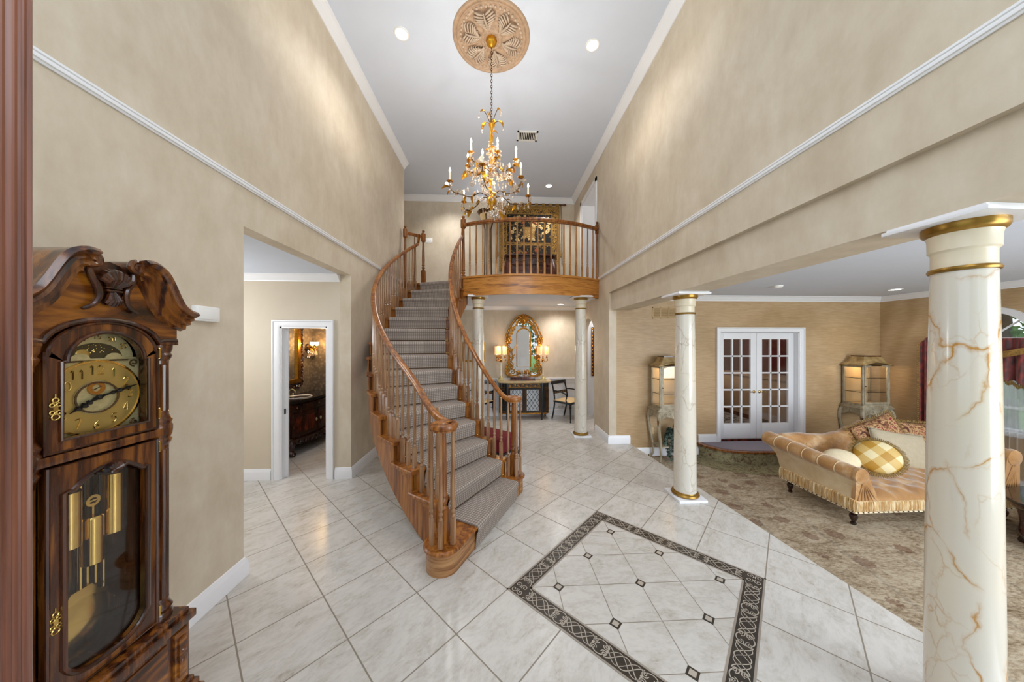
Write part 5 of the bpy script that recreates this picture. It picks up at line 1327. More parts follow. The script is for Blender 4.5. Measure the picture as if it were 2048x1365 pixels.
# pillows: local disc/box shapes, y = thickness
def pillow(name, label, w, h, d, mat, loc, rot, shape='sq', fringe=None, group=None):
    t = thing(name, label, 'pillow', loc, 0, group or 'pillows on the gold sofa'); t.rotation_euler = rot
    def f(side):
        def g(u, v):
            a, b = 2*u-1, 2*v-1
            if shape == 'round':
                r = max(abs(a), abs(b)); q = hyp(a, b) or 1; x, z = a/q*r, b/q*r; k = max(0, 1-r*r)
            else:
                pin = 1-0.07*(a*a*b*b)*0+0.0; x, z = a*(1-0.06*(1-b*b)*0-0.05*(b*b*0+(1-abs(b))*abs(a)**3)), b*(1-0.05*(1-abs(a))*abs(b)**3); k = (1-a**4)*(1-b**4)
            return (x*w/2, side*d/2*k**0.55, z*h/2)
        return g
    m = MB().surf(f(-1), 22, 22).surf(f(1), 22, 22)
    m.build('cover', M[mat], t, sharp=2.0, dedupe=True)
    if fringe:
        fr = MB(); n = 90
        for i in range(n):
            a = 2*pi*i/n
            if shape == 'round': p = (w/2*cos(a), 0, h/2*sin(a)); o = (cos(a), sin(a))
            else:
                a4 = (i/n)*4; s4 = int(a4); q = (a4-s4)*2-1; p = [(q,1),(1,-q),(-q,-1),(-1,q)][s4]; p = (p[0]*w/2,0,p[1]*h/2); o = (p[0]*2/w, p[2]*2/h)
            fr.tube([p, (p[0]+o[0]*0.022, 0.006*sin(i*2.1), p[2]+o[1]*0.022), (p[0]+o[0]*0.04, -0.012*sin(i*1.3), p[2]+o[1]*0.036-0.006)], [0.007,0.006,0.003], 5)
        fr = fr.build('fringe', M[fringe], t); fr['kind'] = 'stuff'
    elif shape == 'sq':
        MB().tube([(-w/2,0,-h/2),(w/2,0,-h/2),(w/2,0,h/2),(-w/2,0,h/2)],0.006,6,True).build('piping', M[mat], t)
    return t
pillow('throw_pillow','round gold plaid pillow with fringed edge in the middle of the sofa',0.40,0.38,0.17,'plaid',(4.45,3.36,0.425),(rad(-24),0,rad(-40)),'round','olive_fringe')
pillow('throw_pillow','small plain cream pillow tucked behind the left sofa arm',0.34,0.26,0.14,'cream_fabric',(4.17,3.50,0.345),(rad(-40),0,rad(-35)),'round')
pillow('throw_pillow','large plain beige pillow leaning on the sofa back behind the round plaid one',0.66,0.46,0.16,'beige_fabric',(5.08,3.60,0.405),(rad(-22),rad(9),rad(-6)))
pillow('throw_pillow','red floral pillow behind the beige one at the crest of the sofa back',0.56,0.44,0.15,'floral',(4.98,3.735,0.54),(rad(-16),rad(-24),rad(-6)),'sq','olive_fringe')
pillow('throw_pillow','red floral pillow with loose fringe beside the near column at the sofa back',0.50,0.42,0.15,'floral',(5.50,3.725,0.50),(rad(-16),rad(4),rad(-6)),'sq','olive_fringe')
# ------------------------------------------------------------------ display cabinets (local, origin centre of footprint on the floor)
def cabinet(loc, label):
    t = thing('display_cabinet', label, 'display cabinet', loc, 0, 'lit pagoda display cabinets')
    W2, D2 = 0.27, 0.165
    def leg(sx, sy):
        P = smoothpath([(sx*(W2-0.02),sy*(D2-0.02),0.84),(sx*(W2+0.012),sy*(D2+0.008),0.74),(sx*(W2+0.008),sy*(D2+0.004),0.6),(sx*(W2-0.035),sy*(D2-0.03),0.3),(sx*(W2-0.05),sy*(D2-0.04),0.12),(sx*(W2-0.03),sy*(D2-0.02),0.035),(sx*(W2-0.0),sy*(D2+0.005),0.014)], 5)
        n = len(P); rr = [lerp(0.034,0.016,min(1,i/(n*0.72))) for i in range(n)]; rr[-4:] = [0.019,0.022,0.023,0.014]
        l = MB().tube(P, rr, 8).build('leg', M['sage_paint'], t)
        MB().tube([P[3]+Vector((sx*0.012,sy*0.012,0)),P[7]+Vector((sx*0.016,sy*0.016,0)),P[11]+Vector((sx*0.012,sy*0.012,0))],[0.006,0.013,0.005],6).build('bronze_mount', M['bronze'], l)
        MB().ball((P[-1].x,P[-1].y,0.016),(0.026,0.026,0.016),8,6).build('foot', M['bronze'], l)
    for sx in (-1,1):
        for sy in (-1,1): leg(sx, sy)
    a = MB()
    ap_ = [(-W2,0.855)]+[(lerp(-W2,W2,i/24), 0.735-0.035*cos(i/24*2*pi*2)*(0.5 if 3 < i < 21 else 1.0)+0.02*abs(lerp(-1,1,i/24))**3*-1.0+0.012) for i in range(25)]+[(W2,0.855)]
    a.prism(ap_, -D2-0.004, -D2+0.02, 'xz'); a.prism(ap_, D2-0.02, D2+0.004, 'xz')
    as_ = [(-D2,0.855)]+[(lerp(-D2,D2,i/16), 0.745-0.03*cos(i/16*2*pi)) for i in range(17)]+[(D2,0.855)]
    a.prism(as_, -W2-0.004, -W2+0.02, 'yz'); a.prism(as_, W2-0.02, W2+0.004, 'yz')
    a = a.build('apron', M['sage_paint'], t)
    c = MB()
    for k in range(5):
        x = lerp(-0.17,0.17,k/4); c.tube([(x+p[0],-D2-0.006,0.80+p[1]) for p in spiral((0,0),0.026,0.006,k*1.2,1.2,16)],0.005,5)
    for k in range(2):
        y = lerp(-0.06,0.06,k); c.tube([(-W2-0.006,y+p[0],0.80+p[1]) for p in spiral((0,0),0.024,0.006,k*1.2,1.2,16)],0.005,5)
    c.ball((-W2-0.006,0,0.80),(0.006,0.016,0.016)); c.build('carved_scrolls', M['sage_paint'], a)
    MB().box((-W2-0.025,-D2-0.025,0.85),(W2+0.025,D2+0.02,0.868),0.006).box((-W2-0.012,-D2-0.012,0.868),(W2+0.012,D2+0.01,0.885),0.005).box((-W2+0.005,-D2+0.0,0.885),(W2-0.005,D2,0.905),0.004).build('table_top', M['sage_paint'], t)
    MB().box((-W2+0.04,-D2+0.03,0.24),(W2-0.04,D2-0.03,0.262),0.004).build('lower_shelf', M['sage_paint'], t)
    z0, z1 = 0.905, 1.585; w, d = W2-0.02, D2-0.012
    f = MB()
    for sx in (-1,1):
        for sy in (-1,1): f.box((sx*w,sy*d,z0),(sx*(w-0.028),sy*(d-0.028),z1),0.003)
    for z in (z0, z1-0.025):
        f.box((-w,-d,z),(-w+0.022,d,z+0.03)); f.box((w-0.022,-d,z),(w,d,z+0.03)); f.box((-w,d-0.02,z),(w,d,z+0.03))
    f.box((-w,-d,z0),(w,-d+0.022,z0+0.025))
    f.build('case_frame', M['sage_paint'], t)
    MB().box((-w+0.02,d-0.012,z0+0.01),(w-0.02,d-0.004,z1)).box((-w+0.01,-d+0.01,z0+0.004),(w-0.01,d-0.01,z0+0.02)).box((-w+0.01,-d+0.01,z1-0.008),(w-0.01,d-0.01,z1-0.002)).build('back_panel', M['vent_tan'], t)
    dr = MB()
    hw_ = w-0.034; ow = w-0.03
    o_ = [(-ow,z0+0.028),(-ow,z1+0.01)]+[(lerp(-ow,ow,i/16), z1+0.01+0.055*sin(pi*i/16)**1.3) for i in range(1,16)]+[(ow,z1+0.01),(ow,z0+0.028)]
    i_ = [(-ow+0.03,z0+0.062),(-ow+0.03,z1-0.025)]+[(lerp(-ow+0.03,ow-0.03,i/16), z1-0.025+0.05*sin(pi*i/16)**1.3) for i in range(1,16)]+[(ow-0.03,z1-0.025),(ow-0.03,z0+0.062)]
    n_ = len(o_); vs = [(x,-d-0.004,z) for x,z in o_]+[(x,-d+0.014,z) for x,z in o_]+[(x,-d-0.004,z) for x,z in i_]+[(x,-d+0.014,z) for x,z in i_]; fs = []
    for i in range(n_):
        j = (i+1) % n_; fs += [(i,j,2*n_+j,2*n_+i),(n_+i,n_+j,3*n_+j,3*n_+i),(i,j,n_+j,n_+i),(2*n_+i,2*n_+j,3*n_+j,3*n_+i)]
    dr = MB().add(vs, fs).build('door', M['sage_paint'], t)
    MB().prism(i_, -d+0.003, -d+0.006, 'xz').build('door_glass', M['glass'], dr)
    MB().ball((-ow+0.012,-d-0.012,1.24),0.009,8,6).build('door_knob', M['dark_metal'], dr)
    for sx in (-1,1): MB().box((sx*(w-0.008),-d+0.02,z0+0.02),(sx*(w-0.004),d-0.02,z1-0.02)).build('side_glass', M['glass'], t)
    for z in (1.13,1.37): MB().box((-w+0.012,-d+0.03,z),(w-0.012,d-0.015,z+0.007)).build('glass_shelf', M['black_glass'] if False else M['glass'], t)
    fe = MB()
    for z in (1.13,1.37): fe.box((-w+0.01,-d+0.026,z-0.001),(w-0.01,-d+0.03,z+0.008)).box((-w+0.008,-d+0.03,z-0.001),(-w+0.012,d-0.02,z+0.008))
    fe.build('shelf_edge', M['dark_metal'], t)
    r = MB(); vs = []; lv = [(1.0,1.585,1.0),(1.09,1.596,1.0),(1.08,1.606,1.0),(0.96,1.622,1.0),(0.84,1.645,1.0),(0.74,1.68,1.0),(0.66,1.72,1.0),(0.63,1.745,1.0)]
    N = 40
    for s, z, _ in lv:
        for i in range(N):
            q = i/N*4; e = int(q); u = (q-e)*2-1
            x, y = [(u,-1),(1,u),(-u,1),(-1,-u)][e]
            lift = 0.055*max(0, cos(u*pi/2))**1.3*max(0,(1.72-z)/0.13)*(1 if e == 0 else 0) if z > 1.584 else 0
            vs.append((x*(w+0.012)*s, y*(d+0.012)*s, z+min(lift,0.055)))
    fs = [(k*N+i,k*N+(i+1) % N,(k+1)*N+(i+1) % N,(k+1)*N+i) for k in range(len(lv)-1) for i in range(N)]+[tuple(range(N)), tuple((len(lv)-1)*N+i for i in range(N))]
    r = r.add(vs, fs).build('pagoda_roof', M['roof_gilt'], t)
    MB().box((-w*0.64,-d*0.66,1.743),(w*0.64,d*0.66,1.765),0.004).build('roof_cap', M['mahogany'], r)
    return t
c1 = cabinet((2.90,5.02,LF_), 'antiqued sage display cabinet partly hidden behind the second column')
c2 = dup(c1, (6.455,5.035,LF_), 0, 'antiqued sage display cabinet in the far corner behind the sofa')
# trailing ivy on the lower shelf of the left cabinet
iv = thing('ivy_plant', 'trailing green ivy plant under the left display cabinet', 'plant', (2.93,4.98,LF_+0.262))
MB().lathe([(0.05,0.0),(0.075,0.02),(0.085,0.09),(0.08,0.11),(0.07,0.10)],n=16).build('pot', M['cream_paint'], iv)
random.seed(5); lv_ = MB(); stm = MB()
lf1 = leaf_mesh(0.05,0.022,0.8)
for k in range(26):
    a = random.uniform(0,2*pi); L_ = random.uniform(0.08,0.34); P = [Vector((0.03*cos(a),0.03*sin(a),0.10)), Vector((0.07*cos(a),0.07*sin(a),0.16+random.uniform(0,0.16))), Vector((0.12*cos(a),0.10*sin(a)-0.02,0.13)), Vector((0.14*cos(a),0.11*sin(a)-0.03,0.13-L_))]
    P = smoothpath(P, 5); stm.tube(P,0.0025,4)
    for p in P[2:]:
        for q in range(2): lv_.merge(lf1, Matrix.Translation(p) @ Matrix.Rotation(random.uniform(0,6.3),4,'Z') @ Matrix.Rotation(random.uniform(-0.6,1.0),4,'Y'))
stm.build('stems', M['leaf_green'], iv); o = lv_.build('foliage', M['leaf_green'], iv, sharp=1.5); o['kind'] = 'stuff'
# ------------------------------------------------------------------ window dressing
n = NT('sheer'); tb = n.n('ShaderNodeBsdfTransparent'); tl = n.n('ShaderNodeBsdfTranslucent'); mx = n.n('ShaderNodeMixShader'); w_ = n.noise(n.coord((1,40,1)),1,2)
mm_ = n.math('MULTIPLY_ADD', w_, 0.3, 0.25); n.l(mm_, mx.inputs[0]); n.l(tb.outputs[0], mx.inputs[1]); n.l(tl.outputs[0], mx.inputs[2]); n.l(mx.outputs[0], n.out.inputs[0]); M['sheer'] = n.m
def drape(mb, x, y0, y1, zt, zb, folds, depth, n=120, m=10):
    zt_ = zt if callable(zt) else (lambda u: zt); zb_ = zb if callable(zb) else (lambda u: zb)
    f = lambda u, v: (x+depth*sin(u*folds*2*pi)*(0.5+0.5*v), lerp(y0,y1,u), lerp(zt_(u), zb_(u), v))
    g = lambda u, v: (x+0.006+depth*sin(u*folds*2*pi)*(0.5+0.5*v), lerp(y0,y1,u), lerp(zt_(u), zb_(u), v))
    return mb.surf(f, n, m).surf(g, n, m)
tag(drape(MB(), 6.88, 3.58, 4.38, 1.78, -0.18, 13, 0.018).build('sheer_curtain', M['sheer'], sharp=1.5), 'white sheer curtain inside the arched living room window', 'curtain')
sw = thing('swag_valance', 'dark red swagged valance with gold band and fringe across window', 'valance', (6.80,3.6,1.8))
bt = lambda u: 1.30-0.42*max(0,1-u*1.6)+0.10*abs(sin(u*14)) if u < 0.75 else 1.38
drape(MB(), 6.80, 3.30, 4.02, 1.83, lambda u: 1.05+0.36*u+0.015*sin(u*60), 6, 0.03).build('cascade', M['drape_red'], sw, world=True, sharp=1.5)
gb_ = MB()
for o_ in (0.0,):
    gb_.surf(lambda u, v: (6.755+0.01*sin(u*20), lerp(3.30,4.02,u), lerp(2.02,1.66,u)-0.10*v if False else lerp(1.80,1.56,u)-0.085*v), 40, 3); gb_.surf(lambda u, v: (6.762+0.01*sin(u*20), lerp(3.30,4.02,u), lerp(1.80,1.56,u)-0.085*v), 40, 3)
gb_.build('gold_band', M['tapestry_gold'], sw, world=True)
fr = MB()
for i in range(70):
    u = i/69; y = lerp(3.30,4.02,u); z = 1.05+0.36*u+0.015*sin(u*60); fr.tube([(6.80,y,z+0.005),(6.80,y,z-0.055)],[0.004,0.006],5)
fr = fr.build('fringe', M['olive_fringe'], sw, world=True); fr['kind'] = 'stuff'
lp_ = thing('drapery_panel', 'tall dark red drapery panel with gold edging left of window', 'curtain', (6.86,4.52,LF_))
drape(MB(), 6.86, 4.40, 4.62, lambda u: 1.86-0.12*(2*u-1)**2, LF_+0.01, 4, 0.03).build('drape', M['drape_red'], lp_, world=True, sharp=1.5)
b_ = MB()
for i in range(60): b_.ball((6.835,4.625,lerp(LF_+0.03,1.74,i/59)),(0.018,0.012,0.014),6,4)
b_ = b_.build('bead_edging', M['tapestry_gold'], lp_, world=True); b_['kind'] = 'stuff'
# ------------------------------------------------------------------ tables at the right edge
ct = thing('coffee_table', 'oval black polished coffee table with lower shelf ring behind the near column', 'coffee table', (5.62,2.55,LF_))
def oval(mb, a, b, z0, z1, n=48, e=0.012):
    vs = []
    for s_, z in ((1-e/a,z0),(1,z0+(z1-z0)*0.3),(1,z0+(z1-z0)*0.7),(1-e/a,z1)):
        for i in range(n): vs.append((a*s_*cos(2*pi*i/n), b*s_*sin(2*pi*i/n), z))
    return mb.add(vs, [(k*n+i,k*n+(i+1) % n,(k+1)*n+(i+1) % n,(k+1)*n+i) for k in range(3) for i in range(n)]+[tuple(range(n)), tuple(3*n+i for i in range(n))])
oval(MB(),0.70,0.42,0.43,0.46).build('table_top', M['black_glass'], ct)
oval(oval(MB(),0.66,0.385,0.37,0.43),0.60,0.34,0.33,0.37).build('apron', M['espresso'], ct)
oval(MB(),0.62,0.35,0.09,0.12).build('lower_shelf', M['espresso'], ct)
for sx in (-1,1):
    for sy in (-1,1): MB().lathe([(0.03,0.0),(0.035,0.02),(0.02,0.06),(0.03,0.1),(0.022,0.2),(0.034,0.3),(0.03,0.36)],(sx*0.4,sy*0.22,0),12).build('leg', M['espresso'], ct)
sc_ = thing('bronze_sculpture', 'dark curled leaf sculpture standing on the black coffee table', 'sculpture', (5.15,2.58,LF_+0.46))
MB().lathe([(0.085,0.0),(0.09,0.012),(0.06,0.03),(0.03,0.05),(0.0,0.055)],n=20).build('base', M['stone_dark'], sc_)
m_ = MB(); 
def lfn(sd):
    def g(u, v):
        w = 0.075*sin(pi*(0.1+0.85*v))*(2*u-1); a = v*1.7
        return (w*0.9+0.05*sin(v*4)+0.06*v, 0.03*sin(v*3)+0.03*abs(2*u-1)+sd*0.006, 0.04+0.30*v-0.04*v*v)
    return g
m_.surf(lfn(1),14,24).surf(lfn(-1),14,24); m_.tube([(0.0,0,0.03),(-0.03,0.01,0.10),(-0.09,0.01,0.13),(-0.11,0.0,0.10)],[0.016,0.02,0.018,0.008],8)
m_.build('curled_leaf', M['dark_metal'], sc_)
tt = thing('side_table', 'small round dark side table with glass top beneath the window', 'side table', (6.42,3.98,LF_))
MB().lathe([(0.0,0.60),(0.20,0.60),(0.215,0.608),(0.215,0.618),(0.20,0.624),(0.0,0.624)],n=32).build('table_top', M['black_glass'], tt)
MB().lathe([(0.03,0.05),(0.022,0.12),(0.035,0.25),(0.02,0.4),(0.03,0.55),(0.06,0.60)],n=16).build('pedestal', M['espresso'], tt)
for k in range(3):
    a = rad(90+120*k); MB().tube([(0.02*cos(a),0.02*sin(a),0.10),(0.12*cos(a),0.12*sin(a),0.07),(0.17*cos(a),0.17*sin(a),0.014)],[0.02,0.016,0.014],8).build('foot', M['espresso'], tt)
# ------------------------------------------------------------------ console, mirror, lamps, chairs under the balcony
co_ = thing('console_cabinet', 'black and gold lacquered console cabinet with lattice doors and marble top', 'console', (0.585,7.10,0))
def demi(hw, y0, y1, rr, n=10):       # outline with rounded front corners (front = -y)
    pts = [(hw,y1)]
    pts += [(hw-rr+rr*cos(rad(a)), y0+rr+rr*sin(rad(a))*1.0) for a in [0-90*i/n for i in range(n+1)]]
    pts += [(-hw+rr-rr*sin(rad(a)), y0+rr-rr*cos(rad(a))) for a in [90*i/n for i in range(n+1)]]
    pts += [(-hw,y1)]
    return pts
F = -0.20
MB().prism(demi(0.585,F+0.02,0.19,0.17),0.14,0.845).build('body', M['black_lacquer'], co_)
MB().prism(demi(0.63,F-0.02,0.195,0.18),0.855,0.885).prism(demi(0.605,F,0.193,0.175),0.842,0.857).build('marble_top', M['beige_marble'], co_)
for x in (-0.40,0.40,-0.52,0.52):
    y = F+0.02 if abs(x) < 0.5 else 0.12
    MB().lathe([(0.016,0.0),(0.022,0.012),(0.014,0.03),(0.020,0.05),(0.026,0.14)],(x,y,0),10).build('leg', M['black_lacquer'], co_)
for x in (-0.40,0.40): MB().box((x-0.024,F+0.004,0.14),(x+0.024,F+0.03,0.842),0.003).build('pilaster', M['black_lacquer'], co_)
fz = MB()
fz.box((-0.37,F+0.012,0.752),(0.37,F+0.022,0.835))
fz = fz.build('frieze', M['stone_dark'], co_)
sp = MB()
for k in range(8):
    x = lerp(-0.325,0.325,k/7); sp.tube([(x+p[0],F+0.010,0.794+p[1]) for p in spiral((0,0),0.036,0.006,pi if k % 2 else 0,1.6 if k % 2 else -1.6,26)],0.0045,5)
for s in (-1,1):
    a = rad(45); sp.tube([(s*(0.487+0.03*cos(q)),F+0.075+0.03*cos(q)*0.9-0.004*0,0.794+0.03*sin(q)) for q in [i*0.6 for i in range(11)]],0.0045,5)
for z in (0.748,0.838): sp.box((-0.375,F+0.008,z-0.004),(0.375,F+0.02,z+0.004))
sp.build('gilt_scrolls', M['antique_gold'], fz)
for s in (-1,1):
    xa, xb = (s*0.008, s*0.37) if s > 0 else (-0.37,-0.008)
    MBd = MB(); y0, y1 = F+0.006, F+0.022; z0, z1 = 0.165,0.735; w = 0.04
    MBd.box((xa,y0,z0),(xa+w,y1,z1)).box((xb-w,y0,z0),(xb,y1,z1)).box((xa+w,y0,z0),(xb-w,y1,z0+w)).box((xa+w,y0,z1-w),(xb-w,y1,z1))
    dr = MBd.build('door', M['black_lacquer'], co_)
    MB().box((xa+w,y1-0.006,z0+w),(xb-w,y1-0.002,z1-w)).build('silver_panel', M['silver_silk'], dr)
    la = MB(); gx0, gx1, gz0, gz1 = xa+w, xb-w, z0+w, z1-w; W_, H_ = gx1-gx0, gz1-gz0; stp = 0.085; sl = 1.5
    for dgn in (-1,1):
        c = -H_
        while c < W_*sl+H_:
            pts = []
            for t_ in [i/30 for i in range(31)]:
                x = W_*t_; z = c-sl*x if dgn < 0 else -c+H_+sl*x-H_*0
                if 0 <= z <= H_: pts.append((gx0+x, y0+0.006, gz0+z))
            if len(pts) > 1: la.tube([pts[0],pts[-1]],0.004,4)
            c += stp*sl
    la.build('lattice', M['black_lacquer'], dr)
    gt_ = MB(); gt_.tube([(gx0,y0-0.001,gz0),(gx1,y0-0.001,gz0),(gx1,y0-0.001,gz1),(gx0,y0-0.001,gz1)],0.004,5,True); gt_.tube([(xa+0.004,y0,z0+0.004),(xb-0.004,y0,z0+0.004),(xb-0.004,y0,z1-0.004),(xa+0.004,y0,z1-0.004)],0.003,5,True); gt_.build('gilt_beading', M['antique_gold'], dr)
    # rounded end panel
    ep = MB(); 
    for q in range(3):
        a = rad(35+15*q); x, y = s*(0.415+0.175*sin(a)), F+0.19-0.175*cos(a); ep.tube([(x,y,0.2),(x,y,0.70)],0.004,5)
    for z in (0.2,0.70,0.155,0.742): ep.tube([(s*(0.415+0.175*sin(rad(a))), F+0.19-0.175*cos(rad(a)), z) for a in range(14,84,7)],0.004,5)
    ep.build('end_beading', M['antique_gold'], co_)
MB().prism(demi(0.59,F+0.012,0.19,0.172),0.135,0.158).build('base_rail', M['antique_gold'], co_)
bx = thing('mirror_plinth', 'dark brown wooden plinth block on the console under the mirror', 'plinth', (0.555,7.12,0.885))
MB().box((-0.285,-0.09,0),(0.285,0.09,0.085),0.005).build('block', M['mahogany'], bx)
MB().box((-0.295,-0.1,0.0),(0.295,0.1,0.02),0.004).build('base_strip', M['mahogany'], bx)
# gilded mirror: local y=0 at the back, front toward -y
mi = thing('gilded_mirror', 'large ornate gilded arched mirror above the console', 'mirror', (0.595,7.27,0.97))
def mo(a_, sc=1.0, dz=0.0):   # outer outline, a from 0..1 around
    pts = [(-0.38,0.02),(-0.43,0.10),(-0.415,0.22),(-0.37,0.32),(-0.355,0.5),(-0.375,0.66),(-0.425,0.78),(-0.435,0.92),(-0.39,1.04),(-0.33,1.18),(-0.25,1.31),(-0.14,1.42),(0,1.46)]
    return pts
L = mo(0); outl = [Vector((x,0,z)) for x, z in L]
left = smoothpath(outl, 4); full = [(p.x, p.z) for p in left]+[(-p.x, p.z) for p in left[::-1][1:]]
full += [(0.2,0.0),(0.0,-0.02),(-0.2,0.0)]
MB().prism([(x*0.93,0.03+(z-0.03)*0.96) for x, z in full], -0.03, -0.004, 'xz').build('back_glass', M['mirror_glass'], mi)
inn_ = [(-0.165,0.22),(-0.165,1.0)]+[(0.165*cos(rad(a)),1.0+0.165*sin(rad(a))*0.85) for a in range(170,5,-12)]+[(0.165,1.0),(0.165,0.22)]
MB().tube([(x,-0.036,z) for x, z in inn_],0.016,8,True).build('inner_frame', M['gold_leaf'], mi)
sw_ = MB(); random.seed(9)
sw_.tube([(x,-0.03,z) for x, z in full],0.020,8,True)
N_ = len(full)
for i in range(0, N_):
    x, z = full[i]; cx_, cz_ = x*0.86, 0.06+(z-0.06)*0.93
    r = random.uniform(0.032,0.05); s0 = random.uniform(0,6.3)
    sw_.tube([(cx_+p[0],-0.042,cz_+p[1]) for p in spiral((0,0),r,0.008,s0,random.choice((-1.3,1.3)),18)],[lerp(0.009,0.005,k/18) for k in range(19)],6)
    sw_.ball((x*1.0,-0.035,z),(0.022,0.018,0.02),8,5)
for s in (-1,1):
    for z0 in (0.86,):
        sw_.ball((s*0.36,-0.04,z0),(0.062,0.03,0.095),14,8)
        for k in range(7): sw_.tube([(s*0.36+0.03*cos(k*0.9),-0.065,z0+0.05*sin(k*0.9)),(s*0.36+0.085*cos(k*0.9),-0.04,z0+0.125*sin(k*0.9))],[0.014,0.006],6)
    for x, z, r in ((0.27,0.10,0.065),(0.15,0.07,0.05),(0.30,0.22,0.05),(0.25,1.13,0.05),(0.19,1.25,0.045),(0.29,0.62,0.045),(0.28,0.45,0.04),(0.30,1.02,0.04)):
        sw_.tube([(s*(x+p[0]),-0.044,z+p[1]) for p in spiral((0,0),r,0.01,z*7,1.4,20)],[lerp(0.014,0.007,k/20) for k in range(21)],6)
        sw_.tube([(s*x,-0.04,z),(s*(x-0.05),-0.045,z+0.05),(s*(x-0.07),-0.04,z+0.10)],[0.013,0.012,0.004],6)
for k in range(9):
    x = lerp(-0.14,0.14,k/8); sw_.tube([(x,-0.045,0.04),(x+0.02*sin(k*2),-0.055,0.09),(x-0.02*sin(k),-0.04,0.15)],[0.012,0.016,0.005],6)
sw_ = sw_.build('scrollwork', M['antique_gold'], mi, sharp=1.0)
cs = MB(); cs.ball((0,-0.05,1.34),(0.085,0.035,0.11),16,10); cs.ball((0,-0.075,1.34),(0.05,0.02,0.065),14,8)
for k in range(11):
    a = rad(lerp(-30,210,k/10)); cs.tube([(0.07*cos(a),-0.05,1.34+0.09*sin(a)),(0.13*cos(a),-0.06,1.34+0.135*sin(a)),(0.15*cos(a+0.2),-0.045,1.34+0.15*sin(a+0.2))],[0.018,0.016,0.006],7)
for k in range(5):
    a = rad(lerp(230,310,k/4)); cs.tube([(0.05*cos(a),-0.05,1.25+0.05*sin(a)),(0.10*cos(a),-0.055,1.25+0.10*sin(a))],[0.016,0.006],7)
cs.build('crest', M['antique_gold'], mi, sharp=1.0)
# candelabra lamps
def candelabra(loc, label, angs):
    t = thing('candelabra_lamp', label, 'lamp', loc, 0, 'candelabra lamps on the console')
    MB().box((-0.075,-0.075,0),(0.075,0.075,0.022),0.004).lathe([(0.07,0.022),(0.072,0.03),(0.055,0.045),(0.06,0.055),(0.035,0.085),(0.022,0.11)],n=20).build('base', M['brass_pale'], t)
    MB().lathe([(0.022,0.108),(0.026,0.12),(0.019,0.14),(0.0155,0.3),(0.0145,0.40),(0.02,0.415),(0.017,0.43)],n=16).build('stem', M['cream_paint'], t)
    MB().lathe([(0.02,0.425),(0.032,0.44),(0.024,0.46),(0.038,0.48),(0.02,0.50),(0.012,0.53),(0.018,0.55),(0.006,0.58),(0.0,0.60)],n=14).build('arm_hub', M['antique_gold'], t)
    for a in angs:
        c_, s_ = cos(rad(a)), sin(rad(a)); R = 0.093
        P = smoothpath([(r*c_,r*s_,z) for r, z in ((0.015,0.465),(0.05,0.435),(R*0.98,0.45),(R*1.15,0.49),(R,0.525))],5)
        arm_ = MB().tube(P,0.007,7).ball((R*1.15*c_,R*1.15*s_,0.475),(0.014,0.014,0.018)).lathe([(0.008,0.52),(0.024,0.532),(0.026,0.54),(0.012,0.545),(0.011,0.60)],(R*c_,R*s_,0),12).build('arm', M['antique_gold'], t)
        sh = MB().lathe([(0.050,0.605),(0.052,0.61),(0.050,0.70),(0.051,0.80),(0.048,0.805),(0.049,0.80),(0.047,0.70),(0.049,0.61)],(R*c_,R*s_,0),20).build('lamp_shade', M['amber_shade'], arm_)
        MB().lathe([(0.004,0.60),(0.012,0.63),(0.010,0.66),(0.003,0.69)],(R*c_,R*s_,0),8).build('candle_bulb', M['bulb'], arm_)
        MB().tube([(R*c_+0.049*cos(q),R*s_+0.049*sin(q),0.806) for q in [i*pi/8 for i in range(16)]],0.004,5,True).tube([(R*c_,R*s_,0.80),(R*c_,R*s_,0.835)],0.004,5).build('shade_cap', M['antique_gold'], arm_)
    return t
candelabra((0.045,7.08,0.886),'brass and marble candelabra lamp with amber shades left of the mirror',(178,2,120))
candelabra((1.03,7.06,0.886),'brass and marble candelabra lamp with amber shades right of the mirror',(172,4,208))
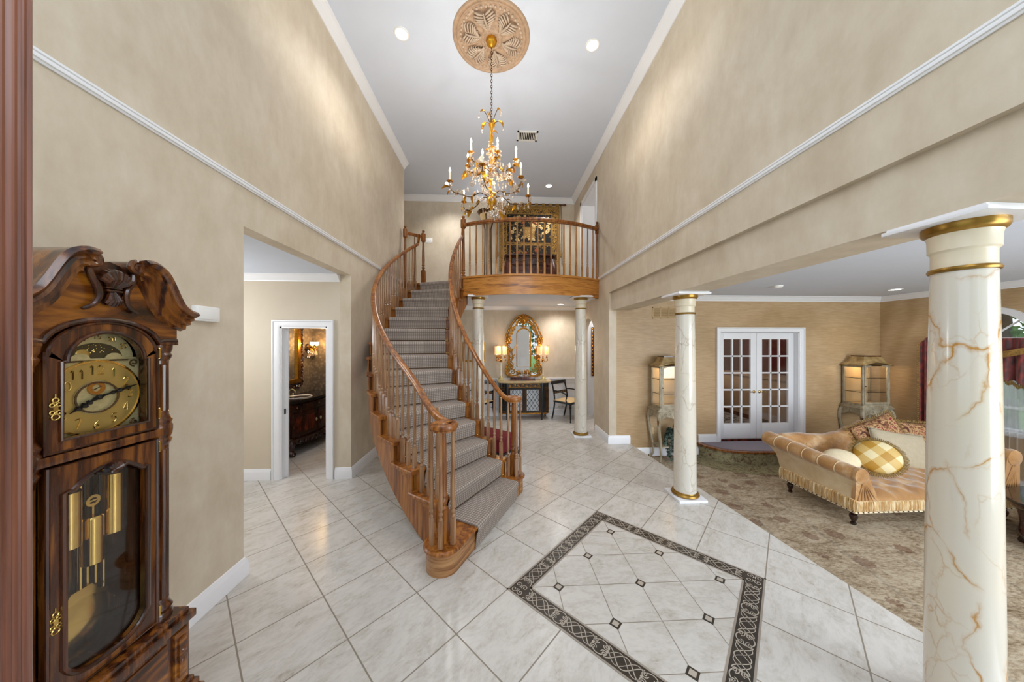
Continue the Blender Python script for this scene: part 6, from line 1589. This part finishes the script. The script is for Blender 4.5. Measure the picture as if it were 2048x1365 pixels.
# regency armchairs (local: front = -y)
def armchair(loc, rz, label):
    t = thing('armchair', label, 'chair', loc, rz, 'black and gold armchairs beside the console')
    MB().box((-0.25,-0.24,0.435),(0.25,0.22,0.455),0.004).surf(lambda u, v: (lerp(-0.25,0.25,u), lerp(-0.25,0.22,v), 0.45+0.045*(min(u,1-u)*min(v,1-v)*4)**0.35 if True else 0),16,16).build('seat', M['cream_silk'], t)
    MB().box((-0.255,-0.25,0.40),(0.255,-0.225,0.44)).box((-0.255,-0.25,0.40),(-0.23,0.23,0.44)).box((0.23,-0.25,0.40),(0.255,0.23,0.44)).box((-0.255,0.205,0.40),(0.255,0.23,0.44)).build('seat_rail', M['black_lacquer'], t)
    for s in (-1,1):
        MB().lathe([(0.012,0.0),(0.018,0.01),(0.013,0.05),(0.022,0.30),(0.026,0.34),(0.02,0.36),(0.026,0.38),(0.026,0.42)],(s*0.235,-0.235,0),10).build('leg', M['black_lacquer'], t)
        MB().tube(smoothpath([(s*0.225,0.30,0.0),(s*0.225,0.26,0.15),(s*0.235,0.215,0.40),(s*0.235,0.235,0.62),(s*0.235,0.30,0.86)],4),[0.014]*16+[0.018],8).build('back_post', M['black_lacquer'], t) if False else MB().tube(smoothpath([(s*0.225,0.30,0.0),(s*0.225,0.26,0.15),(s*0.235,0.215,0.40),(s*0.235,0.235,0.62),(s*0.235,0.30,0.86)],4),0.017,8).build('back_post', M['black_lacquer'], t)
        MB().tube(smoothpath([(s*0.24,0.25,0.66),(s*0.26,0.12,0.665),(s*0.275,-0.05,0.65),(s*0.275,-0.14,0.61),(s*0.265,-0.15,0.55),(s*0.25,-0.12,0.48),(s*0.245,-0.15,0.43)],5),0.014,8).build('arm', M['black_lacquer'], t)
    MB().box((-0.26,0.275,0.80),(0.26,0.305,0.875),0.008).build('top_rail', M['black_lacquer'], t)
    sl = MB().box((-0.235,0.232,0.585),(0.235,0.252,0.645),0.004).build('back_slat', M['black_lacquer'], t)
    g = MB()
    for k in range(6): g.tube([(lerp(-0.18,0.18,k/5)+p[0],0.229,0.615+p[1]) for p in spiral((0,0),0.024,0.006,k,1.3,14)],0.004,5)
    g.build('gilt_ornament', M['antique_gold'], sl)
    return t
a1 = armchair((1.60,6.92,0), rad(40), 'black and gold armchair with cream seat right of the console')
dup(a1, (-0.46,6.93,0), rad(-40), 'black and gold armchair with cream seat left of the console behind the railing')
# pictures
def picture(name, loc, w, h, label, frame_m, art_m, cat='picture'):
    t = thing(name, label, cat, loc)
    p = [(0,0),(0.03,0.0),(0.034,0.02),(0.018,0.035),(0.006,0.03),(0,0.03)]
    f = MB(); b = 0.035
    f.box((-w/2,-0.03,0),(w/2,0,b),0.006).box((-w/2,-0.03,h-b),(w/2,0,h),0.006).box((-w/2,-0.03,b),(-w/2+b,0,h-b),0.006).box((w/2-b,-0.03,b),(w/2,0,h-b),0.006)
    f.build('frame', M[frame_m], t); MB().box((-w/2+b,-0.012,b),(w/2-b,-0.004,h-b)).build('artwork', M[art_m], t)
    return t
plain('art_grey', 'B9B4A8', 0.6, var=0.25, sc=5)
picture('framed_picture', (-0.60,7.35,1.31), 0.54, 0.47, 'gold framed picture on the wall behind the left balcony column', 'gold_leaf', 'art_grey')
t = picture('carved_hanging', (2.58,7.35,0.95), 0.62, 1.20, 'tall dark red and gilded carved panel seen through the arched opening', 'mahogany', 'red_wall', 'wall panel')
g = MB()
for k in range(14): g.ball((-0.292,-0.032,0.05+k*0.085),(0.016,0.012,0.024),8,5)
g = g.build('gilt_carving', M['antique_gold'], t); g['kind'] = 'stuff'
# red bench under the stairs
bn = thing('red_bench', 'dark red velvet bench with black legs tucked behind the stairs', 'bench', (-0.20,4.72,0), rad(-38))
bn.location = (-0.16,4.66,0)
MB().box((-0.42,-0.20,0.20),(0.42,0.20,0.40),0.03).surf(lambda u, v: (lerp(-0.42,0.42,u), lerp(-0.2,0.2,v), 0.39+0.045*(min(u,1-u)*min(v,1-v)*4)**0.35),20,14).build('seat_cushion', M['red_velvet'], bn)
MB().box((-0.42,-0.20,0.165),(0.42,0.20,0.205),0.008).build('seat_rail', M['black_lacquer'], bn)
for sx in (-1,1):
    for sy in (-1,1): MB().tube(smoothpath([(sx*0.38,sy*0.165,0.17),(sx*0.42,sy*0.19,0.12),(sx*0.38,sy*0.165,0.05),(sx*0.42,sy*0.19,0.012)],4),[0.024]*5+[0.018]*5+[0.014]*3,8).build('leg', M['dark_metal'], bn)
# ------------------------------------------------------------------ upper landing
UF = 2.975
tp_ = thing('wall_tapestry', 'black and gold floral tapestry hanging from a rod on the upper back wall', 'tapestry', (0.765,7.60,3.55))
MB().box((-0.76,-0.008,0),(0.76,0.0,1.66)).build('border', M['tapestry_gold'], tp_)
MB().box((-0.69,-0.013,0.06),(0.69,-0.005,1.57)).build('inner_border', M['tapestry_border'], tp_)
for w, z0, z1 in ((0.555,0.74,1.44),(0.555,0.16,0.66)):
    MB().box((-w-0.03,-0.017,z0-0.03),(w+0.03,-0.011,z1+0.03)).build('gold_line', M['tapestry_gold'], tp_)
    MB().box((-w,-0.021,z0),(w,-0.015,z1)).build('floral_ground', M['tapestry_ground'], tp_)
plain('tap_red', '8E4A2A', 0.9, var=0.25); plain('tap_cream', 'C9AC74', 0.9, var=0.2, sc=20)
w_ = MB(); w_.prism([(-0.16,0.86),(0.16,0.86),(0.12,0.90),(0.14,1.02),(0.18,1.12),(-0.18,1.12),(-0.14,1.02),(-0.12,0.90)],-0.025,-0.02,'xz'); w_.build('urn_motif', M['tapestry_gold'], tp_)
w_ = MB(); random.seed(21)
for k in range(46):
    x, z = random.uniform(-0.5,0.5), random.uniform(0.78,1.40); r = random.uniform(0.018,0.045)
    for q in range(5): w_.ball((x+r*0.7*cos(q*1.257+k),-0.022,z+r*0.7*sin(q*1.257+k)),(r*0.5,0.004,r*0.5),6,4)
w_ = w_.build('flower_motifs', M['tap_cream'], tp_); w_['kind'] = 'stuff'
w_ = MB()
for k in range(18):
    x, z = random.uniform(-0.42,0.42), random.uniform(0.22,0.58); w_.ball((x,-0.022,z),(random.uniform(0.03,0.06),0.005,random.uniform(0.03,0.05)),8,5)
w_ = w_.build('fruit_motifs', M['tap_red'], tp_); w_['kind'] = 'stuff'
b_ = MB(); b_.tube([(-0.20,-0.024,1.20),(-0.05,-0.024,1.32),(0.02,-0.024,1.38)],[0.02,0.035,0.012],6).tube([(0.2,-0.024,1.18),(0.08,-0.024,1.26)],[0.012,0.03],6); b_.build('bird_motif', M['tap_red'], tp_)
tr_ = MB().tube([(-0.86,-0.035,1.69),(0.86,-0.035,1.69)],0.016,10)
for s in (-1,1): tr_.ball((s*0.89,-0.035,1.69),(0.04,0.028,0.028),10,6).tube([(s*0.80,-0.035,1.69),(s*0.80,0.05,1.69)],0.01,6)
tr_.build('hanging_rod', M['bronze'], tp_)
tb2 = MB()
for k in range(9): tb2.box((lerp(-0.7,0.7,k/8)-0.04,-0.055,1.64),(lerp(-0.7,0.7,k/8)+0.04,-0.05,1.71)).box((lerp(-0.7,0.7,k/8)-0.04,-0.055,1.705),(lerp(-0.7,0.7,k/8)+0.04,-0.01,1.71))
tb2 = tb2.build('hanging_tabs', M['tapestry_gold'], tp_); tb2['kind'] = 'stuff'
for s in (-1,1): MB().tube([(s*0.80,-0.02,1.66),(s*0.81,-0.025,1.0),(s*0.80,-0.02,0.5)],0.012,6).lathe([(0.0,0.36),(0.022,0.38),(0.03,0.46),(0.014,0.50),(0.018,0.52)],(s*0.80,-0.02,0),10).build('tassel', M['tapestry_gold'], tp_)
cb_ = thing('bombe_chest', 'carved mahogany bombe chest of drawers below the tapestry', 'chest of drawers', (0.75,7.27,UF))
def bom(u, v):
    z = 0.10+0.72*v; bul = 1+0.09*sin(pi*min(1,v*1.1))-0.03*v
    a = u*2*pi
    ex = 0.62*bul; ey = 0.24*bul
    c, s = cos(a), sin(a); p = 0.45
    x = ex*abs(c)**p*(1 if c > 0 else -1); y = ey*abs(s)**p*(1 if s > 0 else -1)
    if y < 0: y -= 0.035*cos(x/ex*pi*1.0)*0.8
    return (x, y, z)
b_ = MB().surf(bom, 96, 24, cu=True); b_.box((-0.5,-0.18,0.11),(0.5,0.2,0.8)); b_.build('body', M['mahogany'], cb_, sharp=1.2)
MB().prism([(0.66*abs(cos(a))**0.4*(1 if cos(a) > 0 else -1), (0.27*abs(sin(a))**0.4*(1 if sin(a) > 0 else -1)-(0.03*cos(0.0) if sin(a) < -0.5 else 0))) for a in [2*pi*i/64 for i in range(64)]],0.815,0.85).build('top', M['mahogany'], cb_)
for z0, z1 in ((0.17,0.36),(0.39,0.58),(0.61,0.78)):
    dm = MB()
    P = []
    for zq in (z0,z1):
        v = (zq-0.10)/0.72
    def fr_pt(x, z):
        v = (z-0.10)/0.72; bul = 1+0.09*sin(pi*min(1,v*1.1))-0.03*v; return (x, -(0.24*bul+0.035*0.8*cos(x/(0.62*bul)*pi))-0.004, z)
    ring = [fr_pt(lerp(-0.46,0.46,i/16), z1) for i in range(17)]+[fr_pt(lerp(0.46,-0.46,i/16), z0) for i in range(17)]
    d_ = dm.tube(ring,0.007,6,True); d_ = d_.build('drawer', M['mahogany'], cb_)
    for x in (-0.22,0.22):
        p = fr_pt(x,(z0+z1)/2); MB().tube([(p[0]-0.05,p[1]-0.004,p[2]+0.012),(p[0]-0.03,p[1]-0.022,p[2]-0.014),(p[0]+0.03,p[1]-0.022,p[2]-0.014),(p[0]+0.05,p[1]-0.004,p[2]+0.012)],0.006,6).build('drawer_pull', M['antique_gold'], d_)
for sx in (-1,1):
    for sy in (-1,1): MB().tube([(sx*0.54,sy*0.19,0.16),(sx*0.58,sy*0.22,0.08),(sx*0.55,sy*0.20,0.015)],[0.04,0.03,0.024],8).build('leg', M['mahogany'], cb_)
tl_ = thing('torchiere_lamp', 'tall bronze torchiere floor lamp with amber bowl left of the tapestry', 'floor lamp', (-0.27,7.22,UF))
MB().lathe([(0.03,1.60),(0.08,1.62),(0.16,1.72),(0.19,1.83),(0.20,1.84),(0.185,1.82),(0.15,1.73),(0.03,1.63)],n=28).build('bowl', M['cream_silk'], tl_)
MB().lathe([(0.19,1.82),(0.225,1.85),(0.245,1.885),(0.235,1.90),(0.20,1.86)],n=28).build('rim', M['bronze'], tl_)
for k in range(3):
    a = rad(20+120*k); MB().tube([(0.10*cos(a),0.10*sin(a),0.02),(0.09*cos(a),0.09*sin(a),0.8),(0.085*cos(a),0.085*sin(a),1.5),(0.13*cos(a),0.13*sin(a),1.68),(0.20*cos(a),0.20*sin(a),1.80)],0.016,8).build('post', M['bronze'], tl_)
MB().lathe([(0.16,0.0),(0.165,0.02),(0.14,0.04),(0.05,0.05),(0.0,0.05)],n=24).build('base', M['bronze'], tl_)
# ------------------------------------------------------------------ powder room
vn = thing('vanity_cabinet', 'bow fronted carved dark wood vanity in the powder room', 'vanity', (-3.575,5.33,0))
def bow(y, d): return d*(0.72+0.28*cos(y/0.60*pi/2))
def bowpoly(h, d, off=0.0, n=20): return [(0.0,-h)]+[(bow(lerp(-h,h,i/n),d)+off, lerp(-h,h,i/n)) for i in range(n+1)]+[(0.0,h)]
MB().prism(bowpoly(0.56,0.47),0.20,0.82).build('body', M['espresso'], vn)
MB().prism(bowpoly(0.60,0.50,0.02),0.83,0.862).prism(bowpoly(0.585,0.49,0.01),0.815,0.832).build('counter_top', M['black_glass'], vn)
MB().lathe([(0.0,0.80),(0.10,0.81),(0.16,0.845),(0.175,0.864),(0.19,0.868),(0.185,0.872),(0.17,0.866),(0.155,0.85),(0.09,0.82),(0.0,0.81)],(0.24,-0.10,0),28).build('sink_basin', M['white_satin'], vn)
fc = MB().lathe([(0.028,0.862),(0.03,0.87),(0.014,0.88),(0.012,0.96),(0.016,0.97),(0.0,0.99)],(0.07,-0.10,0),12).tube(smoothpath([(0.07,-0.10,0.95),(0.12,-0.10,0.99),(0.17,-0.10,0.96),(0.175,-0.10,0.93)],5),0.010,8)
fc.build('faucet', M['brass_pale'], vn)
for y in (-0.20,0.0): MB().lathe([(0.022,0.862),(0.012,0.875),(0.016,0.90),(0.0,0.915)],(0.07,y,0),10).build('tap_handle', M['brass_pale'], vn)
def bowpanel(y0, y1, z0, z1, d, off, n=8):
    m = MB(); vs = []
    for i in range(n+1):
        y = lerp(y0,y1,i/n); x = bow(y,d)
        for q, z in ((x,z0),(x+off,z0+0.012),(x+off,z1-0.012),(x,z1)): vs.append((q,y,z))
    return m.add(vs, [(i*4+k,(i+1)*4+k,(i+1)*4+(k+1) % 4,i*4+(k+1) % 4) for i in range(n) for k in range(4)]+[(0,1,2,3),(n*4+3,n*4+2,n*4+1,n*4)])
for y0, y1 in ((-0.52,-0.36),(-0.33,0.33),(0.36,0.52)):
    d_ = bowpanel(y0,y1,0.69,0.80,0.47,0.02).build('drawer', M['espresso'], vn); ym = (y0+y1)/2; MB().ball((bow(ym,0.47)+0.035,ym,0.745),(0.016,0.016,0.016)).build('knob', M['bronze'], d_)
for y0, y1, k in ((-0.50,-0.02,-0.06),(0.02,0.50,0.06)):
    d_ = bowpanel(y0,y1,0.28,0.66,0.47,0.018).build('door', M['espresso'], vn)
    bowpanel(y0+0.06,y1-0.06,0.34,0.60,0.47,0.03).build('inset_panel', M['mahogany'], d_)
    MB().ball((bow(k,0.47)+0.03,k,0.48),(0.016,0.012,0.03)).build('handle', M['brass_pale'], d_)
cv = MB(); random.seed(4)
cv.merge(bowpanel(-0.56,0.56,0.17,0.27,0.475,0.035,24))
for i in range(26):
    y = lerp(-0.54,0.54,i/25); cv.ball((bow(y,0.475)+0.035,y,0.262),0.012,6,4)
for i in range(11):
    y = lerp(-0.48,0.48,i/10); cv.tube([(bow(y,0.475)+0.04,y+p[0],0.20+p[1]) for p in spiral((0,0),0.036,0.008,i,1.3,14)],0.009,5)
cv.build('carved_apron', M['espresso'], vn)
for y in (-0.50,0.50):
    x = bow(y,0.47)-0.03; MB().tube(smoothpath([(x,y,0.26),(x+0.05,y,0.18),(x+0.02,y,0.09),(x+0.05,y,0.03)],4),[0.05]*4+[0.04]*5+[0.045]*4,10).ball((x+0.055,y,0.035),(0.05,0.045,0.035)).build('leg', M['espresso'], vn)
for y in (-0.50,0.50): MB().box((0.02,y-0.03,0.0),(0.08,y+0.03,0.2),0.01).build('leg', M['espresso'], vn)
pm = thing('powder_mirror', 'dark carved mirror with a gold slip above the powder room vanity', 'mirror', (-3.575,5.24,1.06))
MB().box((0.0,-0.32,0.05),(0.012,0.32,1.05)).build('mirror_glass', M['mirror_glass'], pm)
f = MB(); b = 0.07
for a, c in (((0.0,-0.34,0.0),(0.05,0.34,b)),((0.0,-0.34,1.05),(0.05,0.34,1.05+b)),((0.0,-0.34,b),(0.05,-0.34+b,1.05)),((0.0,0.34-b,b),(0.05,0.34,1.05))): f.box(a,c,0.008)
f.build('gold_slip', M['gold'], pm)
f = MB()
for i in range(22):
    for s in (-1,1): f.tube([(0.03,s*0.375+p[0],lerp(0.0,1.12,i/21)+p[1]) for p in spiral((0,0),0.045,0.01,i*1.3,1.2,10)],0.014,5)
for i in range(12):
    for z in (-0.03,1.15): f.tube([(0.03,lerp(-0.36,0.36,i/11)+p[0],z+p[1]) for p in spiral((0,0),0.045,0.01,i*1.1,1.2,10)],0.014,5)
f.build('carved_frame', M['espresso'], pm)
sn = thing('crystal_sconce', 'glowing amber crystal wall sconce beside the powder room mirror', 'wall sconce', (-3.575,5.84,1.66))
MB().ball((0.01,0,0),(0.02,0.05,0.09),12,8).build('back_plate', M['bronze'], sn)
for k in (-1,1):
    a_ = MB().tube(smoothpath([(0.02,0,0),(0.08,k*0.03,-0.04),(0.13,k*0.07,0.0),(0.13,k*0.07,0.05)],5),0.008,7).build('arm', M['antique_gold'], sn)
    MB().lathe([(0.008,0.05),(0.028,0.065),(0.034,0.09),(0.036,0.12),(0.034,0.12),(0.030,0.09)],(0.13,k*0.07,0),14).build('shade', M['sconce_glow'], a_)
for k in range(22):
    a = k*2.4; put('crystal_drop', DROP, (0.09+0.06*cos(a), 0.10*sin(a), -0.02-0.10*((k*7) % 5)/5), par=sn, s=1.2)
for k in range(10): put('gilded_leaf', LM[k % 3], (0.06,0.06*sin(k*1.9),0.03*cos(k*2.3)), 0, -0.5, k*1.1, 1.2, par=sn)
# ------------------------------------------------------------------ library beyond the french doors
lc = thing('low_panelled_cabinet', 'low taupe panelled cabinet along the right wall of the library', 'cabinet', (6.10,6.7,0))
MB().box((-0.30,-1.1,0.08),(0.35,1.1,0.98),0.006).build('body', M['taupe_panel'], lc); MB().box((-0.33,-1.13,0.98),(0.35,1.13,1.03),0.006).build('top', M['taupe_panel'], lc); MB().box((-0.31,-1.1,0),(0.35,1.1,0.09)).build('plinth', M['mahogany'], lc)
for k in range(4): MB().box((-0.315,-1.0+k*0.52,0.2),(-0.298,-0.58+k*0.52,0.86),0.006).build('door', M['taupe_panel'], lc)
bk = thing('library_bookcase', 'tall dark wood bookcase seen through the left french door', 'bookcase', (4.3,8.9,0))
b = MB().box((-1.2,0.16,0),(1.2,0.19,2.4)).box((-1.2,-0.2,0),(-1.15,0.16,2.4)).box((1.15,-0.2,0),(1.2,0.16,2.4)).box((-0.03,-0.2,0),(0.03,0.16,2.4)); b.box((-1.24,-0.24,2.4),(1.24,0.19,2.5)); b.build('carcass', M['espresso'], bk)
for z in (0.08,0.9,1.3,1.7,2.05): MB().box((-1.15,-0.19,z),(1.15,0.16,z+0.03)).build('shelf', M['espresso'], bk)
MB().box((-1.15,-0.2,0.1),(1.15,-0.17,0.88),0.01).build('lower_door', M['mahogany'], bk)
lch = thing('library_chair', 'dark leather library chair behind the left french door', 'chair', (4.05,6.5,0), rad(160))
MB().box((-0.28,-0.28,0.42),(0.28,0.28,0.50),0.03).build('seat', M['mahogany'], lch); MB().box((-0.28,0.22,0.5),(0.28,0.30,1.05),0.03).build('backrest', M['mahogany'], lch)
for sx in (-1,1):
    for sy in (-1,1): MB().lathe([(0.018,0),(0.03,0.42)],(sx*0.24,sy*0.24,0),8).build('leg', M['espresso'], lch)
# ------------------------------------------------------------------ open entry door leaf at the left edge, and the garden
ed = thing('entry_door', 'reddish brown wooden entry door leaf standing open at the left edge', 'door', (-0.672,0.450,0.0), math.atan2(0.56,-0.828))
# local x runs away from the viewer along the leaf
b = MB().box((0.004,-0.0165,0.01),(0.58,0.0165,2.42),0.003); b.build('leaf', M['entry_wood'], ed)
e = MB()
for y in (-0.010,-0.003,0.006,0.012): e.tube([(0.004,y,0.02),(0.004,y,2.41)],0.0022,6)
e.build('edge_bead', M['entry_wood'], ed)
MB().box((0.002,0.0166,0.01),(0.58,0.0195,2.42)).build('outer_face', M['white_door'], ed) if False else MB().box((0.002,0.0166,0.01),(0.58,0.0200,2.42)).build('outer_face', M['white_door'], ed)
struct(MB().box((7.4,-12,-0.9),(40,22,-0.8)).build('ground', M['lawn']), 'green lawn outside the arched living room window', 'lawn')
random.seed(33)
lfm = leaf_mesh(0.16,0.05,0.5)
def tree(loc, h, r, label):
    t = thing('garden_tree', label, 'tree', loc, 0, 'garden trees')
    MB().tube([(0,0,0),(0.05,0.02,h*0.4),(0.0,0.05,h*0.75)],[0.16,0.12,0.05],10).build('trunk', M['tree_bark'], t)
    f = MB()
    for k in range(1500):
        a, b_, q = random.uniform(0,2*pi), random.uniform(-1,1), random.uniform(0.55,1)**0.5
        p = Vector((r*q*math.sqrt(1-b_*b_)*cos(a), r*q*math.sqrt(1-b_*b_)*sin(a), h*0.58+h*0.42*q*b_))
        f.merge(lfm, Matrix.Translation(p) @ Matrix.Rotation(random.uniform(0,6.3),4,'Z') @ Matrix.Rotation(random.uniform(-1.2,1.2),4,'Y') @ Matrix.Scale(random.uniform(1.0,2.0),4))
    f = f.build('foliage', M['tree_green'], t, sharp=3.2); f['kind'] = 'stuff'
    return t
tree((12.0,6.6,-0.8), 5.6, 2.0, 'leafy green tree outside the arched window, the nearest one')
tree((15.5,9.6,-0.8), 6.4, 2.6, 'leafy green tree outside the arched window, farther back')

plain('bounce_slab', 'C9C6C0', 0.8, var=0.08)
struct(MB().box((-5,-5.0,-0.45),(9,-1.0,-0.15)).build('ground_bounce', M['bounce_slab']), 'unseen pale slab outside the entry, added to bounce light indoors', 'bounce_slab')  # unseen slab added to reflect light up to the foyer ceiling
struct(MB().box((-14,-30,-0.5),(14,-1.0,-0.2)).build('ground_front', M['lawn']), 'front lawn outside the entry', 'lawn')
tree((-1.2,-6.0,-0.2), 4.4, 2.1, 'leafy green front garden tree seen in the left part of gilded mirror')
tree((3.4,-8.0,-0.2), 4.6, 2.3, 'leafy green front garden tree seen in the right part of gilded mirror')
dl_ = thing('front_door', 'white panelled entry door leaf reflected in the gilded mirror', 'door', (0.55,-0.95,0.0))
b = MB().box((0,0,0.01),(1.0,0.04,2.6),0.003)
for z0, z1 in ((0.2,0.9),(1.05,2.4)):
    for x0 in (0.12,0.55): b.box((x0,0.038,z0),(x0+0.33,0.05,z1),0.006)
b.build('leaf', M['white_door'], dl_); MB().ball((0.08,0.09,1.0),0.03).tube([(0.08,0.04,1.0),(0.08,0.09,1.0)],0.01).build('door_knob', M['brass'], dl_)
# ------------------------------------------------------------------ sky light, lamps, added fill lights, camera
W = bpy.data.worlds.new('World'); S.world = W; W.use_nodes = True
bg = W.node_tree.nodes['Background']; bg.inputs[0].default_value = (0.80, 0.89, 1.0, 1); bg.inputs[1].default_value = 1.5
def light(name, kind, loc, energy, col=(1,1,1), size=0.1, rot=(0,0,0), sy=None, spot=None, blend=1.0):
    d = bpy.data.lights.new(name, kind); d.energy = energy; d.color = col
    if kind == 'AREA':
        d.size = size
        if sy: d.shape = 'RECTANGLE'; d.size_y = sy
    elif kind == 'SPOT': d.shadow_soft_size = size; d.spot_size = rad(spot or 120); d.spot_blend = blend
    else: d.shadow_soft_size = size
    o = bpy.data.objects.new(name, d); COL.objects.link(o); o.location = loc; o.rotation_euler = rot; o['kind'] = 'helper'
    return o
WARM = (1.0, 0.98, 0.965)
for i, (x, y) in enumerate(((-1.149,3.636),(1.146,3.664),(1.159,7.0),(-1.165,7.0))):
    light('downlight_lamp', 'SPOT', (x, y, 5.38), 66 if y < 5 else 110, WARM, 0.10, (0,0,0), spot=130)
light('downlight_lamp', 'SPOT', (1.417,6.9,2.61), 42, WARM, 0.06, spot=150)
light('downlight_lamp', 'SPOT', (6.16,4.43,2.56), 20, WARM, 0.06, spot=150)
light('entry_fill', 'AREA', (0,-0.6,4.0), 46, (0.80,0.89,1.0), 2.9, (rad(97),0,0), 1.9)  # added area light, fills the foyer in place of daylight from the entry
light('living_fill', 'AREA', (4.8,-0.8,1.4), 140, (0.86,0.93,1.0), 3.5, (rad(90),0,0), 1.8)  # added fill light out of view, standing in for unseen front windows
for k in range(6):
    a = rad(-45+60*k); light('candle_lamp', 'SPOT', (-0.089+0.50*cos(a),3.64+0.50*sin(a),3.79), 13.5, (1.0,0.95,0.88), 0.03, (pi,0,0), spot=172, blend=0.4)
light('torchiere_lamp', 'SPOT', (-0.27,7.15,4.86), 5, (0.98,0.98,1.0), 0.10, (pi,0,0), spot=170, blend=0.4)
light('chandelier_glow', 'POINT', (-0.089,3.64,3.74), 5, (1.0,0.80,0.52), 0.12)
light('sconce_lamp', 'POINT', (-3.2,5.75,1.75), 14, (1.0,0.62,0.25), 0.05)
light('powder_lamp', 'POINT', (-2.6,4.9,2.35), 12, WARM, 0.1)
light('hall_fill', 'POINT', (-3.7,3.0,1.9), 38, (0.92,0.96,1.0), 0.25)  # added fill light floating without a fixture, brightens the side hall
light('library_lamp', 'POINT', (4.7,7.3,2.3), 25, (1.0,0.8,0.6), 0.15)
for x in (0.045,1.03): light('shade_lamp', 'POINT', (x,7.0,1.66), 3.5, (1.0,0.72,0.42), 0.06)
for x in (2.90,6.455): light('cabinet_lamp', 'POINT', (x,5.0,1.33), 1.8, (1.0,0.75,0.42), 0.03)
light('passage_lamp', 'POINT', (2.6,6.4,2.4), 14, WARM, 0.1)
light('bedroom_lamp', 'POINT', (3.0,6.2,4.7), 10, WARM, 0.1)
cam = bpy.data.cameras.new('camera'); co = bpy.data.objects.new('camera', cam); COL.objects.link(co); S.camera = co
cam.sensor_fit = 'HORIZONTAL'; cam.sensor_width = 36; cam.lens = 606/2048*36
cam.shift_x = (1024-1027)/2048; cam.shift_y = (686-682.5)/2048; cam.clip_start = 0.02; cam.clip_end = 200
co.location = (0, 0, 1.767); co.rotation_euler = (rad(90), 0, rad(-2.75))
S.view_settings.view_transform = 'Standard'; S.view_settings.look = 'None'; S.view_settings.exposure = 0.28; S.view_settings.gamma = 1; S.view_settings.use_curve_mapping = False
